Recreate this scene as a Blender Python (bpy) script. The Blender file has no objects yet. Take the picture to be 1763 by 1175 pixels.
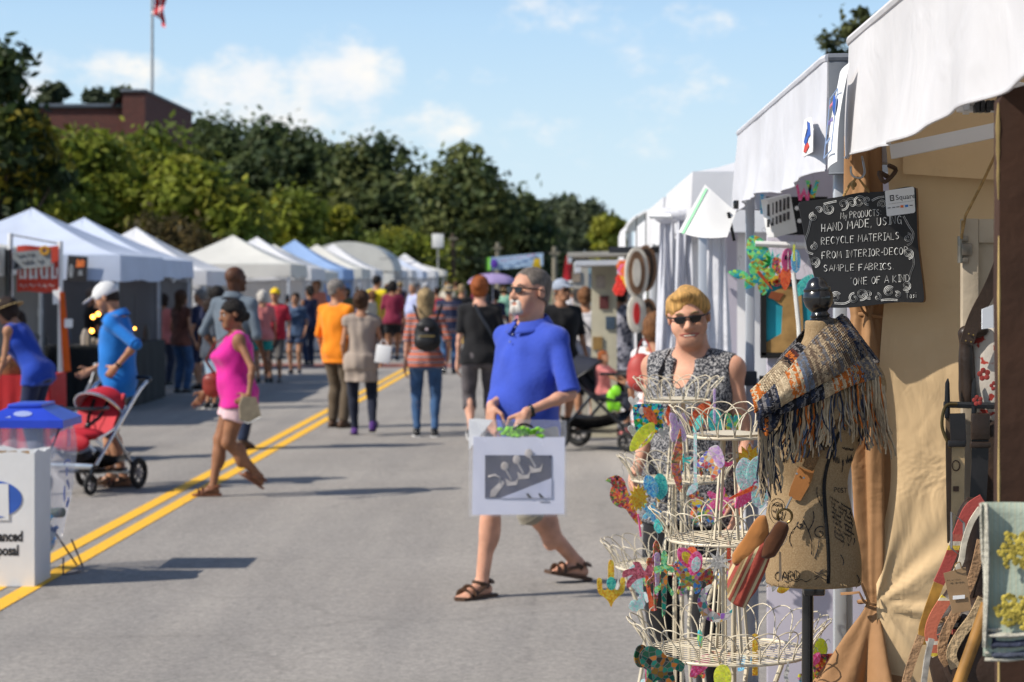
import bpy, bmesh, math, random
import numpy as np
from mathutils import Vector, Matrix, Euler
random.seed(7)
sc = bpy.context.scene
COL = sc.collection
R = math.radians
# ------------------------------------------------------------------ camera, sky, sun, exposure
F, VX, VY, CH = 3673.0, 970.0, 490.0, 1.72           # focal length in photo pixels, vanishing point, eye height
cam_d = bpy.data.cameras.new('camera'); cam = bpy.data.objects.new('camera', cam_d); COL.objects.link(cam)
cam.location = (0, 0, CH); cam.rotation_euler = (R(90), 0, 0)
cam_d.sensor_width = 36.0; cam_d.lens = F/1763*36
cam_d.shift_x = -(VX-881.5)/1763; cam_d.shift_y = -(587.5-VY)/1763
cam_d.clip_start = 0.1; cam_d.clip_end = 3000
cam_d.dof.use_dof = True; cam_d.dof.focus_distance = 5.15; cam_d.dof.aperture_fstop = 6.3
cam_d.dof.aperture_blades = 8
sc.camera = cam
sc.view_settings.view_transform = 'Standard'; sc.view_settings.look = 'None'
sc.view_settings.exposure = 0.32; sc.view_settings.gamma = 1.0
sc.cycles.use_denoising = True
sc.cycles.max_bounces = 8; sc.cycles.transparent_max_bounces = 16
sc.cycles.caustics_reflective = False; sc.cycles.caustics_refractive = False
SUN_EL, SUN_DIR = R(40), Vector((-1.0, -0.40))       # towards the sun, on the ground plane
sd = SUN_DIR.normalized()
to_sun = Vector((sd.x*math.cos(SUN_EL), sd.y*math.cos(SUN_EL), math.sin(SUN_EL)))
sun_d = bpy.data.lights.new('sun', 'SUN'); sun = bpy.data.objects.new('sun', sun_d); COL.objects.link(sun)
sun_d.energy = 4.4; sun_d.angle = R(0.5); sun_d.color = (1.0, 0.93, 0.82)
sun.rotation_euler = to_sun.to_track_quat('Z', 'Y').to_euler(); sun.location = (-20, -5, 20)
def world():
 w = bpy.data.worlds.new('World'); sc.world = w; w.use_nodes = True
 nt = w.node_tree; nt.nodes.clear(); L = nt.links.new
 def N(t, **k):
  n = nt.nodes.new(t)
  for a, b in k.items(): setattr(n, a, b)
  return n
 def M(op, a, b=None, c=None, clamp=False):
  n = N('ShaderNodeMath', operation=op, use_clamp=clamp)
  for i, v in enumerate((a, b, c)):
   if v is None: continue
   if isinstance(v, (int, float)): n.inputs[i].default_value = v
   else: L(v, n.inputs[i])
  return n.outputs[0]
 out = N('ShaderNodeOutputWorld'); bg = N('ShaderNodeBackground'); bg.inputs[1].default_value = 0.1
 sky = N('ShaderNodeTexSky', sky_type='NISHITA', sun_disc=False)
 sky.sun_elevation = SUN_EL; sky.sun_rotation = math.atan2(sd.x, sd.y) % (2*math.pi)
 sky.altitude = 200; sky.air_density = 1.0; sky.dust_density = 0.6; sky.ozone_density = 2.5
 tc = N('ShaderNodeTexCoord'); sep = N('ShaderNodeSeparateXYZ'); L(tc.outputs['Generated'], sep.inputs[0])
 x, y, z = sep.outputs
 az = M('ARCTAN2', x, y)                                        # compass angle and height: directions in the sky
 el = M('ARCSINE', z)
 # clearer, bluer low sky than the clean model gives towards the horizon
 tint = N('ShaderNodeValToRGB'); L(M('MULTIPLY', el, 5.0, clamp=True), tint.inputs[0])
 cr = tint.color_ramp; cr.elements[0].position = 0.0; cr.elements[0].color = (6.0, 7.1, 7.7, 1)
 cr.elements[1].position = 1.0; cr.elements[1].color = (2.2, 3.9, 7.0, 1)
 e = cr.elements.new(0.35); e.color = (5.2, 6.8, 8.0, 1)
 e = cr.elements.new(0.62); e.color = (4.3, 6.3, 8.4, 1)
 low = N('ShaderNodeMix', data_type='RGBA'); L(M('MULTIPLY', el, 2.2, clamp=True), low.inputs[0])
 L(tint.outputs[0], low.inputs[6]); L(sky.outputs[0], low.inputs[7])
 # cumulus: soft masks at places in the sky, broken up with noise
 cmb = N('ShaderNodeCombineXYZ'); L(M('MULTIPLY', az, 1.0), cmb.inputs[0]); L(M('MULTIPLY', el, 1.5), cmb.inputs[1])
 nz = N('ShaderNodeTexNoise'); nz.inputs['Scale'].default_value = 34; nz.inputs['Detail'].default_value = 7; nz.inputs['Roughness'].default_value = 0.62
 L(cmb.outputs[0], nz.inputs['Vector'])
 blobs = [(410, 150, 100, 62, 1.0), (590, 135, 105, 80, 1.05), (480, 195, 190, 42, .9), (690, 215, 90, 40, .5), (190, 128, 150, 42, .75), (60, 150, 110, 40, .5),
             (1110, 110, 60, 55, .38), (1160, 150, 120, 60, .40), (745, 215, 90, 45, .62), (830, 140, 45, 30, .45), (760, 130, 40, 36, .35), (920, 235, 110, 60, .36), (960, 30, 160, 50, .40),
             (1150, 40, 150, 45, .45), (1050, 235, 170, 60, .30), (640, 230, 120, 40, .6), (-300, 60, 240, 90, .8), (2100, 120, 260, 90, .8), (1240, 200, 60, 60, .25)]
 tot = None
 for bx, by, bw, bh, s in blobs:
  a0, e0, aw, eh = math.atan((bx-VX)/F), math.atan((VY-by)/F), bw*1.25/F, bh*1.25/F
  da = M('DIVIDE', M('SUBTRACT', az, a0), aw); de = M('DIVIDE', M('SUBTRACT', el, e0), eh)
  q = M('MULTIPLY', M('SUBTRACT', 1.0, M('ADD', M('MULTIPLY', da, da), M('MULTIPLY', de, de)), clamp=True), s)
  tot = q if tot is None else M('MAXIMUM', tot, q)
 v = M('ADD', M('MULTIPLY', tot, 1.0), M('MULTIPLY', M('SUBTRACT', nz.outputs[0], 0.5), 2.4))
 mr = N('ShaderNodeMapRange', interpolation_type='SMOOTHSTEP'); L(v, mr.inputs[0])
 mr.inputs[1].default_value = 0.18; mr.inputs[2].default_value = 1.15; mr.inputs[3].default_value = 0; mr.inputs[4].default_value = 0.9
 fac = M('MULTIPLY', mr.outputs[0], M('MULTIPLY', tot, 3.0, clamp=True), clamp=True)
 n2 = N('ShaderNodeTexNoise'); n2.inputs['Scale'].default_value = 22; n2.inputs['Detail'].default_value = 4
 L(cmb.outputs[0], n2.inputs['Vector'])
 cc = N('ShaderNodeValToRGB'); L(n2.outputs[0], cc.inputs[0])
 cc.color_ramp.elements[0].position = .3; cc.color_ramp.elements[0].color = (6.9, 7.3, 7.9, 1)
 cc.color_ramp.elements[1].position = .65; cc.color_ramp.elements[1].color = (9.0, 8.4, 7.6, 1)
 mix = N('ShaderNodeMix', data_type='RGBA'); L(fac, mix.inputs[0]); L(low.outputs[2], mix.inputs[6]); L(cc.outputs[0], mix.inputs[7])
 L(mix.outputs[2], bg.inputs[0]); L(bg.outputs[0], out.inputs[0])
world()
# ------------------------------------------------------------------ materials
def at(px, py, Y):
 return Vector(((px-VX)*Y/F, Y, CH-(py-VY)*Y/F))
MATS = {}
def mat(name, col, rough=0.7, var=0.12, scale=6.0, bump=0.0, bscale=60.0, spec=0.4, metal=0.0, trans=0.0, col2=None, thick=None, sss=0.0, alpha=1.0, transm=0.0, emit=None, coat=0.0, detail=4, sheen=0.0):
 """Procedural surface: noise between two tones, bumped, optionally translucent."""
 if name in MATS: return MATS[name]
 m = bpy.data.materials.new(name); m.use_nodes = True; nt = m.node_tree; L = nt.links.new
 b = nt.nodes['Principled BSDF']; o = nt.nodes['Material Output']
 tc = nt.nodes.new('ShaderNodeTexCoord')
 nz = nt.nodes.new('ShaderNodeTexNoise'); nz.inputs['Scale'].default_value = scale; nz.inputs['Detail'].default_value = detail
 L(tc.outputs['Object'], nz.inputs['Vector'])
 rp = nt.nodes.new('ShaderNodeValToRGB'); L(nz.outputs[0], rp.inputs[0])
 c = Vector(col[:3]); c2 = Vector(col2[:3]) if col2 else None
 lo = c*(1-var) if c2 is None else c; hi = c*(1+var) if c2 is None else c2
 rp.color_ramp.elements[0].position = .35; rp.color_ramp.elements[1].position = .65
 rp.color_ramp.elements[0].color = (*[min(1, v) for v in lo], 1); rp.color_ramp.elements[1].color = (*[min(1, v) for v in hi], 1)
 L(rp.outputs[0], b.inputs['Base Color'])
 b.inputs['Roughness'].default_value = rough; b.inputs['Metallic'].default_value = metal
 b.inputs['Specular IOR Level'].default_value = spec; b.inputs['Alpha'].default_value = alpha
 b.inputs['Transmission Weight'].default_value = transm; b.inputs['Coat Weight'].default_value = coat
 b.inputs['Sheen Weight'].default_value = sheen
 if sss: b.inputs['Subsurface Weight'].default_value = sss; b.inputs['Subsurface Radius'].default_value = (.012, .005, .003); b.inputs['Subsurface Scale'].default_value = 1.0
 if emit: b.inputs['Emission Color'].default_value = (*emit[0], 1); b.inputs['Emission Strength'].default_value = emit[1]
 if bump:
  n2 = nt.nodes.new('ShaderNodeTexNoise'); n2.inputs['Scale'].default_value = bscale; n2.inputs['Detail'].default_value = 3
  L(tc.outputs['Object'], n2.inputs['Vector'])
  bp = nt.nodes.new('ShaderNodeBump'); bp.inputs['Strength'].default_value = bump; bp.inputs['Distance'].default_value = 0.01
  L(n2.outputs[0], bp.inputs['Height']); L(bp.outputs[0], b.inputs['Normal'])
 if trans:
  tr = nt.nodes.new('ShaderNodeBsdfTranslucent'); L(rp.outputs[0], tr.inputs[0])
  mx = nt.nodes.new('ShaderNodeMixShader'); mx.inputs[0].default_value = trans
  L(b.outputs[0], mx.inputs[1]); L(tr.outputs[0], mx.inputs[2]); L(mx.outputs[0], o.inputs[0])
 MATS[name] = m; return m
def nodes_of(m):
 nt = m.node_tree; return nt, nt.nodes['Principled BSDF'], nt.links.new
def band_mat(name, stops, period, axis='Z', rough=.85, offset=0.0, interp='CONSTANT'):
 """Repeating stripes along one object axis."""
 if name in MATS: return MATS[name]
 m = bpy.data.materials.new(name); m.use_nodes = True; nt, b, L = nodes_of(m)
 tc = nt.nodes.new('ShaderNodeTexCoord'); sp = nt.nodes.new('ShaderNodeSeparateXYZ'); L(tc.outputs['Object'], sp.inputs[0])
 a = nt.nodes.new('ShaderNodeMath'); a.operation = 'MULTIPLY_ADD'; a.inputs[1].default_value = 1/period; a.inputs[2].default_value = offset
 L(sp.outputs['XYZ'.index(axis)], a.inputs[0])
 f = nt.nodes.new('ShaderNodeMath'); f.operation = 'FRACT'; L(a.outputs[0], f.inputs[0])
 rp = nt.nodes.new('ShaderNodeValToRGB'); L(f.outputs[0], rp.inputs[0]); rp.color_ramp.interpolation = interp
 els = rp.color_ramp.elements
 while len(els) < len(stops): els.new(0.5)
 for e, (p, c) in zip(els, stops): e.position = p; e.color = (*c, 1)
 L(rp.outputs[0], b.inputs['Base Color']); b.inputs['Roughness'].default_value = rough
 nz = nt.nodes.new('ShaderNodeTexNoise'); nz.inputs['Scale'].default_value = 170; L(tc.outputs['Object'], nz.inputs['Vector']); bp = nt.nodes.new('ShaderNodeBump'); bp.inputs['Strength'].default_value = .5; bp.inputs['Distance'].default_value = .002; L(nz.outputs[0], bp.inputs['Height']); L(bp.outputs[0], b.inputs['Normal'])
 MATS[name] = m; return m
def mosaic(name, palette, scale=60, grout=(.75, .73, .7), gw=0.06, rough=.18, transm=.25, see=.12):
 """Glittery resin mosaic: voronoi chips coloured from a palette, pale joints."""
 if name in MATS: return MATS[name]
 m = bpy.data.materials.new(name); m.use_nodes = True; nt, b, L = nodes_of(m)
 tc = nt.nodes.new('ShaderNodeTexCoord')
 v = nt.nodes.new('ShaderNodeTexVoronoi'); v.inputs['Scale'].default_value = scale; L(tc.outputs['Object'], v.inputs['Vector'])
 sp = nt.nodes.new('ShaderNodeSeparateColor'); L(v.outputs['Color'], sp.inputs[0])
 rp = nt.nodes.new('ShaderNodeValToRGB'); rp.color_ramp.interpolation = 'CONSTANT'; L(sp.outputs[0], rp.inputs[0])
 els = rp.color_ramp.elements
 while len(els) < len(palette): els.new(0.5)
 for i, (e, c) in enumerate(zip(els, palette)): e.position = i/len(palette); e.color = (*c, 1)
 ve = nt.nodes.new('ShaderNodeTexVoronoi'); ve.feature = 'DISTANCE_TO_EDGE'; ve.inputs['Scale'].default_value = scale; L(tc.outputs['Object'], ve.inputs['Vector'])
 th = nt.nodes.new('ShaderNodeMath'); th.operation = 'LESS_THAN'; th.inputs[1].default_value = gw; L(ve.outputs['Distance'], th.inputs[0])
 mx = nt.nodes.new('ShaderNodeMix'); mx.data_type = 'RGBA'; L(th.outputs[0], mx.inputs[0]); L(rp.outputs[0], mx.inputs[6]); mx.inputs[7].default_value = (*grout, 1)
 L(mx.outputs[2], b.inputs['Base Color'])
 b.inputs['Roughness'].default_value = rough; b.inputs['Transmission Weight'].default_value = 0; b.inputs['Coat Weight'].default_value = .6; b.inputs['Coat Roughness'].default_value = .08
 # every chip tilts a little, so each one glints on its own
 cm = nt.nodes.new('ShaderNodeVectorMath'); cm.operation = 'SUBTRACT'; L(v.outputs['Color'], cm.inputs[0]); cm.inputs[1].default_value = (.5, .5, .5)
 sm = nt.nodes.new('ShaderNodeVectorMath'); sm.operation = 'SCALE'; sm.inputs['Scale'].default_value = .45; L(cm.outputs[0], sm.inputs[0])
 ge = nt.nodes.new('ShaderNodeNewGeometry'); ad = nt.nodes.new('ShaderNodeVectorMath'); ad.operation = 'ADD'; L(ge.outputs['Normal'], ad.inputs[0]); L(sm.outputs[0], ad.inputs[1])
 nm = nt.nodes.new('ShaderNodeVectorMath'); nm.operation = 'NORMALIZE'; L(ad.outputs[0], nm.inputs[0]); L(nm.outputs[0], b.inputs['Normal'])
 tr = nt.nodes.new('ShaderNodeBsdfTranslucent'); L(mx.outputs[2], tr.inputs[0])
 ms = nt.nodes.new('ShaderNodeMixShader'); ms.inputs[0].default_value = transm; o = nt.nodes['Material Output']
 L(b.outputs[0], ms.inputs[1]); L(tr.outputs[0], ms.inputs[2])
 tp = nt.nodes.new('ShaderNodeBsdfTransparent'); L(mx.outputs[2], tp.inputs[0]); m2 = nt.nodes.new('ShaderNodeMixShader'); m2.inputs[0].default_value = see; L(ms.outputs[0], m2.inputs[1]); L(tp.outputs[0], m2.inputs[2]); L(m2.outputs[0], o.inputs[0])
 MATS[name] = m; return m
def attr_mat(name, attr='tone', rough=.9, bump=0, trans=0.0, spec=.2):
 """Colour taken from a per-face colour attribute (yarn colours, leaf tones)."""
 if name in MATS: return MATS[name]
 m = bpy.data.materials.new(name); m.use_nodes = True; nt, b, L = nodes_of(m)
 a = nt.nodes.new('ShaderNodeAttribute'); a.attribute_name = attr; L(a.outputs['Color'], b.inputs['Base Color'])
 b.inputs['Roughness'].default_value = rough; b.inputs['Specular IOR Level'].default_value = spec
 if trans:
  o = nt.nodes['Material Output']; tr = nt.nodes.new('ShaderNodeBsdfTranslucent'); L(a.outputs['Color'], tr.inputs[0])
  mx = nt.nodes.new('ShaderNodeMixShader'); mx.inputs[0].default_value = trans
  L(b.outputs[0], mx.inputs[1]); L(tr.outputs[0], mx.inputs[2]); L(mx.outputs[0], o.inputs[0])
 MATS[name] = m; return m
# ------------------------------------------------------------------ objects
def tag(o, label=None, cat=None, group=None, kind=None):
 if label: o['label'] = label
 if cat: o['category'] = cat
 if group: o['group'] = group
 if kind: o['kind'] = kind
 return o
def thing(name, label, cat, loc=(0, 0, 0), rz=0.0, group=None):
 o = bpy.data.objects.new(name, None); COL.objects.link(o); o.location = loc; o.rotation_euler = (0, 0, rz); o.empty_display_size = .1
 return tag(o, label, cat, group)
def copy_tree(o, parent=None, label=None):
 c = o.copy(); COL.objects.link(c); c.parent = parent
 if label: c['label'] = label
 for ch in list(o.children): copy_tree(ch, c)
 return c
def wloc(o):
 v = Vector((0, 0, 0))
 while o is not None: v = v+o.location; o = o.parent
 return v
class MB:
 def __init__(s): s.v = []; s.f = []; s.c = []; s.mi = []; s.cur = 0
 def add(s, vs, fs, col=None):
  n = len(s.v); s.v.extend([tuple(p) for p in vs]); s.f.extend([tuple(n+i for i in f) for f in fs])
  if col is not None: s.c.extend([col]*len(fs))
  s.mi.extend([s.cur]*len(fs))
  return s
 def box(s, c, d, rot=None, bev=0.0):
  c = Vector(c); hx, hy, hz = d[0]/2, d[1]/2, d[2]/2
  if bev <= 0:
   P = [(x, y, z) for x in (-hx, hx) for y in (-hy, hy) for z in (-hz, hz)]
   fs = [(0, 1, 3, 2), (4, 6, 7, 5), (0, 4, 5, 1), (2, 3, 7, 6), (0, 2, 6, 4), (1, 5, 7, 3)]
  else:
   bm = bmesh.new(); bmesh.ops.create_cube(bm, size=1)
   bmesh.ops.scale(bm, vec=d, verts=bm.verts)
   bmesh.ops.bevel(bm, geom=bm.edges[:], offset=bev, segments=2, affect='EDGES', profile=.5)
   bm.verts.index_update(); P = [v.co.copy() for v in bm.verts]; fs = [[v.index for v in f.verts] for f in bm.faces]; bm.free()
  if rot is not None:
   P = [rot @ Vector(p) for p in P]
  return s.add([Vector(p)+c for p in P], fs)
 def beam(s, a, b, w, h=None, bev=0):
  a, b = Vector(a), Vector(b); d = b-a; q = d.to_track_quat('Z', 'Y').to_matrix()
  return s.box((a+b)/2, (w, h or w, d.length), q, bev)
 def tube(s, pts, r, n=8, closed=False, cap=True, flat=1.0, col=None):
  pts = [Vector(p) for p in pts]; m = len(pts); rs = r if isinstance(r, (list, tuple)) else [r]*m
  up = None; rings = []
  for i, p in enumerate(pts):
   if closed: t = pts[(i+1) % m]-pts[i-1]
   else: t = pts[min(i+1, m-1)]-pts[max(i-1, 0)]
   t = t.normalized() if t.length > 1e-9 else Vector((0, 0, 1))
   if up is None: up = t.orthogonal().normalized()
   up = (up-t*up.dot(t)); up = up.normalized() if up.length > 1e-6 else t.orthogonal().normalized()
   w = t.cross(up)
   rings.append([p+(up*math.cos(2*math.pi*k/n)+w*flat*math.sin(2*math.pi*k/n))*rs[i] for k in range(n)])
  vs = [v for q in rings for v in q]; fs = []
  for i in range(m if closed else m-1):
   j = (i+1) % m
   for k in range(n): k2 = (k+1) % n; fs.append((i*n+k, i*n+k2, j*n+k2, j*n+k))
  if cap and not closed: fs.append(tuple(range(n))[::-1]); fs.append(tuple((m-1)*n+k for k in range(n)))
  return s.add(vs, fs, col)
 def lathe(s, prof, c=(0, 0, 0), n=24, axis=None):
  c = Vector(c); vs = []; fs = []; m = len(prof)
  for r, z in prof:
   for k in range(n):
    a = 2*math.pi*k/n; p = Vector((r*math.cos(a), r*math.sin(a), z))
    if axis is not None: p = axis @ p
    vs.append(p+c)
  for i in range(m-1):
   for k in range(n): k2 = (k+1) % n; fs.append((i*n+k, i*n+k2, (i+1)*n+k2, (i+1)*n+k))
  fs.append(tuple(range(n))[::-1]); fs.append(tuple((m-1)*n+k for k in range(n)))
  return s.add(vs, fs)
 def prism(s, poly, o, u, v, t):
  """outline poly (2-D) in the plane o + u,v; thickness t along u x v (centred)"""
  o, u, v = Vector(o), Vector(u), Vector(v); w = u.cross(v).normalized(); n = len(poly)
  vs = [o+u*p[0]+v*p[1]+w*(t/2) for p in poly]+[o+u*p[0]+v*p[1]-w*(t/2) for p in poly]
  bm = bmesh.new(); bv = [bm.verts.new(p) for p in vs[:n]]; f = bm.faces.new(bv); bm.normal_update(); bm.verts.index_update()
  tri = bmesh.ops.triangulate(bm, faces=[f])['faces']; fs = [[q.index for q in t_.verts] for t_ in bm.faces]; bm.free()
  fs2 = [tuple(i+n for i in reversed(q)) for q in fs]
  side = [(i, i+n, (i+1) % n+n, (i+1) % n) for i in range(n)]
  return s.add(vs, fs+fs2+side)
 def sheet(s, fn, nu, nv, closed_u=False):
  vs = [fn(i/(nu if closed_u else nu-1), j/(nv-1)) for j in range(nv) for i in range(nu)]; fs = []
  for j in range(nv-1):
   for i in range(nu if closed_u else nu-1):
    i2 = (i+1) % nu; fs.append((j*nu+i, j*nu+i2, (j+1)*nu+i2, (j+1)*nu+i))
  return s.add(vs, fs)
 def ball(s, c, r, nu=10, nv=7, M=None, col=None):
  c = Vector(c); r = (r, r, r) if isinstance(r, (int, float)) else r; vs = []; fs = []
  for j in range(nv+1):
   ph = math.pi*j/nv
   for i in range(nu):
    th = 2*math.pi*i/nu; p = Vector((r[0]*math.sin(ph)*math.cos(th), r[1]*math.sin(ph)*math.sin(th), r[2]*math.cos(ph)))
    vs.append((M @ p if M is not None else p)+c)
  for j in range(nv):
   for i in range(nu): i2 = (i+1) % nu; fs.append((j*nu+i, (j+1)*nu+i, (j+1)*nu+i2, j*nu+i2))
  return s.add(vs, fs, col)
 def build(s, name, m, parent=None, smooth=True, world=True, origin=None, sharp=40, merge=False):
  me = bpy.data.meshes.new(name)
  off = wloc(parent) if (parent is not None and world) else (Vector(origin) if origin is not None else Vector((0, 0, 0)))
  me.from_pydata([tuple(Vector(p)-off) for p in s.v], [], s.f);
  mats = m if isinstance(m, (list, tuple)) else [m]
  for q in mats: me.materials.append(q)
  if len(mats) > 1: me.polygons.foreach_set('material_index', s.mi)
  if s.c:
   ca = me.color_attributes.new('tone', 'FLOAT_COLOR', 'CORNER'); buf = []
   for p in me.polygons: buf.extend((*s.c[p.index], 1.0)*p.loop_total)
   ca.data.foreach_set('color', buf)
  if smooth:
   me.polygons.foreach_set('use_smooth', [True]*len(me.polygons))
   try: me.set_sharp_from_angle(angle=R(sharp))
   except Exception: pass
  me.update()
  o = bpy.data.objects.new(name, me); COL.objects.link(o)
  if parent is not None: o.parent = parent
  elif origin is not None: o.location = off
  return o
def bez(p0, p1, p2, n=10):
 p0, p1, p2 = Vector(p0), Vector(p1), Vector(p2)
 return [p0*(1-t)**2+p1*2*t*(1-t)+p2*t*t for t in [i/(n-1) for i in range(n)]]
def cat(pts, n=6, closed=False):
 """Catmull-Rom through points"""
 P = [Vector(p) for p in pts]; m = len(P); out = []
 for i in range(m if closed else m-1):
  g = (lambda k: P[k % m]) if closed else (lambda k: P[max(0, min(m-1, k))])
  a, b, c, d = g(i-1), g(i), g(i+1), g(i+2)
  for k in range(n):
   t = k/n; out.append(0.5*((2*b)+(c-a)*t+(2*a-5*b+4*c-d)*t*t+(3*b-a-3*c+d)*t**3))
 if not closed: out.append(P[-1])
 return out
def text(body, size, m, name='lettering', parent=None, loc=(0, 0, 0), rot=(0, 0, 0), ext=.0008, align='LEFT', bold=0.0, sx=1.0):
 cu = bpy.data.curves.new(name, 'FONT'); cu.body = body; cu.size = size; cu.extrude = ext; cu.align_x = align; cu.offset = bold
 cu.resolution_u = 3; cu.materials.append(m)
 tmp = bpy.data.objects.new(name, cu); COL.objects.link(tmp); me = bpy.data.meshes.new_from_object(tmp.evaluated_get(bpy.context.evaluated_depsgraph_get()))
 bpy.data.objects.remove(tmp); me.materials.clear(); me.materials.append(m); me.name = name
 o = bpy.data.objects.new(name, me); COL.objects.link(o); o.location = loc; o.rotation_euler = rot; o.scale = (sx, 1, 1)
 if parent is not None: o.parent = parent
 return o
# ------------------------------------------------------------------ implicit surfaces (bodies, clothes, cloth bundles)
BIG = 1e3
def A3(p): return np.array([p[0], p[1], p[2]], dtype=np.float32)
def s_cap(a, b, ra, rb=None, k=.02, op='u', grow=0.0, flat=False, clip=None):
 a, b = A3(a), A3(b); rb = ra if rb is None else rb; ra += grow; rb += grow; ba = b-a; L2 = max(float(ba@ba), 1e-9); r = max(ra, rb)
 def f(x, y, z):
  t = np.clip(((x-a[0])*ba[0]+(y-a[1])*ba[1]+(z-a[2])*ba[2])/L2, 0, 1)
  d = np.sqrt((x-a[0]-t*ba[0])**2+(y-a[1]-t*ba[1])**2+(z-a[2]-t*ba[2])**2)-(ra+t*(rb-ra))
  if flat: l = math.sqrt(L2); d = np.maximum(d, ((x-b[0])*ba[0]+(y-b[1])*ba[1]+(z-b[2])*ba[2])/l)
  if clip: d = np.maximum(d, clip[0]*x+clip[1]*y+clip[2]*z-clip[3])
  return d
 return (op, k, np.minimum(a, b)-r, np.maximum(a, b)+r, f)
def s_ell(c, r, M=None, k=.02, op='u', grow=0.0):
 c = A3(c); r = A3(r)+grow; M = np.eye(3) if M is None else np.array(M)[:3, :3]; e = np.abs(M)@r       # M: local -> world
 def f(x, y, z):
  x, y, z = x-c[0], y-c[1], z-c[2]
  l = [M[0, i]*x+M[1, i]*y+M[2, i]*z for i in range(3)]
  k0 = np.sqrt(sum((l[i]/r[i])**2 for i in range(3))); k1 = np.sqrt(sum((l[i]/r[i]**2)**2 for i in range(3)))
  return k0*(k0-1)/np.maximum(k1, 1e-6)
 return (op, k, c-e, c+e, f)
def s_loft(st, T=None, k=.02, op='u', grow=0.0, zlo=None, zhi=None, wr=0.0, seed=0):
 """st: (z, cx, cy, rx, ry) cross-sections, smoothly joined, in the local frame T (local -> world)"""
 st = sorted(st); zs = np.array([q[0] for q in st]); dense = np.linspace(zs[0], zs[-1], 80)
 def smooth(i):
  P = [Vector((q[0], q[i], 0)) for q in st]; C = cat(P, 8); return np.interp(dense, [c.x for c in C], [c.y for c in C])
 CX, CY, RX, RY = smooth(1), smooth(2), smooth(3)+grow, smooth(4)+grow
 zl = zs[0] if zlo is None else zlo; zh = zs[-1] if zhi is None else zhi
 T = Matrix.Identity(4) if T is None else T; M = np.array(T)[:3, :3]; c = np.array(T)[:3, 3]
 e = np.array([max(np.abs(CX+RX).max(), np.abs(CX-RX).max()), max(np.abs(CY+RY).max(), np.abs(CY-RY).max()), 0])
 lo = np.array([-e[0], -e[1], zl]); hi = np.array([e[0], e[1], zh])
 cor = np.array([[[x, y, z] for x in (lo[0], hi[0])] for y in (lo[1], hi[1]) for z in (lo[2], hi[2])]).reshape(-1, 3)@M.T+c
 rnd = random.Random(seed); ph = [rnd.uniform(0, 6.28) for _ in range(6)]
 def f(x, y, z):
  x, y, z = x-c[0], y-c[1], z-c[2]
  l = [M[0, i]*x+M[1, i]*y+M[2, i]*z for i in range(3)]
  zz = l[2]; rx = np.interp(zz, dense, RX); ry = np.interp(zz, dense, RY)
  u = l[0]-np.interp(zz, dense, CX); v = l[1]-np.interp(zz, dense, CY)
  k0 = np.sqrt((u/rx)**2+(v/ry)**2); k1 = np.sqrt((u/rx**2)**2+(v/ry**2)**2)
  d = k0*(k0-1)/np.maximum(k1, 1e-4)
  if wr:
   th = np.arctan2(v, u)
   d = d+wr*(np.sin(th*5+zz*11+ph[0])*.6+np.sin(th*3-zz*23+ph[1])*.5+np.sin(th*8+zz*6+ph[2])*.4+np.sin(zz*31+th*2+ph[3])*.45)
  return np.maximum(d, np.maximum(zz-zh, zl-zz))
 return (op, k, cor.min(0), cor.max(0), f)
def s_cut(n, c, k=.004):
 """keep the side where n.p < c"""
 n = A3(n)
 return ('c', k, None, None, lambda x, y, z: n[0]*x+n[1]*y+n[2]*z-c)
def s_noise(amp, fr, seed=0):
 rnd = random.Random(seed); W = [(Vector((rnd.gauss(0, 1), rnd.gauss(0, 1), rnd.gauss(0, 1))).normalized()*fr*rnd.uniform(.6, 1.5), rnd.uniform(0, 6.28)) for _ in range(6)]
 return ('n', 0, None, None, lambda x, y, z: amp*sum(np.sin(w.x*x+w.y*y+w.z*z+p) for w, p in W)/2.2)
def s_poly(P, Y, tmin, tmax, wd, k=.004, op='u'):
 """soft slab with the outline P (world x, z), thin at its rim and swelling inwards"""
 P = np.array(P, dtype=np.float32); n = len(P); lo = np.array([P[:, 0].min(), Y-tmax, P[:, 1].min()]); hi = np.array([P[:, 0].max(), Y+tmax, P[:, 1].max()])
 def f(x, y, z):
  x, z = np.broadcast_arrays(x, z); d = np.full(x.shape, 1e9, dtype=np.float32); s = np.ones(x.shape, dtype=np.float32)
  for i in range(n):
   a, b = P[i], P[i-1]; e = b-a; wx, wz = x-a[0], z-a[1]; t = np.clip((wx*e[0]+wz*e[1])/max(float(e@e), 1e-12), 0, 1)
   d = np.minimum(d, (wx-e[0]*t)**2+(wz-e[1]*t)**2)
   c1, c2, c3 = z >= a[1], z < b[1], e[0]*wz > e[1]*wx; s = np.where((c1 & c2 & c3) | (~c1 & ~c2 & ~c3), -s, s)
  d = s*np.sqrt(d); th = tmin+(tmax-tmin)*np.sqrt(np.clip(-d/wd, 0, 1)); dy = np.abs(y-Y)-th
  return np.maximum(d, dy*.8)
 return (op, k, lo, hi, f)
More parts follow.
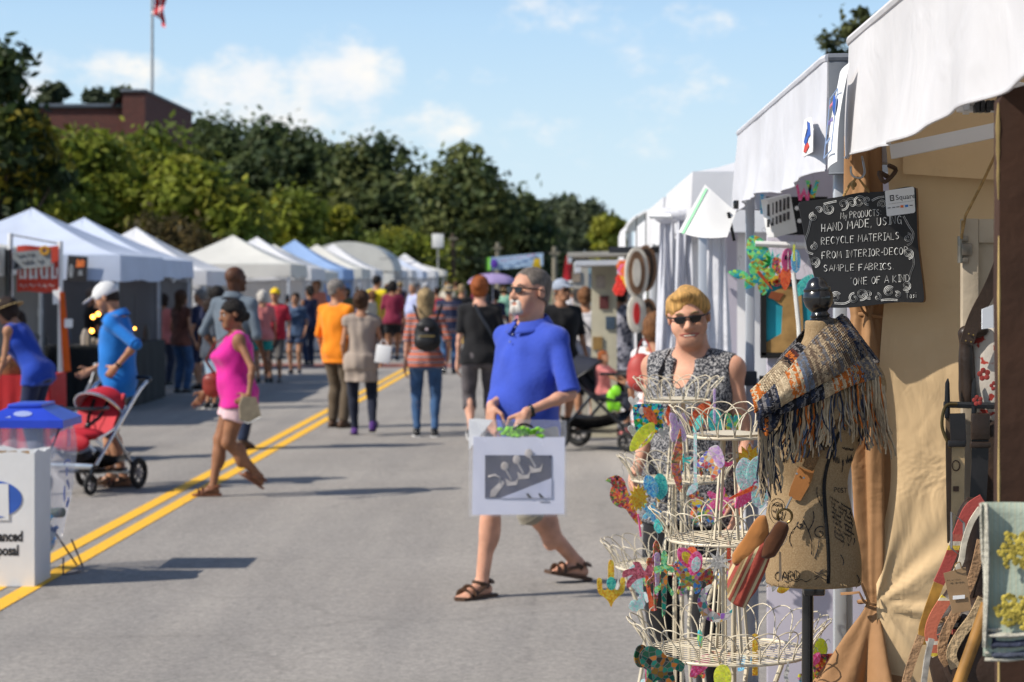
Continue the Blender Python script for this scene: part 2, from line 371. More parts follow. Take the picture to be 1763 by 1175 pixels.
def sdf_arrays(prims, vox):
 lo = np.min([p[2] for p in prims if p[2] is not None and p[0] == 'u'], axis=0)-3*vox; hi = np.max([p[3] for p in prims if p[3] is not None and p[0] == 'u'], axis=0)+3*vox
 n = np.ceil((hi-lo)/vox).astype(int)+1
 ax = [(lo[i]+np.arange(n[i])*vox).astype(np.float32) for i in range(3)]
 D = np.full(n, BIG, dtype=np.float32)
 for op, k, pl, ph, f in prims:
  if op in 'cn':
   d = f(ax[0][:, None, None], ax[1][None, :, None], ax[2][None, None, :])
   D = (D+d if op == 'n' else np.maximum(D, d)).astype(np.float32); continue
  m = k+3*vox
  i0 = np.clip(((pl-m-lo)/vox).astype(int), 0, n-1); i1 = np.clip(((ph+m-lo)/vox).astype(int)+2, 1, n)
  if np.any(i1 <= i0): continue
  S = tuple(slice(i0[i], i1[i]) for i in range(3))
  d = f(ax[0][S[0]][:, None, None], ax[1][S[1]][None, :, None], ax[2][S[2]][None, None, :])
  B = D[S]
  if op == 'u':
   h = np.clip(.5+.5*(B-d)/k, 0, 1); D[S] = B*(1-h)+d*h-k*h*(1-h)
  else:
   h = np.clip(.5-.5*(B+d)/k, 0, 1); D[S] = B*(1-h)-d*h+k*h*(1-h)
 I = D < 0
 cnt = sum(I[a:n[0]-1+a, b:n[1]-1+b, c:n[2]-1+c].astype(np.int8) for a in (0, 1) for b in (0, 1) for c in (0, 1))
 act = (cnt > 0) & (cnt < 8); idx = np.argwhere(act)
 if len(idx) == 0: return np.zeros((0, 3)), []
 num = np.full(act.shape, -1, dtype=np.int64); num[act] = np.arange(len(idx))
 acc = np.zeros((len(idx), 3)); w = np.zeros(len(idx)); ofs = [(a, b, c) for a in (0, 1) for b in (0, 1) for c in (0, 1)]
 for a in ofs:
  for d in range(3):
   if a[d]: continue
   b = list(a); b[d] = 1
   va = D[idx[:, 0]+a[0], idx[:, 1]+a[1], idx[:, 2]+a[2]]; vb = D[idx[:, 0]+b[0], idx[:, 1]+b[1], idx[:, 2]+b[2]]
   s = (va < 0) != (vb < 0); t = np.where(s, va/np.where(s, va-vb, 1), 0)
   p = np.tile(np.array(a, dtype=float), (len(idx), 1)); p[:, d] += t
   acc += p*s[:, None]; w += s
 V = lo+(idx+acc/w[:, None])*vox
 Q = []
 for d in range(3):
  e, g = (d+1) % 3, (d+2) % 3
  s0 = [slice(None)]*3; s1 = [slice(None)]*3; s0[d] = slice(0, n[d]-1); s1[d] = slice(1, n[d])
  c = np.argwhere(I[tuple(s0)] != I[tuple(s1)])
  c = c[(c[:, e] > 0) & (c[:, g] > 0) & (c[:, e] < n[e]-1) & (c[:, g] < n[g]-1)]
  if len(c) == 0: continue
  ins = I[c[:, 0], c[:, 1], c[:, 2]]
  q = []
  for de, dg in ((-1, -1), (0, -1), (0, 0), (-1, 0)):
   k_ = c.copy(); k_[:, e] += de; k_[:, g] += dg; q.append(num[k_[:, 0], k_[:, 1], k_[:, 2]])
  q = np.stack(q, 1); q[~ins] = q[~ins][:, ::-1]
  Q.append(q)
 return V, np.concatenate(Q)
def sdf_obj(name, prims, vox, m, parent=None, smooth_it=1):
 V, Q = sdf_arrays(prims, vox)
 if len(V) == 0: return None
 for _ in range(smooth_it):                                       # one light relaxation of the net
  S = np.zeros_like(V); c = np.zeros(len(V))
  for i in range(4):
   j = (i+1) % 4
   np.add.at(S, Q[:, i], V[Q[:, j]]); np.add.at(c, Q[:, i], 1); np.add.at(S, Q[:, j], V[Q[:, i]]); np.add.at(c, Q[:, j], 1)
  V = V*.5+.5*S/np.maximum(c, 1)[:, None]
 me = bpy.data.meshes.new(name); me.vertices.add(len(V)); me.vertices.foreach_set('co', V.astype(np.float32).ravel())
 me.loops.add(Q.size); me.loops.foreach_set('vertex_index', Q.astype(np.int32).ravel())
 me.polygons.add(len(Q)); me.polygons.foreach_set('loop_start', np.arange(0, Q.size, 4, dtype=np.int32)); me.polygons.foreach_set('loop_total', np.full(len(Q), 4, dtype=np.int32))
 me.update(calc_edges=True); me.validate(); me.polygons.foreach_set('use_smooth', [True]*len(me.polygons))
 me.materials.append(m); o = bpy.data.objects.new(name, me); COL.objects.link(o)
 if parent is not None: o.parent = parent
 return o
# ------------------------------------------------------------------ ground, road, markings
def asphalt():
 m = mat('asphalt', (.20, .195, .19), .92, 0, 3, spec=.25)
 nt, b, L = nodes_of(m); tc = nt.nodes.new('ShaderNodeTexCoord')
 def noise(s, d=4, r=.6, vec=None):
  n = nt.nodes.new('ShaderNodeTexNoise'); n.inputs['Scale'].default_value = s; n.inputs['Detail'].default_value = d; n.inputs['Roughness'].default_value = r
  L(vec or tc.outputs['Object'], n.inputs['Vector']); return n.outputs[0]
 def ramp(v, stops):
  r = nt.nodes.new('ShaderNodeValToRGB'); L(v, r.inputs[0]); e = r.color_ramp.elements
  while len(e) < len(stops): e.new(.5)
  for q, (p, c) in zip(e, stops): q.position = p; q.color = (*c, 1)
  return r.outputs[0]
 def mul(a, bb, f=1.0):
  x = nt.nodes.new('ShaderNodeMix'); x.data_type = 'RGBA'; x.blend_type = 'MULTIPLY'; x.inputs[0].default_value = f; L(a, x.inputs[6]); L(bb, x.inputs[7]); return x.outputs[2]
 base = ramp(noise(.7, 5), [(.3, (.282, .263, .243)), (.7, (.325, .304, .281))])
 grit = ramp(noise(190, 3, .8), [(.30, (.62, .62, .63)), (.5, (.98, .98, .98)), (.70, (1.28, 1.26, 1.22))])
 grit2 = ramp(noise(30, 5, .85), [(.32, (.62, .62, .63)), (.5, (1, 1, 1)), (.68, (1.32, 1.3, 1.27))])
 grit3 = ramp(noise(11, 4, .7), [(.3, (.88, .88, .885)), (.7, (1.09, 1.09, 1.08))])
 mp = nt.nodes.new('ShaderNodeMapping'); mp.inputs['Scale'].default_value = (1.0, .09, 1); L(tc.outputs['Object'], mp.inputs[0])
 tracks = ramp(noise(2.2, 4, .55, mp.outputs[0]), [(.35, (.88, .88, .89)), (.62, (1.06, 1.05, 1.04))])
 vo = nt.nodes.new('ShaderNodeTexVoronoi'); vo.feature = 'DISTANCE_TO_EDGE'; vo.inputs['Scale'].default_value = .42
 wn = nt.nodes.new('ShaderNodeTexNoise'); wn.inputs['Scale'].default_value = 1.4; wn.inputs['Detail'].default_value = 6; L(tc.outputs['Object'], wn.inputs['Vector'])
 ws = nt.nodes.new('ShaderNodeVectorMath'); ws.operation = 'MULTIPLY_ADD'; L(wn.outputs['Color'], ws.inputs[0]); ws.inputs[1].default_value = (.9, .9, 0); L(tc.outputs['Object'], ws.inputs[2])
 L(ws.outputs[0], vo.inputs['Vector']); crack = ramp(vo.outputs['Distance'], [(0, (.6, .6, .6)), (.006, (.75, .75, .75)), (.012, (1, 1, 1))])
 spots = ramp(noise(5.5, 3, .5), [(.66, (1, 1, 1)), (.74, (.84, .84, .84))])
 sx = nt.nodes.new('ShaderNodeSeparateXYZ'); L(tc.outputs['Object'], sx.inputs[0]); dr = nt.nodes.new('ShaderNodeMath'); dr.operation = 'ADD'; L(sx.outputs[0], dr.inputs[0]); dr.inputs[1].default_value = .17   # drip line in the lane
 ab = nt.nodes.new('ShaderNodeMath'); ab.operation = 'ABSOLUTE'; L(dr.outputs[0], ab.inputs[0]); nm = nt.nodes.new('ShaderNodeMath'); nm.operation = 'MULTIPLY_ADD'; L(noise(9, 4, .7), nm.inputs[0]); nm.inputs[1].default_value = .38; L(ab.outputs[0], nm.inputs[2])
 drip = ramp(nm.outputs[0], [(.12, (.72, .72, .73)), (.22, (1, 1, 1))])
 c = mul(mul(mul(mul(mul(base, grit), grit2), tracks), crack, .28), spots)
 c = mul(mul(c, drip), grit3)
 L(c, b.inputs['Base Color'])
 bp = nt.nodes.new('ShaderNodeBump'); bp.inputs['Strength'].default_value = .35; bp.inputs['Distance'].default_value = .006; L(noise(150, 3, .7), bp.inputs['Height']); L(bp.outputs[0], b.inputs['Normal'])
 return m
def paint():
 m = mat('road_paint', (.70, .40, .03), .75, .1, 9, bump=.2, bscale=120)
 nt, b, L = nodes_of(m); tc = nt.nodes.new('ShaderNodeTexCoord'); n = nt.nodes.new('ShaderNodeTexNoise'); n.inputs['Scale'].default_value = 26; n.inputs['Detail'].default_value = 6; n.inputs['Roughness'].default_value = .7
 L(tc.outputs['Object'], n.inputs['Vector']); r = nt.nodes.new('ShaderNodeValToRGB'); L(n.outputs[0], r.inputs[0])
 for e, (p, c) in zip(r.color_ramp.elements, ((.33, (.36, .25, .10)), (.44, (.86, .47, .025)))): e.position = p; e.color = (*c, 1)
 L(r.outputs[0], b.inputs['Base Color']); return m
g = MB(); g.add([(-600, -60, -.02), (600, -60, -.02), (600, 900, -.02), (-600, 900, -.02)], [(0, 1, 2, 3)])
tag(g.build('ground', mat('dry_grass', (.07, .085, .03), .95, .35, .8, bump=.3, bscale=20)), kind='structure')
g = MB(); g.add([(-15, -20, 0), (9, -20, 0), (9, 190, 0), (-15, 190, 0)], [(0, 1, 2, 3)])
tag(g.build('road', asphalt()), kind='structure')
rm = MB()
for X in (-3.02, -3.215):
 for a, b_ in ((2, 43.9), (46.6, 150)):
  n = int((b_-a)/.5)
  for i in range(n):
   y0, y1 = a+(b_-a)*i/n, a+(b_-a)*(i+1)/n
   rm.add([(X-.055, y0, .004), (X+.055, y0, .004), (X+.055, y1, .004), (X-.055, y1, .004)], [(0, 1, 2, 3)])
tag(rm.build('road_marking', paint()), kind='structure')
g = MB(); g.add([(-11, 44.1, .004), (5, 44.1, .004), (5, 46.3, .004), (-11, 46.3, .004)], [(0, 1, 2, 3)])
bm_ = mat('crosswalk_brick', (.26, .10, .07), .9, .25, 3)
tag(g.build('path', bm_), kind='structure')
# ------------------------------------------------------------------ trees
def leaf_arrays(rng, cl, n, size, up=.35):
 """cl: (centre, radii) clusters; n leaf faces spread through the outer part of each"""
 C = np.array([c for c, r in cl]); Rr = np.array([r for c, r in cl]); k = rng.integers(0, len(cl), n)
 d = rng.normal(size=(n, 3)); d /= np.linalg.norm(d, axis=1)[:, None]
 rad = rng.uniform(.3, 1.0, n)**.5*(1+.22*np.abs(rng.normal(size=n))*rng.choice([0, 1, 2], n))
 P = C[k]+d*Rr[k]*rad[:, None]
 nn = d*.6+rng.normal(size=(n, 3))*.6+np.array([0, 0, up]); nn /= np.linalg.norm(nn, axis=1)[:, None]
 a = np.cross(nn, rng.normal(size=(n, 3))); a /= np.linalg.norm(a, axis=1)[:, None]; b = np.cross(nn, a)
 s = size*rng.uniform(.55, 1.35, n)[:, None]
 V = np.stack([P-a*s, P-b*s*.55, P+a*s, P+b*s*.55], 1)
 return V, k
def leaf_obj(name, V, tone, m, parent):
 n = len(V); me = bpy.data.meshes.new(name); off = np.array(wloc(parent))
 me.vertices.add(n*4); me.vertices.foreach_set('co', (V-off).astype(np.float32).ravel())
 me.loops.add(n*4); me.loops.foreach_set('vertex_index', np.arange(n*4, dtype=np.int32))
 me.polygons.add(n); me.polygons.foreach_set('loop_start', np.arange(0, n*4, 4, dtype=np.int32)); me.polygons.foreach_set('loop_total', np.full(n, 4, dtype=np.int32))
 me.update(calc_edges=True); ca = me.color_attributes.new('tone', 'FLOAT_COLOR', 'CORNER')
 ca.data.foreach_set('color', np.repeat(np.concatenate([tone, np.ones((n, 1))], 1), 4, axis=0).astype(np.float32).ravel())
 me.materials.append(m); o = bpy.data.objects.new(name, me); COL.objects.link(o); o.parent = parent; return o
LEAF = attr_mat('leaves', rough=.6, trans=.45, spec=.25)
BARK = mat('bark', (.07, .05, .035), .95, .3, 8, bump=.6, bscale=25)
def tree(name, label, px, Y, top, width, tones, n=4000, size=.32, base=.15, ncl=34, seed=1, conic=0.0, squash=1.0, group=None, rs=1.0):
 """px: photo column of the trunk; top: photo row of the tip; width: photo width of the crown"""
 rng = np.random.default_rng(seed); p = at(px, 490, Y); H = at(px, top, Y).z; W = width*Y/F/2
 t = thing(name, label, 'tree', (p.x, Y, 0), group=group); cl = []
 zc = H*(base+(1-base)*.5); hz = H*(1-base)*.5
 for i in range(ncl):
  v = rng.normal(size=3); v /= np.linalg.norm(v); v *= rng.uniform(.2, 1.02)**.6
  wz = 1-conic*.75*max(0, v[2])
  r = rs*(.16+.26*rng.random()**1.6)*(W if W < hz else hz*.7+W*.3)
  cl.append(((p.x+v[0]*W*wz*.86, Y+v[1]*W*wz*.8, min(H-r*rng.uniform(.6, 1.0), zc+v[2]*hz*.95)), (r*1.2, r*1.2, r*squash)))
 for q in (-.18, .12): cl.append(((p.x+q*W, Y, H-.34*W*(1+abs(q))), (W*.36, W*.36, W*.32)))
 V, k = leaf_arrays(rng, cl, n, size); tn = np.array(tones); base_t = tn[rng.integers(0, len(tn), len(cl))][k]
 tone = base_t*rng.uniform(.65, 1.35, (n, 1))
 leaf_obj('crown', V, tone, LEAF, t)
 b = MB(); tr = max(.12, H*.022)
 b.tube([(p.x, Y, 0), (p.x+.1, Y, H*.25), (p.x-.1, Y, H*.55), (p.x, Y, H*.85)], [tr*1.2, tr, tr*.7, tr*.25], 8)
 for c, r in cl[::4]:
  z0 = max(H*.2, c[2]-abs(c[0]-p.x)*1.2-.4); b.tube(bez((p.x, Y, z0), (p.x*.4+c[0]*.6, Y*.4+c[1]*.6, z0*.5+c[2]*.5), c, 6), [tr*.45, tr*.4, tr*.33, tr*.25, tr*.18, tr*.1], 5)
 b.build('trunk', BARK, t)
 return t
DK = [(.085, .115, .042), (.105, .135, .05), (.062, .088, .038), (.15, .17, .055), (.075, .105, .05)]  # lightened in place of distance haze; the yellower tone stands in for highlights
YG = [(.17, .21, .030), (.22, .25, .030), (.13, .17, .030), (.25, .25, .030)]
GG = [(.085, .11, .06), (.11, .13, .07), (.07, .09, .055)]
BR = [(.10, .07, .028), (.13, .09, .03), (.08, .065, .025)]
LD = [(.045, .07, .02), (.08, .105, .024), (.24, .20, .022), (.035, .055, .02)]  # dark greens, plus a golden tone painted in for sunlit tips
T0 = 'dark broadleaf trees at the end of the street'
FAR = [('dark tree whose crown rises just right of the brick building', 372, 150, 190, 150), ('broad dark tree with the flat top, second right of the brick building', 470, 146, 204, 185),
       ('dark tree in the dip of the treeline above the striped backpack shopper\'s side tents', 545, 156, 240, 120), ('tall dark green tree with sunlit left edge, mid treeline', 632, 144, 226, 170),
       ('lone rounded dark tree standing tallest above the dome tent end', 796, 140, 254, 168), ('dark tree stepping down behind the white street banner', 885, 150, 332, 130),
       ('dark low tree between the mid treeline and the rounded lone tree', 712, 160, 300, 110)]
for i, (lb, x, Y, tp, w) in enumerate(FAR):
 tree('broadleaf_tree', lb, x, Y, tp, w*1.28, DK, n=15000, size=.30, base=.02, ncl=80, seed=20+i, conic=.5, group=T0)
for i, (lb, x, Y, tp, w) in enumerate([('hazy grey-green tree above the red feather flag', 955, 210, 338, 110), ('grey-green tree left of the barrel roofed tents', 1012, 190, 345, 90), ('light green tree peeking out beside the barrel roofed tents', 1052, 120, 372, 70)]):
 tree('broadleaf_tree', lb, x, Y, tp, w*1.35, GG if i < 2 else YG, n=8000, size=.36 if i < 2 else .24, base=.04, ncl=30, seed=40+i, conic=.3, group='pale trees at the far right end of the street')
for i, (lb, x, Y, tp, w, bs) in enumerate([('yellow-green tree directly before the brick building', 128, 62, 218, 210, .15), ('yellow-green tree below the flagpole', 262, 66, 222, 190, .15),
  ('spreading yellow-green tree right of the brick building corner', 345, 62, 268, 190, .12), ('bright yellow-green tree over the white peaked tents', 502, 80, 326, 130, .1),
  ('smaller yellow-green tree right of the bright one, over the blue tent', 572, 82, 352, 100, .1), ('low yellow-green tree above the dome shaped tent', 692, 120, 392, 150, .05), ('low yellow-green tree beside the first peaked tent', 60, 58, 300, 150, .1)]):
 tree('young_tree', lb, x, Y, tp, w*1.2, YG, n=11000, size=.16, base=bs, ncl=64, seed=60+i, conic=.45, squash=.9, group='yellow-green street trees on the tent side')
tree('crape_shrub', 'brownish shrub with spent flowers behind the second peaked tent', 290, 55, 368, 210, BR, n=6000, size=.1, base=.2, ncl=40, seed=81)
tree('cedar_tree', 'large dark tree with golden clumps painted for sunlit tips at the frame edge, nearest of all the trees', 5, 42, 62, 215, LD, n=8000, size=.13, base=.12, ncl=60, seed=83, conic=.75)
for i, (lb, x, tp, w) in enumerate([('round treetop behind the long roof of the brick building', 95, 145, 80), ('middle treetop over the brick building roof', 165, 155, 70), ('treetop over the brick building nearest its tall corner', 210, 152, 60)]):
 tree('broadleaf_tree', lb, x, 135, tp, w, GG, n=2500, size=.4, base=.5, ncl=16, seed=90+i, group='treetops behind the brick building')
for i, (lb, x, tp, w) in enumerate([('feathery pine top behind the grey-sided tent', 1430, 55, 90), ('feathery pine top rising over the nearest white canopy', 1490, 8, 215)]):
 tree('pine_tree', lb, x, 33, tp, w, [(.07, .085, .03), (.10, .11, .035), (.05, .06, .03)], n=10000, size=.06, base=.3, ncl=200, seed=95+i, conic=.4, squash=.8, rs=.42, group='pine tops behind the canopies')
# ------------------------------------------------------------------ brick building, flag, poles
def brick_mat():
 m = mat('brick', (.2, .07, .05)); nt, b, L = nodes_of(m); tc = nt.nodes.new('ShaderNodeTexCoord')
 ge = nt.nodes.new('ShaderNodeNewGeometry'); sp = nt.nodes.new('ShaderNodeSeparateXYZ'); L(tc.outputs['Object'], sp.inputs[0])
 ad = nt.nodes.new('ShaderNodeMath'); L(sp.outputs[0], ad.inputs[0]); L(sp.outputs[1], ad.inputs[1]); cb = nt.nodes.new('ShaderNodeCombineXYZ'); L(ad.outputs[0], cb.inputs[0]); L(sp.outputs[2], cb.inputs[1])
 br = nt.nodes.new('ShaderNodeTexBrick'); L(cb.outputs[0], br.inputs['Vector']); br.inputs['Scale'].default_value = 1
 br.inputs['Brick Width'].default_value = .22; br.inputs['Row Height'].default_value = .075; br.inputs['Mortar Size'].default_value = .008
 br.inputs['Color1'].default_value = (.125, .034, .026, 1); br.inputs['Color2'].default_value = (.08, .024, .02, 1); br.inputs['Mortar'].default_value = (.10, .07, .06, 1)
 L(br.outputs[0], b.inputs['Base Color']); b.inputs['Roughness'].default_value = .9; return m
BRICK = brick_mat(); COPING = mat('coping', (.12, .14, .17), .6, .15, 2)
bt = thing('brick_building', 'dark red brick building with grey coping behind the yellow-green trees', 'building', (-24, 95, 0))
w = MB(); w.box((-18.3-6, 95.6, 4.6), (12.6, 10.8, 9.2)); w.build('wall', BRICK, bt)
w = MB(); w.box((-18.05, 95.3, 4.9), (.95, 11.4, 9.8)); w.add([(-19, 89.55, 9.2), (-18.5, 89.55, 9.8), (-18.5, 101, 9.8), (-19, 101, 9.2)], [(0, 1, 2, 3)]); w.build('corner_pier', BRICK, bt)
w = MB(); w.box((-24.6, 95.6, 9.27), (12.9, 11.1, .16), bev=.03); w.build('coping', COPING, bt)
w = MB(); w.box((-18.05, 95.3, 9.86), (1.1, 11.6, .12), bev=.03); w.build('coping', COPING, bt)
w = MB(); w.box((-34.2, 97, 4.2), (7.2, 10, 8.4)); w.build('wing_wall', BRICK, bt)
w = MB(); w.box((-34.2, 97, 8.47), (7.5, 10.3, .16)); w.build('coping', COPING, bt)
WH = mat('white_frame', (.7, .7, .68), .6)
GLS = mat('dark_glass', (.03, .035, .04), .08, .1, 3, spec=.6)
for yy in (92.2, 96.8):
 w = MB(); w.box((-17.57, yy, 6.4), (.08, 1.1, 1.9)); q = w.build('window', WH, bt); w = MB(); w.box((-17.52, yy, 6.4), (.03, .9, 1.7)); w.build('pane', GLS, q)
fp = thing('flagpole', 'pale metal flagpole standing behind the brick building', 'flagpole', (-18.6, 98, 0))
w = MB(); w.tube([(-18.9, 98, 0), (-18.9, 98, 16.2)], [.09, .05], 8); w.build('pole', mat('pole_metal', (.45, .45, .44), .4, .1, 3, metal=.3), fp); w = MB(); w.ball((-18.9, 98, 16.3), .12); w.build('finial', MATS['pole_metal'], fp)
w = MB(); w.tube([(-18.83, 98, 10), (-18.83, 98, 16.1)], .012, 5); w.build('halyard', WH, fp)
fm = band_mat('flag_stripes', [(0, (.50, .03, .04)), (.74, (.70, .6, .6))], .30, 'X', .8)
def flagfn(u, v):                                                    # hanging limp from its hoist
 z = 15.7-v*1.5-u*.75; x = -18.82+u*.55+.08*math.sin(u*9+v*4); y = 98+.16*math.sin(u*7+v*10)
 return (x, y, z)
w = MB(); w.sheet(flagfn, 24, 16); f_ = w.build('flag', fm, origin=(-18.8, 98, 14)); tag(f_, 'red and white striped flag hanging limp at the flagpole top', 'flag')
def utility(x, Y, top, lb):
 p = at(x, 490, Y); t = thing('utility_pole', lb, 'utility pole', (p.x, Y, 0), group='wooden utility poles'); h = at(x, top, Y).z
 w = MB(); w.tube([(p.x, Y, 0), (p.x, Y, h)], [.16, .11], 8); w.build('pole', BARK if x < 800 else mat('weathered_pole', (.22, .2, .15), .9, .2, 3), t)
 w = MB(); w.box((p.x, Y-.12, h-.3), (.5, .1, .12)); w.build('crossarm', MATS.get('weathered_pole', BARK), t); return t
utility(955, 100, 425, 'pale utility pole beside the red feather flag'); utility(857, 118, 418, 'utility pole holding the street banner'); utility(780, 120, 402, 'dark utility pole below the rounded lone tree')
s = thing('road_sign', 'small white rectangular road sign below the lone dark tree', 'sign', (*at(754, 490, 115).xy, 0))
p = at(754, 415, 115); w = MB(); w.tube([(p.x, 115, 0), (p.x, 115, p.z+.4)], .04, 6); w.build('post', MATS['pole_metal'], s); w = MB(); w.box(p+Vector((0, -.06, 0)), (.62, .03, .75), bev=.01); w.build('sign_panel', WH, s)
# ------------------------------------------------------------------ pop-up tents
TW = mat('tent_white', (.80, .80, .82), .75, .03, 2, bump=.4, bscale=5, trans=.22)
TB = mat('tent_white_blue_shade', (.62, .69, .84), .75, .05, 2, bump=.4, bscale=5, trans=.20)  # white cloth; the blue of its shaded slopes is put into the colour
TBL = mat('tent_pale_blue', (.34, .50, .80), .75, .05, 2, bump=.25, bscale=5, trans=.25)
TC = mat('tent_cream', (.74, .73, .68), .78, .04, 2, bump=.4, bscale=5, trans=.20)
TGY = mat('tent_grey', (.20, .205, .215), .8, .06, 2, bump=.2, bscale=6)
ALU = mat('aluminium', (.52, .54, .57), .42, .06, 4, metal=.35)
WHM = mat('white_metal', (.72, .72, .72), .4, .04, 4)
DKF = mat('dark_fabric', (.012, .012, .014), .85, .3, 3, bump=.3, bscale=8)
def tent(label, x0, x1, y0, y1, eave=2.33, val=.3, peak=3.05, m=TW, mval=None, walls=(), group='white pop-up tents lining the street', posts=True, pw=1.28, seed=0, sag=.04, legs=2.0, kind='hip', wm=None, hidden=()):
 rnd = random.Random(seed); cx, cy = (x0+x1)/2, (y0+y1)/2; a, b = (x1-x0)/2, (y1-y0)/2
 t = thing('pop_up_tent', label, 'tent', (cx, cy, 0), group=group)
 w = MB()
 if kind == 'barrel': w.sheet(lambda u, v: (cx+(u*2-1)*a, cy+(v*2-1)*b, eave+(peak-eave)*math.sqrt(max(0, 1-(u*2-1)**2))), 25, 9)
 else:
  for k in range(4):                                           # four sagging slopes meeting on the hips
   def top(u, v, k=k):
    s_ = u*2-1; mx = 1-v; q = s_*mx; x, y = [(q, -mx), (mx, q), (-q, mx), (-mx, -q)][k]
    z = eave+(peak-eave)*(v**pw)-sag*math.sin(math.pi*v)*(1-s_*s_)+.006*math.sin(s_*9+v*14+seed+k)*v*(1-s_*s_)
    return (cx+x*a, cy+y*b, z)
   w.sheet(top, 13, 12)
 w.build('canopy', m, t, sharp=18)
 if kind == 'barrel': w = MB(); w.prism([(cx+a*math.cos(math.pi*k/16), eave+(peak-eave)*math.sin(math.pi*k/16)) for k in range(17)], (0, y0+.01, 0), (1, 0, 0), (0, 0, 1), .01); w.build('gable', m, t)
 per = []
 for i in range(48):
  q = i/48*4; k = int(q); f = q-k
  per.append([(x0+f*2*a, y0), (x1, y0+f*2*b), (x1-f*2*a, y1), (x0, y1-f*2*b)][k])
 def vfn(u, v):
  i = int(round(u*48)) % 48; x, y = per[i]; dx, dy = (x-cx)/a, (y-cy)/b; wv = .012*math.sin(i*1.7+seed)+.01*math.sin(i*.9)
  out = .008+v*(.018+wv); sc_ = .016*math.sin(i*.8+seed*2)*v
  return (x+(out if abs(dx) > .999 else 0)*(1 if dx > 0 else -1), y+(out if abs(dy) > .999 else 0)*(1 if dy > 0 else -1), eave+.002-v*(val+sc_))
 if kind == 'hip': w = MB(); w.sheet(vfn, 48, 5, True); w.build('valance', mval or m, t, sharp=40)
 if posts:
  for px_, py_ in ((x0+.05, y0+.05), (x1-.05, y0+.05), (x1-.05, y1-.05), (x0+.05, y1-.05)):
   w = MB(); w.box((px_, py_, (eave-.04)/2), (.045, .045, eave-.04), bev=.005); w.box((px_, py_, .01), (.11, .11, .02), bev=.004); w.box((px_, py_, 1.35), (.058, .058, .10), bev=.004); w.build('leg', ALU, t)
  w = MB()
  for (ax, ay), (bx, by) in (((x0, y0), (x1, y0)), ((x1, y0), (x1, y1)), ((x1, y1), (x0, y1)), ((x0, y1), (x0, y0))):
   ax, bx = [min(max(q, x0+.06), x1-.06) for q in (ax, bx)]; ay, by = [min(max(q, y0+.06), y1-.06) for q in (ay, by)]
   A, B = Vector((ax, ay, 0)), Vector((bx, by, 0)); M_ = (A+B)/2; zt, zb = eave-.03, eave-.36
   for P0, P1 in ((A, M_), (M_, B)):
    w.beam(P0+Vector((0, 0, zt)), P1+Vector((0, 0, zb)), .014, .024); w.beam(P0+Vector((.004, .004, zb)), P1+Vector((.004, .004, zt)), .014, .024)
  w.build('scissor_frame', ALU, t)
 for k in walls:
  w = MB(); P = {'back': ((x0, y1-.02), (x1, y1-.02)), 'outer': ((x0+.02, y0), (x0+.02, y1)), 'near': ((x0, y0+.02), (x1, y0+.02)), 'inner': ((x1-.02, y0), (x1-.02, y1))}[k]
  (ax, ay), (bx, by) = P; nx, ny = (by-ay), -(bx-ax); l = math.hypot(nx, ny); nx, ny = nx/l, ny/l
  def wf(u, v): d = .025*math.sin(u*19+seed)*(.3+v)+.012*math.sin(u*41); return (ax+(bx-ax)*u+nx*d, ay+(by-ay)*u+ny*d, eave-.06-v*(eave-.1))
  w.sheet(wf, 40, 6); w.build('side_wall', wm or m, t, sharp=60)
 return t
GL = 'white pop-up tents lining the left kerb'
# left row, nearest first: (near right corner column, peak row, eave, material, walls)
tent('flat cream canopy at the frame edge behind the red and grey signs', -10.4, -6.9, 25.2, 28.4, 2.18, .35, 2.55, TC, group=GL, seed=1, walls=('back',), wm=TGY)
tent('large white peaked tent tinted blue for shade with a dark poster on its valance', -9.55, -6.28, 30.2, 33.4, 2.14, .37, 2.86, TB, group=GL, seed=2, walls=('back', 'outer'), wm=TGY)
tent('white tent tinted blue for shade whose small peak shows just right of the largest one', -9.4, -6.35, 33.6, 36.5, 2.12, .3, 2.82, TB, group=GL, seed=3, walls=('back',), wm=TGY)
tent('white peaked tent with lavender valance before the brown shrub', -9.2, -6.18, 36.9, 39.9, 1.96, .27, 2.75, TW, group=GL, seed=4, walls=('outer',))
LFT = [(500, 405, 2.18, TC, 'cream peaked tent right behind the man in the grey shirt'), (535, 408, 2.12, TW, 'white tent with the sharp peak just right of the cream tent'), (560, 421, 2.05, TC, 'low cream tent squeezed before the vivid blue tent'),
       (590, 413, 2.15, TBL, 'vivid pale blue peaked tent in the left row'), (622, 421, 2.2, TC, 'cream peaked tent just beyond the vivid blue one'), (645, 420, 2.2, TW, 'white peaked tent just before the dome tent'),
       (692, 428, 2.25, TW, 'white tent peak right of the dome tent'), (708, 433, 2.3, TW, 'white tent second right of the dome tent'), (727, 436, 2.3, TB, 'white tent tinted blue for shade near the far end of the left row'), (748, 437, 2.35, TW, 'white tent second last in the left row'), (764, 452, 2.45, TC, 'square cream tent at the far end of the left row')]
for i, (cx_, pk, ev, mm, lb) in enumerate(LFT):
 Y = F*6.15/(VX-cx_); d = 3.0; tent(lb, -9.2, -6.15, Y, Y+d, ev, .3, at(0, pk, Y+1.5).z, mm, group=GL, seed=10+i, walls=('outer', 'back') if i % 2 else ('outer',), posts=True)
Y = 78; tent('white dome shaped tent rising among the left row of peaks', -9.6, -6.2, Y, Y+4.5, 2.2, .3, at(0, 416, Y).z, TC, group=GL, seed=30, kind='barrel', walls=('near',))
GR = 'white pop-up tents lining the right kerb'
tent('white tent with lavender shade beyond the paper sheet', .72, 3.7, 11.75, 14.7, 2.34, .32, 3.0, TW, group=GR, seed=41, walls=('back',))
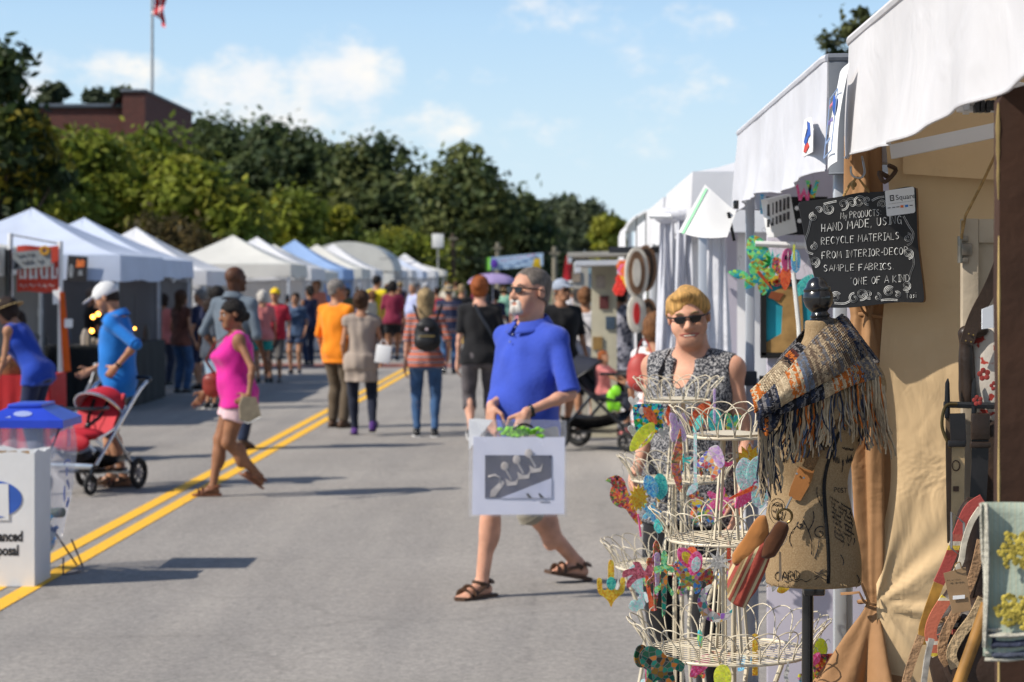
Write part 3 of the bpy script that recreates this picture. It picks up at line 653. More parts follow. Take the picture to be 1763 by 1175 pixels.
tent('white tent just past the draped white cloths', .72, 3.7, 15.2, 18.2, 2.34, .32, 3.0, TW, group=GR, seed=42, walls=('back', 'inner'))
def barrel(label, x0, x1, y0, y1, eave, peak, seed):
 t = thing('arched_tent', label, 'tent', ((x0+x1)/2, (y0+y1)/2, 0), group='white arched tents on the right kerb'); cx, a = (x0+x1)/2, (x1-x0)/2
 prof = [(-1, 0), (-1, eave)]+[(-math.cos(k/14*math.pi), 0) for k in range(0)]
 pts = [(x0, 0.02), (x0, eave)]+[(cx-a*math.cos(math.pi*k/16), eave+(peak-eave)*math.sin(math.pi*k/16)) for k in range(1, 16)]+[(x1, eave), (x1, .02)]
 def f(u, v): i = u*(len(pts)-1); k = min(int(i), len(pts)-2); q = i-k; return (pts[k][0]*(1-q)+pts[k+1][0]*q, y0+(y1-y0)*v, pts[k][1]*(1-q)+pts[k+1][1]*q)
 w = MB(); w.sheet(lambda u, v: f(u, v), len(pts)*2-1, 6); w.build('roof', TW, t, sharp=30)
 w = MB(); w.prism([(p[0], p[1]) for p in pts[1:-1]], (0, y0+.02, 0), (1, 0, 0), (0, 0, 1), .012); w.build('gable', TC, t)
 for xx in (x0+.06, x1-.06):
  w = MB(); w.box((xx, y0+.1, eave/2), (.05, .05, eave)); w.build('leg', ALU, t)
 w = MB(); w.tube([(p[0], y0-.01, p[1]) for p in pts[1:-1]], .022, 6); w.build('front_hoop', WHM, t)
barrel('arched white tent nearer of the pair, above the hanging ovals', .74, 3.5, 19.0, 22.2, 2.25, 2.60, 1)
barrel('arched white tent farther of the pair, above the flat awnings', .80, 3.6, 27.5, 31, 2.4, 2.84, 2)
def awning(label, x0, x1, y0, y1, z, drop, m):
 t = thing('awning', label, 'awning', ((x0+x1)/2, (y0+y1)/2, 0), group='flat booth awnings on the right kerb')
 w = MB(); w.add([(x0, y0, z-drop), (x1, y0, z), (x1, y1, z), (x0, y1, z-drop), (x0, y0, z-drop-.05), (x1, y0, z-.05), (x1, y1, z-.05), (x0, y1, z-drop-.05)], [(0, 1, 2, 3), (7, 6, 5, 4), (0, 4, 5, 1), (1, 5, 6, 2), (2, 6, 7, 3), (3, 7, 4, 0)]); w.build('roof_panel', m, t)
 for yy in (y0+.1, y1-.1):
  w = MB(); w.box((x1-.1, yy, z/2), (.05, .05, z-.05)); w.build('post', ALU, t)
 w = MB(); w.box((x0+.03, (y0+y1)/2, z-drop-.09), (.05, y1-y0, .06)); w.build('front_rail', ALU, t)
BEI = mat('awning_beige', (.42, .39, .34), .7, .1, 3)
awning('beige flat awning jutting out highest over the right row', .05, 1.8, 26, 28.2, 2.16, .05, BEI)
awning('grey edged awning jutting out below the beige one', .12, 1.9, 21.5, 24.5, 1.99, .03, ALU)
awning('thin white awning flap over the far crowd', .02, 1.4, 37, 39, 2.05, .28, WHM)
# ------------------------------------------------------------------ people
def skin(name, c): return mat('skin_'+name, c, .58, .17, 10, bump=.12, bscale=160, spec=.28, sss=.12)
SK = {'fair': skin('fair', (.56, .30, .21)), 'tan': skin('tan', (.40, .20, .115)), 'brown': skin('brown', (.27, .125, .065)), 'dark': skin('dark', (.085, .036, .02)), 'rosy': skin('rosy', (.58, .30, .20))}
def cloth(name, c, **k):
 k = {**dict(rough=.85, var=.09, scale=7, bump=.25, bscale=45, spec=.2, sheen=.15), **k}; return mat('cloth_'+name, c, **k)
def hair_mat(n, c):
 m = mat('hair_'+n, c, .6, .4, 60, bump=.8, bscale=150, spec=.22); nt, b, L = nodes_of(m)
 for q in [x for x in nt.nodes if x.type == 'TEX_NOISE']:
  mp = nt.nodes.new('ShaderNodeMapping'); mp.inputs['Scale'].default_value = (1.6, 1.6, .22); L(nt.nodes['Texture Coordinate'].outputs['Object'], mp.inputs[0]); L(mp.outputs[0], q.inputs['Vector'])
 return m
HAIR = {n: hair_mat(n, c) for n, c in dict(black=(.012, .009, .008), brown=(.06, .028, .014), dark=(.025, .014, .010), grey=(.20, .18, .165), salt=(.15, .125, .105), blond=(.55, .31, .10), ash=(.30, .215, .11), red=(.27, .075, .02), auburn=(.17, .075, .03), white=(.5, .47, .43)).items()}
BLK = mat('black_plastic', (.010, .010, .011), .25, .2, 5, spec=.5); SOLE = mat('dark_sole', (.02, .017, .015), .8); LEA = mat('brown_leather', (.07, .035, .018), .6, .25, 20)
WHT = mat('white_rubber', (.7, .7, .7), .6)
def unit(v): v = Vector(v); return v.normalized()
def ik(a, b, l1, l2, pole):
 """two-bone limb from a to b, bending towards pole; returns (mid, end)"""
 a, b, pole = Vector(a), Vector(b), Vector(pole); d = b-a; L = d.length; mx = (l1+l2)*.995
 if L > mx: d = d*(mx/L); L = mx; b = a+d
 if L < abs(l1-l2)+.01: L = abs(l1-l2)+.01; d = d.normalized()*L; b = a+d
 x = (l1*l1-l2*l2+L*L)/(2*L); h = math.sqrt(max(0, l1*l1-x*x)); u = d.normalized(); p = pole-u*pole.dot(u)
 p = p.normalized() if p.length > 1e-5 else u.orthogonal()
 return a+u*x+p*h, b
def person(label, px, Z, H=1.7, head=0.0, sex='m', tone='fair', girth=1.0, belly=0.0, bust=0.0, lean=0.0, side=0.0, twist=0.0, yaw=0.0, pitch=0.0, roll=0.0, feet=None, hands=(None, None), pole=(None, None), hdir=(None, None), pnorm=(None, None),
           curl=(.45, .45), top=None, sleeve=.45, hem=.47, neck='crew', collar=None, bottom=None, length=.27, flare=.012, shoe='shoe', shoe_m=None, hair='short', hair_m='brown', hat=None, hat_m=None, hat_m2=None, glasses=False, beard=None, smile=False,
           vox=.014, seat=None, group='people at the street fair', dress=None, watch=None, hand_size=1.0, wr=.006, X=None, face=True, drop=0.0, fw=False, hk=1.0, ht=None):
 """A clothed figure: one body mesh, hair and clothes as its parts. Local frame: x = own right, y = ahead, z up, metres."""
 x0 = at(px, 490, Z).x if X is None else X
 rot_ = Matrix.Rotation(R(-head), 3, 'Z')
 def loc_(q): return rot_ @ (at(*q[1:])-Vector((x0, Z, 0))) if q is not None and q[0] == 'px' else q       # a target given where the photo shows it
 def dir_(q): return rot_ @ Vector(q[1:]) if q is not None and q[0] == 'w' else q
 hands = [loc_(q) for q in hands]; pole = [dir_(q) for q in pole]; hdir = [dir_(q) for q in hdir]; pnorm = [dir_(q) for q in pnorm]
 root = thing('person', label, 'person', (x0, Z, 0), R(head), group); f = sex == 'f'; g = girth; rs = abs(hash(label)) % 1000 if False else sum(map(ord, label)) % 1000
 sc_ = H/1.75
 hipz = (.52*H if seat is None else seat)-drop; P = Vector((0, 0, hipz))
 Tt = Matrix.Translation(P) @ Matrix.Rotation(R(twist), 4, 'Z') @ Matrix.Rotation(R(side), 4, 'Y') @ Matrix.Rotation(R(-lean), 4, 'X') @ Matrix.Translation((0, 0, -.52*H))
 hw = .052*H*(1.08 if f else 1)*(.6+.4*g); shw = (.098 if f else .112)*H*(.72+.28*g)
 # torso sections (z, cx, cy, rx, ry), girth and belly included
 def S(z, rx, ry, cy=0): return (z*H, 0, cy*H, rx*H*g, ry*H*(.45+.55*g))
 bl = belly
 if f: TS = [S(.462, .085, .058), S(.50, .101, .071, -.006), S(.54, .098, .071+bl*.5, -.006+bl*.4), S(.60, .079+bl*.4, .060+bl*.8, bl*.8), S(.66, .076+bl*.25, .058+bl*.5+bust*.3, bl*.4+bust*.2), S(.72, .086, .064+bust, .004+bust*.9), S(.77, .090, .056+bust*.35, bust*.3), S(.80, .092, .044, -.002), S(.828, .066, .038, -.006), S(.85, .034, .032, -.006)]
 else: TS = [S(.462, .078, .056), S(.50, .092, .066), S(.54, .092, .068+bl*.6, bl*.5), S(.60, .088+bl*.35, .064+bl, bl*.9), S(.66, .092+bl*.2, .066+bl*.6, bl*.5), S(.72, .102, .070, .002), S(.77, .106, .062), S(.805, .102, .048, -.003), S(.832, .066, .040, -.006), S(.855, .037, .036, -.006)]
 sh = [Tt @ Vector((s*shw, -.004*H, .805*H)) for s in (1, -1)]; hip = [P+Vector((s*hw, 0, 0)) for s in (1, -1)]
 if feet is None: feet = ((.075, .03, 0, 0), (-.075, -.02, 0, 0))
 lt, ls = .245*H, .246*H; knees, ank, ft = [], [], []
 for i in (0, 1):
  q = feet[i]; fx, fy, fz, fp = q[:4]; fo = q[4] if len(q) > 4 else (8 if i == 0 else -8)
  a = Vector((fx, fy, .042*H+fz)); kn, an = ik(hip[i], a, lt, ls, (.12*(1 if i == 0 else -1), 1, .05)); knees.append(kn); ank.append(an)
  ft.append(Matrix.Translation(an) @ Matrix.Rotation(R(-fo), 4, 'Z') @ Matrix.Rotation(R(-fp), 4, 'X'))
 la, lf = .172*H, .148*H; elb, wri = [], []
 for i in (0, 1):
  s = 1 if i == 0 else -1; tg = hands[i]
  tg = Vector(tg) if tg is not None else Vector((s*(shw+.045*H*g), .05*H, .50*H+(hipz-.52*H)))
  e, w_ = ik(sh[i], tg, la, lf, pole[i] if pole[i] is not None else (s*.35, -1, -.1)); elb.append(e); wri.append(w_)
 nb = Tt @ Vector((0, -.004*H, .845*H)); hh = .141*H*hk
 Th = Matrix.Translation(nb) @ Matrix.Rotation(R(twist*.0), 4, 'Z') @ (Matrix.Rotation(R(-lean*.45), 4, 'X')) @ Matrix.Rotation(R(yaw), 4, 'Z') @ Matrix.Rotation(R(-pitch), 4, 'X') @ Matrix.Rotation(R(roll), 4, 'Y') @ Matrix.Translation((0, .012*H, (.022 if f else .028)*H))
 M3 = Th.to_3x3()
 def hp(x, y, z): return Th @ (Vector((x, y, z))*hh)
 def he(c, r, k=.25, op='u', grow=0): return s_ell(hp(*c), Vector(r)*hh, M3, k*hh*.3, op, grow)
 # ---- body
 A = .0165*H*(.62+.38*g)*(.88 if f else 1.0)
 B = [s_loft(TS, Tt, .03)]
 B += [s_cap(Tt @ Vector((0, -.006*H, .835*H)), hp(0, -.07, .12), .033*H*(.8+.2*g), .031*H*(.85+.15*g), .03)]
 for i in (0, 1):
  B += [s_cap(hip[i], knees[i], .050*H*(.4+.6*g), .030*H*(.6+.4*g), .04), s_cap(knees[i], ank[i], .0285*H*(.6+.4*g), .0185*H*(.8+.2*g), .03)]
  mid = knees[i]*.66+ank[i]*.34; back = (ft[i].to_3x3() @ Vector((0, -1, 0))); B += [s_ell(mid+back*.010*H, (.027*H*(.6+.4*g), .028*H*(.6+.4*g), .065*H), None, .03)]
  F_ = ft[i]
  B += [s_cap(F_ @ Vector((0, -.018*H, -.020*H)), F_ @ Vector((0, .055*H, -.026*H)), .0185*H, .0165*H, .02), s_cap(ank[i], F_ @ Vector((0, .04*H, -.022*H)), .019*H, .014*H, .02)]
  for t_ in range(5):
   tx = (-.017+.0085*t_)*H*(1 if i == 1 else -1)*-1; B.append(s_cap(F_ @ Vector((tx*.8, .055*H, -.030*H)), F_ @ Vector((tx*1.05, (.088-.004*t_)*H, -.034*H)), .0075*H, .0052*H, .006))
  B += [s_ell(sh[i], (.030*H*(.7+.3*g),)*3, None, .03), s_cap(sh[i], elb[i], A*1.38, A*1.1, .03), s_cap(elb[i], wri[i], A*1.08, A*.72, .02), s_ell(elb[i]*.72+wri[i]*.28, (A*1.14,)*3, None, .02)]
  # hand: palm, four fingers of unequal length with two bends, thumb from the side of the palm
  s = 1 if i == 0 else -1; hs = .108*H*hand_size
  d = unit(hdir[i]) if hdir[i] is not None else unit(wri[i]-elb[i]); n = Vector(pnorm[i]) if pnorm[i] is not None else Vector((-s, .15, 0)); n = (n-d*n.dot(d)).normalized(); l = d.cross(n)*s*1.0
  if pnorm[i] is None and l.y < 0: l = -l
  o = wri[i]; Mh = Matrix((l, d, n)).transposed()
  B.append(s_ell(o+d*hs*.27, (hs*.205, hs*.30, hs*.095), Mh, .012)); B.append(s_cap(o-d*hs*.03, o+d*hs*.2, A*.70, hs*.12, .015))
  cu = curl[i]
  for q in range(4):
   ln = hs*(.47, .53, .49, .39)[q]; b0 = o+d*hs*.50+l*hs*(.145-.097*q)-d*hs*(.0, -.02, .0, .05)[q]
   a1, a2 = cu*1.15, cu*2.2; d1 = d*math.cos(a1)+n*math.sin(a1); d2 = d*math.cos(a2)+n*math.sin(a2); d1 = (d1+l*(.10-.067*q)*(1-cu)).normalized()
   B += [s_cap(b0-d*hs*.12, b0+d1*ln*.5, hs*.052, hs*.045, .008), s_cap(b0+d1*ln*.5, b0+d1*ln*.5+d2*ln*.5, hs*.045, hs*.036, .004)]
  t0 = o+d*hs*.14+l*hs*.17; t1 = t0+(l*.72+d*.62+n*(.25+cu*.3)).normalized()*hs*.26; t2 = t1+(l*(.2-.4*cu)+d*.9+n*(.2+cu*.5)).normalized()*hs*.23
  B += [s_cap(t0, t1, hs*.072, hs*.056, .012), s_cap(t1, t2, hs*.054, hs*.040, .004)]
 fc = .9 if f else 1.0
 B += [he((0, -.06, .63), (.34, .425, .37)), he((0, .12, .40), (.265, .285, .345)), he((0, .21, .17), (.17*fc, .17, .15)), s_cap(hp(-.10, .30, .10), hp(.10, .30, .10), .085*hh*fc, None, .03), he((.16, .20, .36), (.13, .13, .16)), he((-.16, .20, .36), (.13, .13, .16)),
          he((0, -.12, .30), (.24, .26, .30))]
 B += [he((.36, -.03, .46), (.035, .095, .135), .1), he((-.36, -.03, .46), (.035, .095, .135), .1)]
 B += [he((0, .345, .585), (.21, .07, .05), .3), s_cap(hp(0, .385, .52), hp(0, .475, .36), .036*hh, .062*hh, .014), he((.055, .43, .335), (.045, .05, .04), .1), he((-.055, .43, .335), (.045, .05, .04), .1)]
 B += [he((.135, .405, .50), (.075, .06, .05), .2, 's'), he((-.135, .405, .50), (.075, .06, .05), .2, 's')]
 B += [s_cap(hp(-.085, .365, .215), hp(.085, .365, .215), .030*hh, None, .01), s_cap(hp(-.07, .362, .175), hp(.07, .362, .175), .032*hh, None, .01), s_cap(hp(-.09, .41, .195), hp(.09, .41, .195), .010*hh, None, .006, 's')]
 if fw: B += [he((fw_*.17, .19, .31), (.14, .16, .15), .4) for fw_ in (1, -1)]+[he((fw_*.085, .21, .12), (.12, .14, .11), .4) for fw_ in (1, -1)]+[s_cap(Tt @ Vector((0, -.006*H, .83*H)), hp(0, -.06, .10), (.036 if f else .032)*H, .033*H, .03)]
 if g > 1.12 and f: B += [he((0, .20, .03), (.16, .14, .10), .5)]
 sdf_obj('body', B, vox, SK[tone], root)
 if face and not glasses:
  for s in (1, -1):
   w = MB(); w.ball(hp(s*.135, .330, .50), .050*hh, 10, 7); w.build('eye', mat('eye_white', (.6, .57, .54), .2), root, world=False)
   w = MB(); w.ball(hp(s*.135, .352, .495), .033*hh, 8, 6); w.build('iris', mat('iris', (.03, .018, .012), .15), root, world=False)
 if face:
  for s in (1, -1): w = MB(); w.tube([hp(s*.06, .405, .585), hp(s*.14, .40, .615), hp(s*.22, .35, .585)], [.014*hh, .018*hh, .009*hh], 5); w.build('eyebrow', HAIR[hair_m] if hair_m not in ('blond', 'white') else HAIR['ash'], root, world=False)
  k_ = 1.75 if smile else 1.0; w = MB()
  for dz in ((.024, -.028) if smile else (0,)): w.tube([hp(-.10*k_, .372, .195+(.022 if smile else 0)), hp(-.05*k_, .402, .197+dz), hp(.05*k_, .402, .197+dz), hp(.10*k_, .372, .195+(.022 if smile else 0))], [.012*hh, .022*hh, .022*hh, .012*hh], 6, flat=.6)
  w.build('lips', mat('lips', (.36, .10, .08), .45), root, world=False)
 if smile:
  w = MB(); w.tube([hp(-.155, .358, .226), hp(-.08, .400, .200), hp(.08, .400, .200), hp(.155, .358, .226)], [.004*hh, .024*hh, .024*hh, .004*hh], 8, flat=.6); w.build('teeth', mat('teeth', (.52, .46, .36), .3), root, world=False)
 # ---- hair
 if hair != 'bald':
  Hh = []; hm = HAIR[hair_m]; t = dict(short=.03, crop=.008, pixie=.05, bob=.07, long=.065, pony=.04, bun=.04, curly=.10, updo=.06)[hair] if ht is None else ht
  Hh = [he((0, -.08, .64), (.345+t, .43+t, .375+t)), he((0, -.16, .42), (.30+t, .30+t, .36))]
  if hair in ('bob', 'long', 'curly', 'pixie'):
   zb = dict(bob=.10, long=-.75, curly=.30, pixie=.30)[hair]; n_ = 4
   for s in (-1, 1): Hh += [s_cap(hp(s*.26, -.06, .6), hp(s*.30, -.08, max(zb, .12)), .13*hh, .12*hh, .05)] if hair != 'pixie' else [s_cap(hp(s*.24, -.02, .66), hp(s*.30, -.06, .50), .10*hh, .05*hh, .05)]
   if hair == 'long': Hh += [s_loft([(-.85*hh, 0, -.34*hh, .27*hh, .07*hh), (-.3*hh, 0, -.36*hh, .37*hh, .11*hh), (.2*hh, 0, -.26*hh, .38*hh, .2*hh), (.6*hh, 0, -.14*hh, .36*hh, .3*hh)], Th, .03)]
   else: Hh += [he((0, -.24, .36), (.30+t, .22+t, .30))]
  if hair in ('bun', 'updo'): Hh += [he((0, -.50, .62 if hair == 'updo' else .34), (.20, .19, .20))]
  if hair == 'pony': Hh += [he((0, -.48, .50), (.12, .14, .12)), s_cap(hp(0, -.54, .46), hp(.03, -.56, -.05), .11*hh, .05*hh, .03)]
  top_l = .82 if hair in ('crop',) else (.76 if not f else .72)
  Hh += [he((0, .42, .32), (.36 if hair not in ('bob', 'long', 'pixie') else .30, .44, top_l-.32), .15, 's')]
  if hair == 'pixie': Hh += [he((.04, .20, .89), (.27, .20, .10)), he((-.20, .17, .83), (.10, .13, .10))]
  if hair in ('short', 'crop', 'pixie'): Hh += [he((0, -.02, .14), (.6, .33, .20), .1, 's'), he((0, -.1, .08), (.5, .5, .14), .1, 's')]
  for s in (1, -1):
   if hair in ('short', 'crop', 'pixie', 'pony', 'bun', 'updo'): Hh += [he((s*.40, .01, .42), (.12, .13, .18), .06, 's')]
  Hh += [s_noise(.003 if hair != 'crop' else .0015, 90, rs)]
  if hair == 'pixie': Hh += [s_noise(.0025, 70, rs+1)]
  sdf_obj('hair', Hh, min(vox, .012) if vox < .02 else vox*.8, hm, root)
 if beard:
  sdf_obj('beard', [he((0, .345, .07), (.155, .13, .115)), s_cap(hp(-.135, .365, .20), hp(-.13, .33, .05), .050*hh, .05*hh, .02), s_cap(hp(.135, .365, .20), hp(.13, .33, .05), .050*hh, .05*hh, .02), s_cap(hp(-.10, .39, .265), hp(.10, .39, .265), .036*hh, None, .02), he((0, .45, .195), (.085, .08, .030), .05, 's'), s_noise(.0016, 130, 3)], min(vox, .006), HAIR[beard], root)
 if glasses:
  gl = MB()
  for s in (1, -1):
   gl.prism([(q.x, q.y) for q in cat([(s*a_, b_, 0) for a_, b_ in ((-.10, .035), (-.085, -.04), (-.04, -.075), (.045, -.072), (.092, -.035), (.112, .04), (.05, .056), (-.05, .054))], 4, True)], hp(s*.135, .455-.02, .50), M3 @ Vector((1, -.12*s, 0))*hh, M3 @ Vector((0, 0, 1))*hh, .006)
   gl.tube([hp(s*.24, .40, .53), hp(s*.36, .25, .53), hp(s*.385, .0, .52), hp(s*.38, -.08, .47)], .010*hh*1.6, 5)
  gl.tube([hp(-.24, .415, .535), hp(-.05, .46, .54), hp(.05, .46, .54), hp(.24, .415, .535)], .014*hh*1.3, 5)
  gl.build('sunglasses', BLK, root, world=False, sharp=30)
 if hat == 'cap':
  sdf_obj('cap', [he((0, -.07, .66), (.385, .47, .40)), s_ell(hp(0, .52, .70), Vector((.30, .36, .035))*hh, Th.to_3x3() @ Matrix.Rotation(R(-8), 3, 'X'), .012), s_ell(hp(0, -.05, .20), Vector((.55, .70, .40))*hh, M3, .01, 's')], min(vox, .010), hat_m, root)
  w = MB(); w.ball(hp(0, -.07, 1.065), .03*hh); w.build('cap_button', hat_m, root, world=False)
 if hat == 'straw':
  w = MB(); w.lathe([(.001, .98*hh), (.20*hh, 1.0*hh), (.33*hh, .93*hh), (.39*hh, .66*hh), (.42*hh, .62*hh), (.66*hh, .57*hh), (.68*hh, .55*hh), (.42*hh, .58*hh), (.385*hh, .6*hh)], (0, 0, 0), 28, Matrix.Identity(3))
  w.v = [Th @ (Vector((v[0], v[1]*1.12, v[2]))+Vector((0, -.05*hh, 0))) for v in w.v]; w.build('straw_hat', hat_m, root, world=False, sharp=60)
  if hat_m2:
   w = MB(); w.lathe([(.395*hh, .74*hh), (.405*hh, .63*hh), (.39*hh, .63*hh), (.38*hh, .74*hh)], (0, 0, 0), 28); w.v = [Th @ (Vector((v[0], v[1]*1.12, v[2]))+Vector((0, -.05*hh, 0))) for v in w.v]; w.build('hat_band', hat_m2, root, world=False)
 # ---- clothes
 if top is not None:
  gr = .010+.006*g
  hz = hem*H; st = [q for q in TS if q[0] >= hz-.03*H]
  C = [s_loft([(hz-.01*H, 0, st[0][2], max(st[0][3], TS[1][3])+.004, max(st[0][4], TS[1][4])+.004)]+[q for q in st if q[0] > hz+.005*H][:-1], Tt, .02, grow=gr, zlo=hz, wr=wr, seed=rs)]
  for i in (0, 1):
   r0 = .051*H*(.4+.6*g)+.018; C += [s_cap(hip[i], hip[i]+(knees[i]-hip[i])*.6, r0, r0*.9, .03, clip=(0, 0, -1, -hz))]
  if dress:                                                    # longer body of a dress or tunic: hem height, hem half-width, half-depth
   C += [s_loft([(dress[0]*H, 0, 0, dress[1]*H, dress[2]*H), (dress[0]*.5*H+.25*H, 0, 0, (dress[1]*.5+.052)*H, (dress[2]*.5+.036)*H), (.50*H, 0, TS[1][2], TS[1][3]+.012, TS[1][4]+.012), (.56*H, 0, TS[2][2], TS[2][3]+.006, TS[2][4]+.006)], None, .04, wr=.012, seed=rs)]
  for i in (0, 1):
   s = 1 if i == 0 else -1
   C += [s_cap(Tt @ Vector((s*.05*H, -.005*H, .822*H)), sh[i], .028*H*(.8+.2*g), .033*H*(.72+.28*g), .03, grow=.006 if sleeve > 0 else .003)]
   if sleeve > 0:
    tot = la+lf; Lh = sleeve*tot
    if Lh <= la:
     e = sh[i]+(elb[i]-sh[i])*(Lh/la); C += [s_cap(sh[i], e, A*1.38+.013, A*1.35+.017, .02, flat=True)]
    else:
     e = elb[i]+(wri[i]-elb[i])*((Lh-la)/lf); C += [s_cap(sh[i], elb[i], A*1.38+.013, A*1.2+.013, .03), s_cap(elb[i], e, A*1.1+.014, A*.8+.014, .02, flat=True)]
  if sleeve > 0: C += [s_noise(.0022, 42, rs)]
  if sleeve == 0:
   for i in (0, 1): s = 1 if i == 0 else -1; C += [s_ell(sh[i]+(Tt.to_3x3() @ Vector((s*.030*H, 0, -.010*H))), (.027*H, .075*H, .075*H), Tt.to_3x3(), .012, 's')]
   if neck != 'v': C += [s_noise(.002, 40, rs)]
  nz = {'crew': (0, .035, .865, .050, .05, .030), 'scoop': (0, .05, .84, .052, .05, .045), 'v': (0, .06, .812, .027, .05, .058), 'polo': (0, .03, .87, .044, .045, .03)}[neck]
  C += [s_ell(Tt @ (Vector(nz[:3])*H), Vector(nz[3:])*H, Tt.to_3x3(), .008, 's'), s_cap(Tt @ Vector((0, -.006*H, .84*H)), hp(0, -.05, .3), .034*H*(.8+.2*g), .036*H, .006, 's')]
  sdf_obj('dress' if dress else 'shirt', C, vox, top, root)
 if top is not None and 0 < sleeve < .6 and vox < .0135:
  for i in (0, 1):
   d = (elb[i]-sh[i]).normalized(); e = sh[i]+d*min(sleeve*(la+lf), la)-d*.012; q = d.to_track_quat('Z', 'Y').to_matrix(); r_ = A*1.35+.0165; w = MB(); w.tube([e+q @ Vector((r_*math.cos(a), r_*math.sin(a), 0)) for a in [2*math.pi*k/24 for k in range(24)]], .0045, 5, closed=True); w.build('sleeve_hem', top, root, world=False)
 if collar is not None:
  w = MB(); cz, cr_ = .838, .046*(.8+.2*g)
  def cf(u, v):
   th = R(98)+R(344)*u; op = .5+.5*math.cos(2*math.pi*u); x = cr_*1.05*math.cos(th); y = cr_*.98*math.sin(th)-.002; z = cz-.010*op+.018*(1-op)*(1)
   fl = v*2; r_ = 1+(.06 if fl <= 1 else .06+.42*(fl-1)); z += (.020*fl if fl <= 1 else .020-.032*(fl-1)); return Tt @ (Vector((x*r_, y*r_+(.006 if op > .6 else 0)*v, z))*H)
  w.sheet(cf, 40, 7); o = w.build('collar', collar, root, world=False, sharp=70); so = o.modifiers.new('thick', 'SOLIDIFY'); so.thickness = .004
  for k in range(3):
   w = MB(); z = .835-.022*k; w.ball(Tt @ Vector((.004, (.052+.010*k)*H*1.0*(.8+.2*g)+.006, z*H)), .006, 8, 5)
   w.build('button', mat('button', (.25, .27, .4), .3), root, world=False)
 if bottom is not None:
  C = [s_loft([TS[0], TS[1], TS[2], S(.57, .086, .064+bl*.6, bl*.6)], Matrix.Translation(P-Vector((0, 0, .52*H))) @ Matrix.Rotation(R(twist*.5), 4, 'Z'), .03, grow=.007, zhi=.575*H)]
  for i in (0, 1):
   Lg = lt+ls; cut = length*Lg if length <= 1 else Lg; r0, r1, r2 = .051*H*(.4+.6*g)+.008, .033*H*(.6+.4*g)+.008, .0215*H*(.8+.2*g)+.006
   if cut <= lt: e = hip[i]+(knees[i]-hip[i])*(cut/lt); C += [s_cap(hip[i], e, r0, r0+(r1-r0)*cut/lt+flare, .025, flat=True)]
   else: e = knees[i]+(ank[i]-knees[i])*min(.97, (cut-lt)/ls); C += [s_cap(hip[i], knees[i], r0, r1+flare*.4, .035), s_cap(knees[i], e, r1+flare*.4, r1+(r2-r1)*(cut-lt)/ls+flare, .02, flat=True), *([s_ell(knees[i]*.66+e*.34+Vector((0, -.010*H, 0)), (.028*H*(.6+.4*g)+flare*.6, .029*H*(.6+.4*g)+flare*.6, .065*H), None, .03)] if length > .85 else [])]
  C += [s_noise(.0028, 36, rs+5)]
  sdf_obj('trousers' if length > .85 else 'shorts', C, vox, bottom, root)
 # ---- footwear
 for i in (0, 1):
  F_ = ft[i]; fp_ = feet[i]
  if shoe == 'shoe':
   sdf_obj('shoe', [s_cap(F_ @ Vector((0, -.020*H, -.020*H)), F_ @ Vector((0, .062*H, -.026*H)), .0235*H, .020*H, .02), s_cap(ank[i]+Vector((0, 0, .002)), F_ @ Vector((0, .045*H, -.018*H)), .0245*H, .019*H, .02), s_cap(F_ @ Vector((0, .05*H, -.028*H)), F_ @ Vector((0, .085*H, -.030*H)), .021*H, .013*H, .015)], min(vox, .012), shoe_m or BLK, root)
   w = MB(); ol = [(-.022, -.04), (.022, -.04), (.026, .0), (.028, .06), (.022, .09), (.0, .105), (-.022, .09), (-.028, .06), (-.026, 0)]; w.prism(ol, F_ @ Vector((0, 0, -.0395*H)), F_.to_3x3() @ Vector((H, 0, 0)), F_.to_3x3() @ Vector((0, H, 0)), .007*H); w.build('sole', WHT if shoe_m is None and f else SOLE, root, world=False)
  elif shoe == 'sandal':
   w = MB(); ol = [(-.022, -.045), (.022, -.045), (.025, .0), (.030, .06), (.026, .09), (.004, .107), (-.022, .095), (-.028, .06), (-.025, 0)]; w.prism(ol, F_ @ Vector((0, 0, -.0385*H)), F_.to_3x3() @ Vector((H, 0, 0)), F_.to_3x3() @ Vector((0, H, 0)), .011*H)
   o = w.build('sandal', shoe_m or LEA, root, world=False)
   w = MB()
   def strap(y, z, rr, hgt): w.tube([F_ @ (Vector((rr*math.cos(a), y+hgt[1]*math.sin(a), z+hgt[0]*math.sin(a)))*H) for a in [math.pi*k/8 for k in range(9)]], .0075*H, 6, flat=.35)
   strap(.052, -.033, .028, (.030, 0)); strap(.072, -.034, .027, (.022, 0)); strap(-.006, -.010, .0235, (.014, .036)); w.tube([F_ @ (Vector((.024*math.cos(a), -.008+.030*math.sin(a), .004))*H) for a in [math.pi+math.pi*k/8 for k in range(9)]], .008*H, 6, flat=.4)
   for s in (-1, 1): w.tube([F_ @ (Vector(q)*H) for q in ((s*.024, .06, -.03), (s*.025, .03, -.014), (s*.0235, -.004, -.004))], .006*H, 6, flat=.5)
   w.build('sandal_straps', shoe_m or LEA, root, world=False)
 if watch is not None:
  i = watch; d = (wri[i]-elb[i]).normalized(); o = wri[i]-d*.028; q = d.to_track_quat('Z', 'Y').to_matrix(); w = MB()
  w.tube([o+q @ Vector((A*.86*math.cos(a), A*.86*math.sin(a), 0)) for a in [2*math.pi*k/16 for k in range(16)]], .010, 6, closed=True, flat=.4); n = Vector((-.2, -1, .25)); n = (n-d*n.dot(d)).normalized(); w.box(o+n*A*.95, (.034, .036, .010), Matrix((d, n.cross(d), n)).transposed(), .004); w.build('watch', BLK, root, world=False)
 root['_i'] = 0; del root['_i']
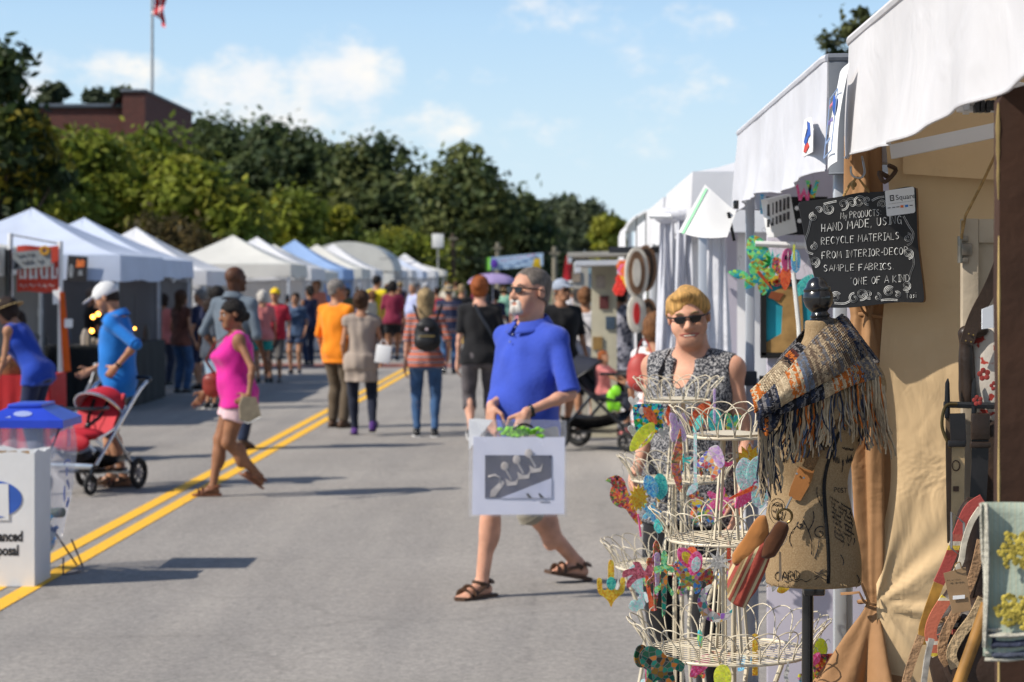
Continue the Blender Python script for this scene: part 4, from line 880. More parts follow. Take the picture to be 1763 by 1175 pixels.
 return dict(root=root, wri=wri, elb=elb, sh=sh, hip=hip, knees=knees, Tt=Tt, Th=Th, hp=hp, H=H, TS=TS, W=Matrix.Translation(root.location) @ Matrix.Rotation(R(head), 4, 'Z'))
# ------------------------------------------------------------------ who is on the street
STRIPE = band_mat('cloth_fine_stripes', [(0, (.50, .14, .08)), (.38, (.05, .05, .10)), (.55, (.55, .45, .42)), (.68, (.06, .06, .12)), (.8, (.5, .14, .08))], .062)
NAVYST = band_mat('cloth_navy_stripes', [(0, (.016, .022, .06)), (.62, (.36, .14, .08)), (.74, (.016, .022, .06)), (.86, (.30, .24, .26)), (.93, (.016, .022, .06))], .23, offset=.2)
PLAID = band_mat('cloth_grey_white_blocks', [(0, (.66, .62, .62)), (.5, (.10, .10, .11)), (.75, (.66, .62, .62)), (.9, (.5, .12, .12))], .15)
def speck(name, a, b, scale, th=.5):
 m = cloth(name, a); nt, bs, L = nodes_of(m); tc = nt.nodes.new('ShaderNodeTexCoord'); n = nt.nodes.new('ShaderNodeTexNoise'); n.inputs['Scale'].default_value = scale; n.inputs['Detail'].default_value = 2
 L(tc.outputs['Object'], n.inputs['Vector']); r = nt.nodes.new('ShaderNodeValToRGB'); L(n.outputs[0], r.inputs[0]); r.color_ramp.elements[0].position = th-.02; r.color_ramp.elements[1].position = th+.03
 r.color_ramp.elements[0].color = (*a, 1); r.color_ramp.elements[1].color = (*b, 1); L(r.outputs[0], bs.inputs['Base Color']); return m
SPECK = speck('speckled', (.014, .016, .024), (.36, .35, .35), 150, .53); BLOT = speck('blotchy', (.03, .035, .06), (.27, .27, .32), 26, .47)
JEAN = cloth('denim', (.045, .10, .21), var=.25); DJEAN = cloth('dark_denim', (.018, .028, .06)); GRYS = cloth('slate_grey', (.115, .145, .18), var=.16); BLKC = cloth('black', (.011, .011, .013)); NAVY = cloth('navy', (.015, .02, .055))
POLO = cloth('royal_blue', (.038, .075, .43), bump=.3); KHAKI = cloth('khaki', (.30, .27, .21)); GREYT = cloth('grey_shorts', (.10, .095, .095)); TAUPE = cloth('taupe', (.33, .27, .225), var=.05); PINK = cloth('magenta', (.60, .018, .26)); PALEP = cloth('pale_pink', (.62, .44, .47))
ORNG = cloth('orange', (.82, .24, .012)); OLIV = cloth('olive_brown', (.10, .075, .05)); CER = cloth('cerulean', (.012, .16, .52)); COBALT = cloth('cobalt', (.014, .05, .34)); REDC = cloth('crimson', (.40, .022, .045)); DROM = cloth('denim_romper', (.055, .09, .16), var=.3); WHC = cloth('white', (.66, .64, .66)); YEL = cloth('yellow', (.66, .52, .02))
DRED = cloth('dark_red', (.17, .03, .035)); LAV = cloth('lavender', (.40, .44, .66)); TEAL = cloth('teal', (.03, .30, .27)); SALM = cloth('salmon', (.56, .18, .17)); PURP = cloth('purple', (.08, .03, .17)); BRN = cloth('rust_print', (.13, .05, .035), var=.4); STRAW = mat('straw', (.42, .31, .14), .85, .2, 40, bump=.5, bscale=120)
YCAP = cloth('yellow_cap', (.75, .50, .01)); WCAP = cloth('white_cap', (.66, .66, .66)); CREAM = cloth('cream', (.55, .48, .36)); SANDL = mat('tan_leather', (.20, .075, .035), .55, .2, 15)
man = person('grey haired man in a royal blue polo carrying a framed print in a clear bag', 908, 12.0, 1.895, drop=.105, head=127, girth=1.10, belly=.024, tone='rosy', yaw=4, pitch=-3, twist=6, lean=-2,
 feet=((.10, -.44, .022, -12, 14), (-.07, .36, 0, 0, -12)), hands=(('px', 846, 698, 11.8), ('px', 906, 710, 11.65)), pole=(None, ('w', 1, .25, -.15)), hdir=(('w', -.02, -.3, -1), ('w', -.35, -.25, -1)), pnorm=(('w', .6, .5, -.1), ('w', -.3, .9, -.1)), curl=(.35, .75),
 top=POLO, sleeve=.53, hem=.50, neck='polo', collar=POLO, bottom=KHAKI, length=.52, flare=.024, shoe='sandal', hair='crop', hair_m='salt', glasses=True, beard='white', fw=True, vox=.0085, watch=1, wr=.007)
wom = person('smiling blond woman in sunglasses and a speckled sleeveless blouse', 1192, 8.7, 1.715, head=152, sex='f', girth=1.17, bust=.014, belly=.010, tone='rosy', fw=True, hk=.93, ht=.022, yaw=22, pitch=8, roll=6, smile=True,
 hands=((.13, .26, .96), (-.25, .10, .86)), top=SPECK, sleeve=0, neck='v', hem=.44, bottom=BLKC, length=1, hair='pixie', hair_m='blond', glasses=True, vox=.0085)
w = MB(); H_ = wom['H']; w.tube([wom['W'] @ (wom['Tt'] @ (Vector(q)*H_)) for q in ((.050, .012, .842), (.054, .068, .79), (.030, .095, .73), (-.03, .10, .66), (-.10, .075, .58), (-.125, .03, .53))], .015, 6, flat=.25)
tag(w.build('bag_strap', cloth('charcoal', (.03, .03, .034)), origin=tuple(wom['root'].location)), 'dark grey bag strap across the speckled blouse', 'strap')
pinkw = person('dark haired woman walking in a bright magenta sleeveless top and pale pink shorts', 410, 17.3, 1.585, head=104, sex='f', girth=1.33, bust=.020, belly=.014, tone='brown', yaw=14, pitch=8, lean=2, feet=((.06, .20, 0, 0, 6), (-.06, -.17, .09, -34, -6)), hands=(('px', 352, 678, 17.5), ('px', 428, 682, 16.95)), pole=((0, -1, -.2), (-.3, -1, .1)), curl=(.4, .8),
 hdir=(None, ('w', -.6, -.1, -.4)), top=PINK, sleeve=0, hem=.462, neck='scoop', collar=None, bottom=PALEP, length=.27, flare=.016, shoe='sandal', shoe_m=SANDL, hair='bun', hair_m='black', vox=.0115)
greym = person('tall bald man in a slate grey shirt seen from behind, hand on hip', 404, 22.2, 1.88, head=-28, girth=1.13, tone='dark', yaw=-18, hands=(None, (-.22, .02, 1.0)), pole=(None, (-1, -.35, 0)), top=GRYS, sleeve=.62, hem=.45, collar=GRYS, bottom=DJEAN, length=1, flare=.01, shoe='shoe', shoe_m=LEA, hair='bald', vox=.013)
capm = person('man in a cerulean blue polo and white cap pushing the red stroller', 207, 18.2, 1.73, head=88, girth=1.12, belly=.012, tone='tan', pitch=24, lean=4, feet=((.09, .10, 0, 0, 6), (-.09, -.06, 0, 0, -6)), hands=((.18, .30, .98), ('px', 200, 632, 17.95)), pole=(None, (-.3, -1, -.3)), curl=(.7, .7), top=CER, sleeve=.55, hem=.44, collar=CER, bottom=GREYT, length=.52, flare=.02, shoe='sandal', hair='crop', hair_m='dark', hat='cap', hat_m=WCAP, watch=1, vox=.012)
tankw = person('woman in a cobalt blue tank top and straw hat bending over the red table', 66, 20.6, 1.66, head=76, sex='f', girth=1.1, bust=.014, lean=30, tone='tan', pitch=10, hands=((.16, .55, .80), (-.20, .36, .70)), pole=((0, -.4, -1), (0, -.6, -.6)), top=COBALT, sleeve=0, hem=.45, neck='v', bottom=NAVY, length=1, hair='bob', hair_m='dark', hat='straw', hat_m=STRAW, vox=.013)
person('grey shirted man sitting in the shade under the cream canopy', 52, 27.2, 1.72, head=60, girth=1.1, tone='tan', lean=14, pitch=18, seat=.56, feet=((.1, .45, 0, 0), (-.1, .42, 0, 0)), hands=((.1, .42, .72), (-.12, .42, .72)), top=cloth('drab', (.11, .10, .09)), bottom=NAVY, length=1, hair_m='dark', vox=.018, face=False)
orgm = person('grey haired man in a bright orange t-shirt turned to the woman beside him', 579, 25.6, 1.755, head=-34, girth=1.08, belly=.01, tone='tan', yaw=-40, feet=((.10, .0, 0, 0), (-.10, .05, 0, 0)), hands=((.20, .14, .92), None), top=ORNG, sleeve=.55, hem=.445, bottom=OLIV, length=1, flare=.018, shoe_m=LEA, hair='short', hair_m='grey', glasses=True, vox=.014)
beige = person('brown haired woman in a long taupe tunic and dark leggings', 622, 24.3, 1.63, head=8, sex='f', girth=1.06, tone='tan', yaw=-24, feet=((.12, -.14, .07, -28, 14), (-.07, .12, 0, 0, -4)), hands=((.24, .20, .86), (-.19, .10, .84)), top=TAUPE, sleeve=.14, hem=.47, dress=(.375, .118, .082), bottom=cloth('ink', (.012, .016, .032)), length=1, flare=.0, shoe_m=PURP, hair='updo', hair_m='brown', vox=.013)
strw = person('long haired blond woman in a striped t-shirt and jeans wearing a black backpack', 733, 24.1, 1.655, head=3, sex='f', girth=1.14, tone='fair', feet=((.10, .0, 0, 0, 8), (-.10, .04, 0, 0, -6)), hands=((.25, .12, .90), (-.235, .03, .79)), top=STRIPE, sleeve=.5, hem=.475, bottom=JEAN, length=1, flare=-.002, shoe_m=None, hair='long', hair_m='ash', vox=.013, face=False)
redh = person('red haired woman in a black t-shirt and grey capri trousers walking away', 826, 23.2, 1.79, head=2, sex='f', girth=1.12, tone='fair', yaw=-10, feet=((.10, .1, 0, 0, 6), (-.09, -.12, .05, -18, -6)), hands=((.25, .12, .92), (-.245, .03, .86)), top=BLKC, sleeve=.44, hem=.48, bottom=cloth('grey_capri', (.085, .075, .08), var=.3), length=.68, flare=.014, hair='updo', hair_m='red', vox=.013, face=False)
person('man in a straw hat and navy striped polo walking away in jeans', 773, 41, 1.69, head=0, girth=1.02, tone='tan', feet=((.09, .1, 0, 0), (-.09, -.1, .03, -15)), top=NAVYST, sleeve=.55, bottom=JEAN, length=1, hair_m='grey', hat='straw', hat_m=STRAW, hat_m2=mat('hat_ribbon', (.25, .16, .06), .8), vox=.018, face=False)
person('man in a yellow cap and crimson t-shirt facing the camera', 474, 37.5, 1.63, head=172, girth=1.1, belly=.012, tone='tan', top=REDC, bottom=GREYT, length=.55, flare=.02, hair_m='dark', hat='cap', hat_m=YCAP, vox=.016)
romp = person('woman in a blue denim romper holding a phone up to her face', 509, 41, 1.545, head=168, sex='f', girth=1.12, bust=.012, tone='tan', hands=((.10, .22, 1.36), (-.22, .1, .80)), pole=((.5, 0, -1), None), top=DROM, sleeve=.4, hem=.47, bottom=cloth('denim_shorts', (.03, .05, .10)), length=.30, flare=.02, hair='bun', hair_m='dark', vox=.017)
person('woman in a salmon top and teal shorts half hidden by the grey shirted man', 452, 37, 1.60, head=20, sex='f', girth=1.05, tone='tan', top=SALM, bottom=TEAL, length=.32, flare=.02, hair='bob', hair_m='white', vox=.018, face=False)
person('dark haired person just past the grey shirted man, only the head showing', 374, 31, 1.66, head=10, tone='brown', top=NAVY, bottom=DJEAN, length=1, hair='curly', hair_m='black', vox=.02, face=False)
person('man in a yellow t-shirt standing a head above the crowd', 649, 50, 1.90, head=-30, girth=1.05, tone='tan', top=YEL, bottom=BLKC, length=.5, hair_m='black', vox=.02, face=False)
person('person with a yellow and black bag strap next to the yellow t-shirt man', 666, 53, 1.66, head=-20, girth=1.05, tone='tan', top=cloth('mustard', (.42, .27, .015)), bottom=BLKC, length=.55, hair_m='black', vox=.02, face=False)
person('woman in a dark red patterned dress facing the camera', 686, 60, 1.58, head=170, sex='f', tone='tan', top=DRED, dress=(.2, .12, .10), bottom=DRED, length=.4, hair='bob', hair_m='auburn', vox=.022, face=False)
person('stout man in a lavender polo shirt facing left', 712, 52, 1.74, head=120, girth=1.3, belly=.03, tone='tan', top=LAV, bottom=NAVY, length=.5, hair_m='grey', vox=.02, face=False)
person('person in a lilac shirt and pale grey cap beyond the blond backpack wearer', 733, 62, 1.74, head=0, tone='tan', top=cloth('lilac', (.45, .38, .58)), bottom=GREYT, length=.5, hair_m='grey', hat='cap', hat_m=cloth('pale_grey', (.4, .4, .42)), vox=.022, face=False)
person('person in a bright red shirt hidden behind the straw hat man', 752, 56, 1.62, head=10, tone='tan', top=cloth('scarlet', (.5, .02, .03)), bottom=DJEAN, length=1, hair_m='dark', vox=.022, face=False)
person('person in black standing left of the red haired woman', 795, 50, 1.70, head=0, tone='tan', top=BLKC, bottom=BLKC, length=1, hair='short', hair_m='ash', vox=.022, face=False)
umbp = person('person walking under the lilac umbrella', 853, 44, 1.60, head=0, sex='f', tone='tan', hands=((.10, .28, 1.12), None), top=NAVY, bottom=DJEAN, length=1, hair='bob', hair_m='black', vox=.022, face=False)
person('man in a black polo, sunglasses and pale blue cap with cream brim', 966, 24.6, 1.75, head=205, girth=1.12, tone='tan', yaw=12, top=BLKC, sleeve=.5, bottom=KHAKI, length=.5, hair='crop', hair_m='grey', glasses=True, hat='cap', hat_m=cloth('pale_blue_cap', (.30, .34, .42)), vox=.013)
person('tall man in a navy cap hidden behind the royal blue polo man', 930, 25.0, 1.80, head=-70, tone='fair', top=NAVY, bottom=NAVY, length=1, hair='crop', hair_m='grey', hat='cap', hat_m=NAVY, vox=.016)
whw = person('woman with short brown hair in a white top seen from behind', 1008, 25.5, 1.67, head=-8, sex='f', girth=1.14, tone='tan', top=WHC, sleeve=.35, hem=.47, bottom=BLKC, length=.6, hair='pixie', hair_m='auburn', vox=.015, face=False)
blo = person('dark haired woman in a blotchy grey blouse reaching for the hanging ovals', 1066, 24.2, 1.745, head=-48, sex='f', girth=1.15, tone='tan', hands=((.28, .30, 1.02), (-.15, .35, .95)), pole=((.4, -.2, -1), None), top=BLOT, sleeve=.5, hem=.43, bottom=BLKC, length=.50, flare=.016, hair='bob', hair_m='black', shoe_m=SALM, vox=.014, face=False)
pla = person('person in a grey and white block patterned top behind the speckled blouse woman', 1130, 15.2, 1.50, head=-35, sex='f', girth=1.1, tone='tan', top=PLAID, sleeve=.5, bottom=cloth('plum', (.06, .02, .03)), length=.6, hair='bob', hair_m='auburn', vox=.015, face=False)
person('woman with long brown hair in rust printed clothes by the lavender valance tent', 312, 33.5, 1.62, head=-40, sex='f', girth=1.05, tone='tan', top=BRN, sleeve=.2, bottom=JEAN, length=1, hair='long', hair_m='brown', vox=.018, face=False)
person('shopper in a salmon shirt under the lavender valance tent', 281, 36, 1.55, head=-20, sex='f', tone='tan', top=SALM, bottom=DJEAN, length=1, hair='bob', hair_m='dark', vox=.02, face=False)
person('shopper in a purple top beside the salmon shirted one', 298, 37.5, 1.52, head=30, sex='f', tone='brown', top=PURP, bottom=DJEAN, length=1, hair='pony', hair_m='black', vox=.02, face=False)
person('shopper in navy shorts left of the grey shirted man', 345, 35, 1.62, head=70, tone='tan', top=NAVY, bottom=NAVY, length=.5, hair_m='grey', vox=.02, face=False)
person('shopper in a pale blue skirt left of the magenta top woman', 362, 29.5, 1.5, head=-60, sex='f', tone='tan', top=cloth('dusky', (.05, .06, .08)), bottom=cloth('ice_blue', (.35, .48, .62)), length=.6, flare=.04, hair='bob', hair_m='dark', vox=.02, face=False)
person('dark clad woman at the white post behind the denim romper woman', 578-45, 45, 1.68, head=40, sex='f', tone='brown', top=NAVY, sleeve=0, bottom=DJEAN, length=1, hair='bun', hair_m='black', vox=.022, face=False)
person('vendor in the dark under the peaked blue-white tent', 300-140, 32.4, 1.66, head=-60, tone='tan', top=BLKC, bottom=BLKC, length=1, hair_m='grey', vox=.022, face=False)
# the thick of the crowd, far down the street
CR = [('charcoal', (.05, .05, .06)), ('olive', (.12, .12, .05)), ('sky', (.20, .34, .55)), ('bone', (.5, .46, .38)), ('wine', (.20, .02, .05)), ('mint', (.25, .48, .36)), ('rose', (.5, .2, .25)), ('white', (.66, .64, .66)), ('steel', (.2, .26, .33)), ('coral', (.6, .2, .13)), ('navy', (.015, .02, .055)), ('sand', (.42, .33, .2)), ('black', (.011, .011, .013)), ('violet', (.18, .10, .34))]
AH = ['far off beside the tent row', 'far off near the street banner', 'far off under the lone tree', 'far off by the flat awnings', 'far off by the end tent']
rc = random.Random(5); used = set()
for i in range(32):
 Z = rc.uniform(54, 105); xx = [rc.uniform(660, 860), rc.uniform(860, 1010)][i % 3 == 2]
 if i < 10: Z = rc.uniform(44, 66); xx = [505, 598, 618, 640, 676, 868, 900, 985, 1000, 545][i]
 cn, cc = CR[i % 14]; fem = rc.random() < .5; wear = ['shirt', 'top', 'tee', 'blouse'][i//14 % 4]; hr = rc.choice(['black', 'brown', 'grey', 'blond', 'auburn']); hatn = rc.choice([None, None, None, 'straw', 'cap'])
 person(f"{'woman' if fem else 'man'} in a {cn} {wear}{' and straw hat' if hatn == 'straw' else ' and cap' if hatn == 'cap' else ', '+hr+' haired,'} {AH[(i*3+i//14) % 5]}", xx, Z, rc.uniform(1.56, 1.82), head=rc.choice([0, 10, -15, 170, 190, 60]), sex='f' if fem else 'm', girth=rc.uniform(.95, 1.2), tone=rc.choice(['fair', 'tan', 'tan', 'brown']), top=cloth(cn, cc), sleeve=rc.choice([.4, .5, 0]), bottom=rc.choice([DJEAN, JEAN, GREYT, BLKC, KHAKI]), length=rc.choice([1, .5, .35]), hair='bob' if fem else 'short', hair_m=hr, hat=hatn, hat_m=STRAW if hatn == 'straw' else rc.choice([WCAP, NAVY, REDC]), vox=.028, face=False, feet=((.09, .1, 0, 0), (-.09, -.1, 0, 0)))
# ------------------------------------------------------------------ carried things on the street
CLEAR = mat('clear_plastic', (.86, .88, .92), .12, .02, 3, spec=.5, alpha=.16); HAZY = mat('hazy_plastic', (.75, .78, .84), .22, .05, 5, spec=.5, alpha=.30, bump=.3, bscale=9)
MATB = mat('mat_board', (.60, .61, .72), .8, .02, 3); INK = mat('black_ink', (.012, .012, .014), .7, .1, 9); BLUEI = mat('blue_ink', (.03, .10, .42), .6, .1, 9)
KRAFT = mat('kraft', (.30, .19, .10), .85, .12, 14); REDP = mat('red_cloth', (.42, .012, .016), .75, .12, 5, bump=.2, bscale=12)
Zb = 11.56; c = at(893, 806, Zb)
bag = thing('print_bag', 'white matted photo print in a clear plastic bag held by the royal blue polo man', 'bag', tuple(c))
U, V_ = Vector((.9985, .05, 0)), Vector((.0, .06, 1)).normalized(); U = U.normalized()
w = MB(); w.prism([(-.252, -.252), (.247, -.250), (.250, .165), (-.246, .170)], c+Vector((0, 0, -.0)), U, V_, .006); w.build('mat_board', MATB, bag)
ph = MB(); ph.prism([(-.182, -.162), (.178, -.162), (.178, .068), (-.182, .070)], c+Vector((0, -.0055, 0)), U, V_, .003); pho = ph.build('photograph', mat('photo_dark', (.055, .055, .085), .35, .3, 5), bag)
def bp_(x, y, d=.009): return c+U*x+V_*y+Vector((0, -d, 0))
BRASS = mat('photo_cream', (.42, .38, .36), .4, .25, 16); q = MB()
q.prism([(-.10, -.162), (.178, -.055), (.178, -.100), (.178, -.162)], bp_(0, 0, .0085), U, V_, .002); q.build('print_patch', mat('photo_pale', (.45, .47, .60), .4, .15, 6), pho)
for k in range(3):
 X_, Y_ = -.055+.065*k, -.075+.035*k; q = MB(); q.ball(bp_(X_-.02, Y_+.085), (.022, .003, .024), 12, 7); q.tube([bp_(X_-.015, Y_+.07), bp_(X_+.008, Y_+.03), bp_(X_+.018, Y_+.01)], .008, 6, flat=.4)
 q.prism([(X_-.018, Y_+.02), (X_-.008, Y_-.022), (X_+.046, Y_-.015), (X_+.056, Y_+.03), (X_+.04, Y_+.005), (X_+.012, Y_+.002)], bp_(0, 0), U, V_, .002); q.build('print_motif', BRASS, pho)
q = MB(); q.tube([bp_(*p) for p in ((-.165, -.045), (-.13, -.035), (-.10, -.05), (-.10, -.08))], .007, 6, flat=.4); q.prism([(-.155, -.155), (-.13, -.155), (-.075, -.08), (-.09, -.065), (-.15, -.12)], bp_(0, 0), U, V_, .002); q.build('print_motif', BRASS, pho)
for X_ in (.055, .12):
 q = MB(); q.prism([(X_, -.162), (X_+.02, -.162), (X_-.005, -.135), (X_-.015, -.14)], bp_(0, 0, .0105), U, V_, .002); q.build('print_motif', INK, pho)
q = MB(); q.tube([bp_(.115+.005*k, -.185+.006*math.sin(k*2.1), .0045) for k in range(12)], .0012, 4); q.build('signature', INK, bag)
def bagf(s):
 def f(u, v):
  x = -.270+.53*u; z = -.262+.525*v; d = .012+.012*math.sin(v*3.1)*(1-v)+.010*v*math.sin(u*9+v*5)+.006*math.sin(u*23+v*17); pin = max(0, v-.75)*4; z += -.012*pin*abs(u-.5)
  return c+U*x+V_*z+Vector((0, s*d, 0))
 return f
w = MB(); w.sheet(bagf(-1), 30, 24); w.sheet(bagf(1), 30, 24); w.build('plastic_sleeve', HAZY if False else mat('bag_film', (.80, .82, .90), .15, .03, 4, spec=.5, alpha=.11, bump=.25, bscale=7), bag)
w = MB(); g_ = random.Random(3)
for k in range(40): a = Vector((.02+g_.gauss(0, .055), 0, .20+g_.gauss(0, .012))); w.ball(c+U*a.x+V_*a.z, (.018, .008, .012), 6, 4)
w.build('green_tissue', mat('lime_tissue', (.30, .72, .04), .7, .3, 40, trans=.3), bag)
w = MB(); hp0 = at(893, 733, Zb); w.tube(bez(hp0+Vector((-.03, 0, -.02)), hp0+Vector((.02, -.02, .03)), hp0+Vector((.075, 0, -.01)), 8), .007, 6); w.build('handle', BLK, bag)
w = MB(); w.prism([(-.31, .10), (-.18, .26), (-.27, .268), (-.312, .265)], c+Vector((.04, .006, 0)), U, V_, .002); w.build('bag_corner', mat('white_paper', (.78, .78, .78), .8, .03, 4), bag)
def pouch(name, label, cat_, prims, m, vox=.01, strap=None, sm=None):
 o = thing(name, label, cat_, tuple((np.array(prims[0][2])+np.array(prims[0][3]))/2))
 b = sdf_obj('pouch', prims, vox, m, o)
 b.data.transform(Matrix.Translation(-o.location))
 if strap: w = MB(); w.tube(strap[0], strap[1], 6, flat=.35); w.build('strap', sm or m, o)
 return o
p = at(428, 703, 16.85); q = [p+Vector((-.05, 0, .09)), p+Vector((.05, 0, -.09))]
o = thing('clutch', 'flat tan clutch in the hand of the magenta top woman', 'clutch', tuple(p)); w = MB(); w.prism([(-.05, .09), (.06, .085), (.10, -.07), (.0, -.115), (-.07, -.09), (-.075, .03)], p, (.95, .3, 0), (0, 0, 1), .03); w.build('clutch_body', mat('tan_canvas', (.36, .29, .19), .8, .15, 20), o); w = MB(); w.tube([p+Vector((-.07, -.02, -.09)), p+Vector((.0, -.02, -.12)), p+Vector((.10, -.02, -.07))], .006, 5); w.build('zip', MATS['pole_metal'], o)
p = at(362, 660, 17.32); P_ = pinkw
o = pouch('shoulder_bag', 'round red leather bag on a thin strap at the magenta top woman\'s hip', 'bag', [s_ell(p+Vector((.02, 0, -.02)), (.085, .05, .10)), s_ell(p+Vector((.02, 0, .03)), (.08, .055, .05))], mat('red_leather', (.22, .03, .02), .45, .15, 9),
          strap=([p+Vector((.02, -.03, .1))]+[P_['W'] @ (P_['Tt'] @ (Vector(q)*P_['H'])) for q in ((.10, .10, .62), (.04, .155, .70), (-.03, .12, .78), (-.07, .03, .845), (-.06, -.03, .83))], .010), sm=SANDL)
# backpack
p = Vector((strw['root'].location.x+.035, 24.1-.26, 1.165))
o = thing('backpack', 'small black backpack on the back of the striped t-shirt woman', 'backpack', tuple(p)); BKP = mat('black_nylon', (.012, .012, .013), .5, .3, 9, bump=.3, bscale=20)
for nm, pr in (('pack_body', [s_ell(p, (.15, .08, .19)), s_ell(p+Vector((0, -.01, -.08)), (.155, .09, .12))]), ('front_pocket', [s_ell(p+Vector((0, -.085, -.08)), (.12, .045, .085))]), ('top_flap', [s_ell(p+Vector((0, -.05, .09)), (.12, .055, .07))])):
 b = sdf_obj(nm, pr, .01, BKP, o); b.data.transform(Matrix.Translation(-o.location))
w = MB(); w.box(p+Vector((0, -.12, -.02)), (.18, .012, .014)); w.build('zip', mat('brass', (.35, .25, .09), .35, .1, 5, metal=.8), o); w = MB(); w.box(p+Vector((0, -.112, .055)), (.035, .01, .03), bev=.003); w.build('badge', mat('pale_badge', (.5, .4, .42), .5), o)
for s in (-1, 1): w = MB(); w.tube(bez(p+Vector((s*.10, .03, .15)), p+Vector((s*.15, .06, .30)), p+Vector((s*.16, .15, .32)), 8), .02, 6, flat=.4); w.build('shoulder_strap', BKP, o)
p = Vector((redh['root'].location.x, 23.2, 0)); w = MB(); Hh_ = redh['H']; w.tube([redh['W'] @ (Vector(q)*Hh_) for q in ((-.03, -.070, .845), (0, -.085, .78), (.05, -.093, .70), (.10, -.085, .60), (.125, -.05, .54))], .022, 6, flat=.25); tag(w.build('shoulder_strap', cloth('slate_strap', (.06, .065, .075)), origin=tuple(p)), 'grey crossbody strap over the back of the black t-shirt', 'strap')
Hh_ = whw['H']; w = MB(); w.tube([whw['W'] @ (Vector(q)*Hh_) for q in ((-.06, -.055, .83), (0, -.085, .76), (.06, -.092, .68), (.11, -.07, .60))], .014, 6, flat=.25); tag(w.build('shoulder_strap', MATS['cloth_slate_strap'], origin=tuple(whw['root'].location)), 'thin dark strap slanting over the white top', 'strap')
p = at(1104, 640, 14.9); pouch('tote_bag', 'coral red bag with looped handle beside the block patterned top', 'bag', [s_ell(p, (.10, .07, .13)), s_ell(p+Vector((.02, 0, -.06)), (.12, .08, .09))], mat('coral_leather', (.42, .055, .045), .55, .15, 9), strap=(bez(p+Vector((-.04, 0, .09)), p+Vector((.02, 0, .36)), p+Vector((.08, 0, .09)), 10), .012))
p = at(660, 610, 24.0); o = thing('paper_bag', 'white paper bag hanging from the hand of the taupe tunic woman', 'bag', tuple(p)); w = MB(); w.box(p, (.17, .08, .20), Matrix.Rotation(R(8), 3, 'Y'), .006); w.build('bag_body', MATS['white_paper'], o); w = MB(); w.tube(bez(p+Vector((-.04, 0, .10)), p+Vector((0, 0, .22)), p+Vector((.05, 0, .10)), 8), .004, 5); w.build('handle', MATS['white_paper'], o)
w = MB(); p = romp['W'] @ romp['wri'][0]; w.box(p+Vector((.01, -.03, .09)), (.075, .012, .15), None, .004); tag(w.build('phone', BLK, origin=tuple(p)), 'dark phone held up by the denim romper woman', 'phone')
p = at(563, 580, 40.5); pouch('handbag', 'black handbag at the elbow of the denim romper woman', 'bag', [s_ell(p, (.15, .08, .16))], BKP, strap=(bez(p+Vector((-.08, 0, .12)), p+Vector((-.06, 0, .5)), p+Vector((-.28, 0, .62)), 8), .014))
p = at(846, 491, 43.5); o = thing('umbrella', 'lilac umbrella raised over the far crowd', 'umbrella', tuple(p)); LIL = mat('lilac_cloth', (.42, .33, .60), .8, .08, 3, trans=.3)
w = MB(); w.sheet(lambda u, v: (p.x+.02+.50*math.sin(v*1.45)*(1+.03*math.cos(u*16*math.pi))*math.cos(u*2*math.pi), p.y+.5*math.sin(v*1.45)*(1+.03*math.cos(u*16*math.pi))*math.sin(u*2*math.pi), p.z+.24*math.cos(v*1.45)), 32, 9, True); w.build('canopy', LIL, o); w = MB(); w.tube([(p.x+.02, p.y, p.z+.27), (p.x+.04, p.y, p.z-.62)], .01, 6); w.build('shaft', ALU, o)
# ------------------------------------------------------------------ waste box and recycling stand
WBOX = mat('white_corrugated', (.70, .70, .70), .7, .03, 6, bump=.08, bscale=30)
Bx = thing('waste_box', 'white corrugated waste box printed with a blue oval and black words', 'waste box', (-3.24, 12.25, 0)); x0, x1, y0, y1, hz = -3.47, -3.005, 12.12, 12.50, .765
rnd = random.Random(2); w = MB()
for (ax, ay, bx, by) in ((x0, y0, x1, y0), (x1, y0, x1, y1), (x1, y1, x0, y1), (x0, y1, x0, y0)):
 n = Vector((ay-by, bx-ax, 0)).normalized()*.006
 top_ = [hz+rnd.uniform(-.012, .012)*(1 if 0 < k < 12 else .3) for k in range(13)]
 for k in range(12):
  f0, f1 = k/12, (k+1)/12; A_, B_ = Vector((ax+(bx-ax)*f0, ay+(by-ay)*f0, 0)), Vector((ax+(bx-ax)*f1, ay+(by-ay)*f1, 0)); Z0, Z1 = Vector((0, 0, top_[k])), Vector((0, 0, top_[k+1])); G = Vector((0, 0, .004))
  w.add([A_+G, B_+G, B_+Z1, A_+Z0, A_+n+G, B_+n+G, B_+n+Z1, A_+n+Z0], [(0, 1, 2, 3), (7, 6, 5, 4), (3, 2, 6, 7)])
w.build('box_body', WBOX, Bx, sharp=20)
w = MB()
for k in range(9): a_ = Vector((rnd.uniform(x0+.03, x1-.05), y0+.012+rnd.uniform(0, .02), hz-.01)); w.add([a_, a_+Vector((.05, .012, .0)), a_+Vector((.045, .02, .018)), a_+Vector((.005, .012, .014))], [(0, 1, 2, 3)])
w.build('torn_rim', KRAFT, Bx)
text('Advanced', .080, INK, 'lettering', Bx, (.052, -.1312, .262), (R(90), 0, 0), align='CENTER', bold=.003, sx=.74); text('Disposal', .080, INK, 'lettering', Bx, (.045, -.1312, .182), (R(90), 0, 0), align='CENTER', bold=.003, sx=.74)
w = MB(); El = [(.165*math.cos(a), .105*math.sin(a)) for a in [2*math.pi*k/40 for k in range(40)]]; w.prism(El, (-3.24, y0-.003, .50), (1, 0, 0), (0, 0, 1), .002); lg = w.build('oval_emblem', BLUEI, Bx)
w = MB(); w.prism([(-.05, -.12), (.092, -.12), (.088, .088), (-.03, .088)], (-3.24, y0-.0055, .50), (1, 0, 0), (0, 0, 1), .002); w.build('emblem_field', WBOX, lg)
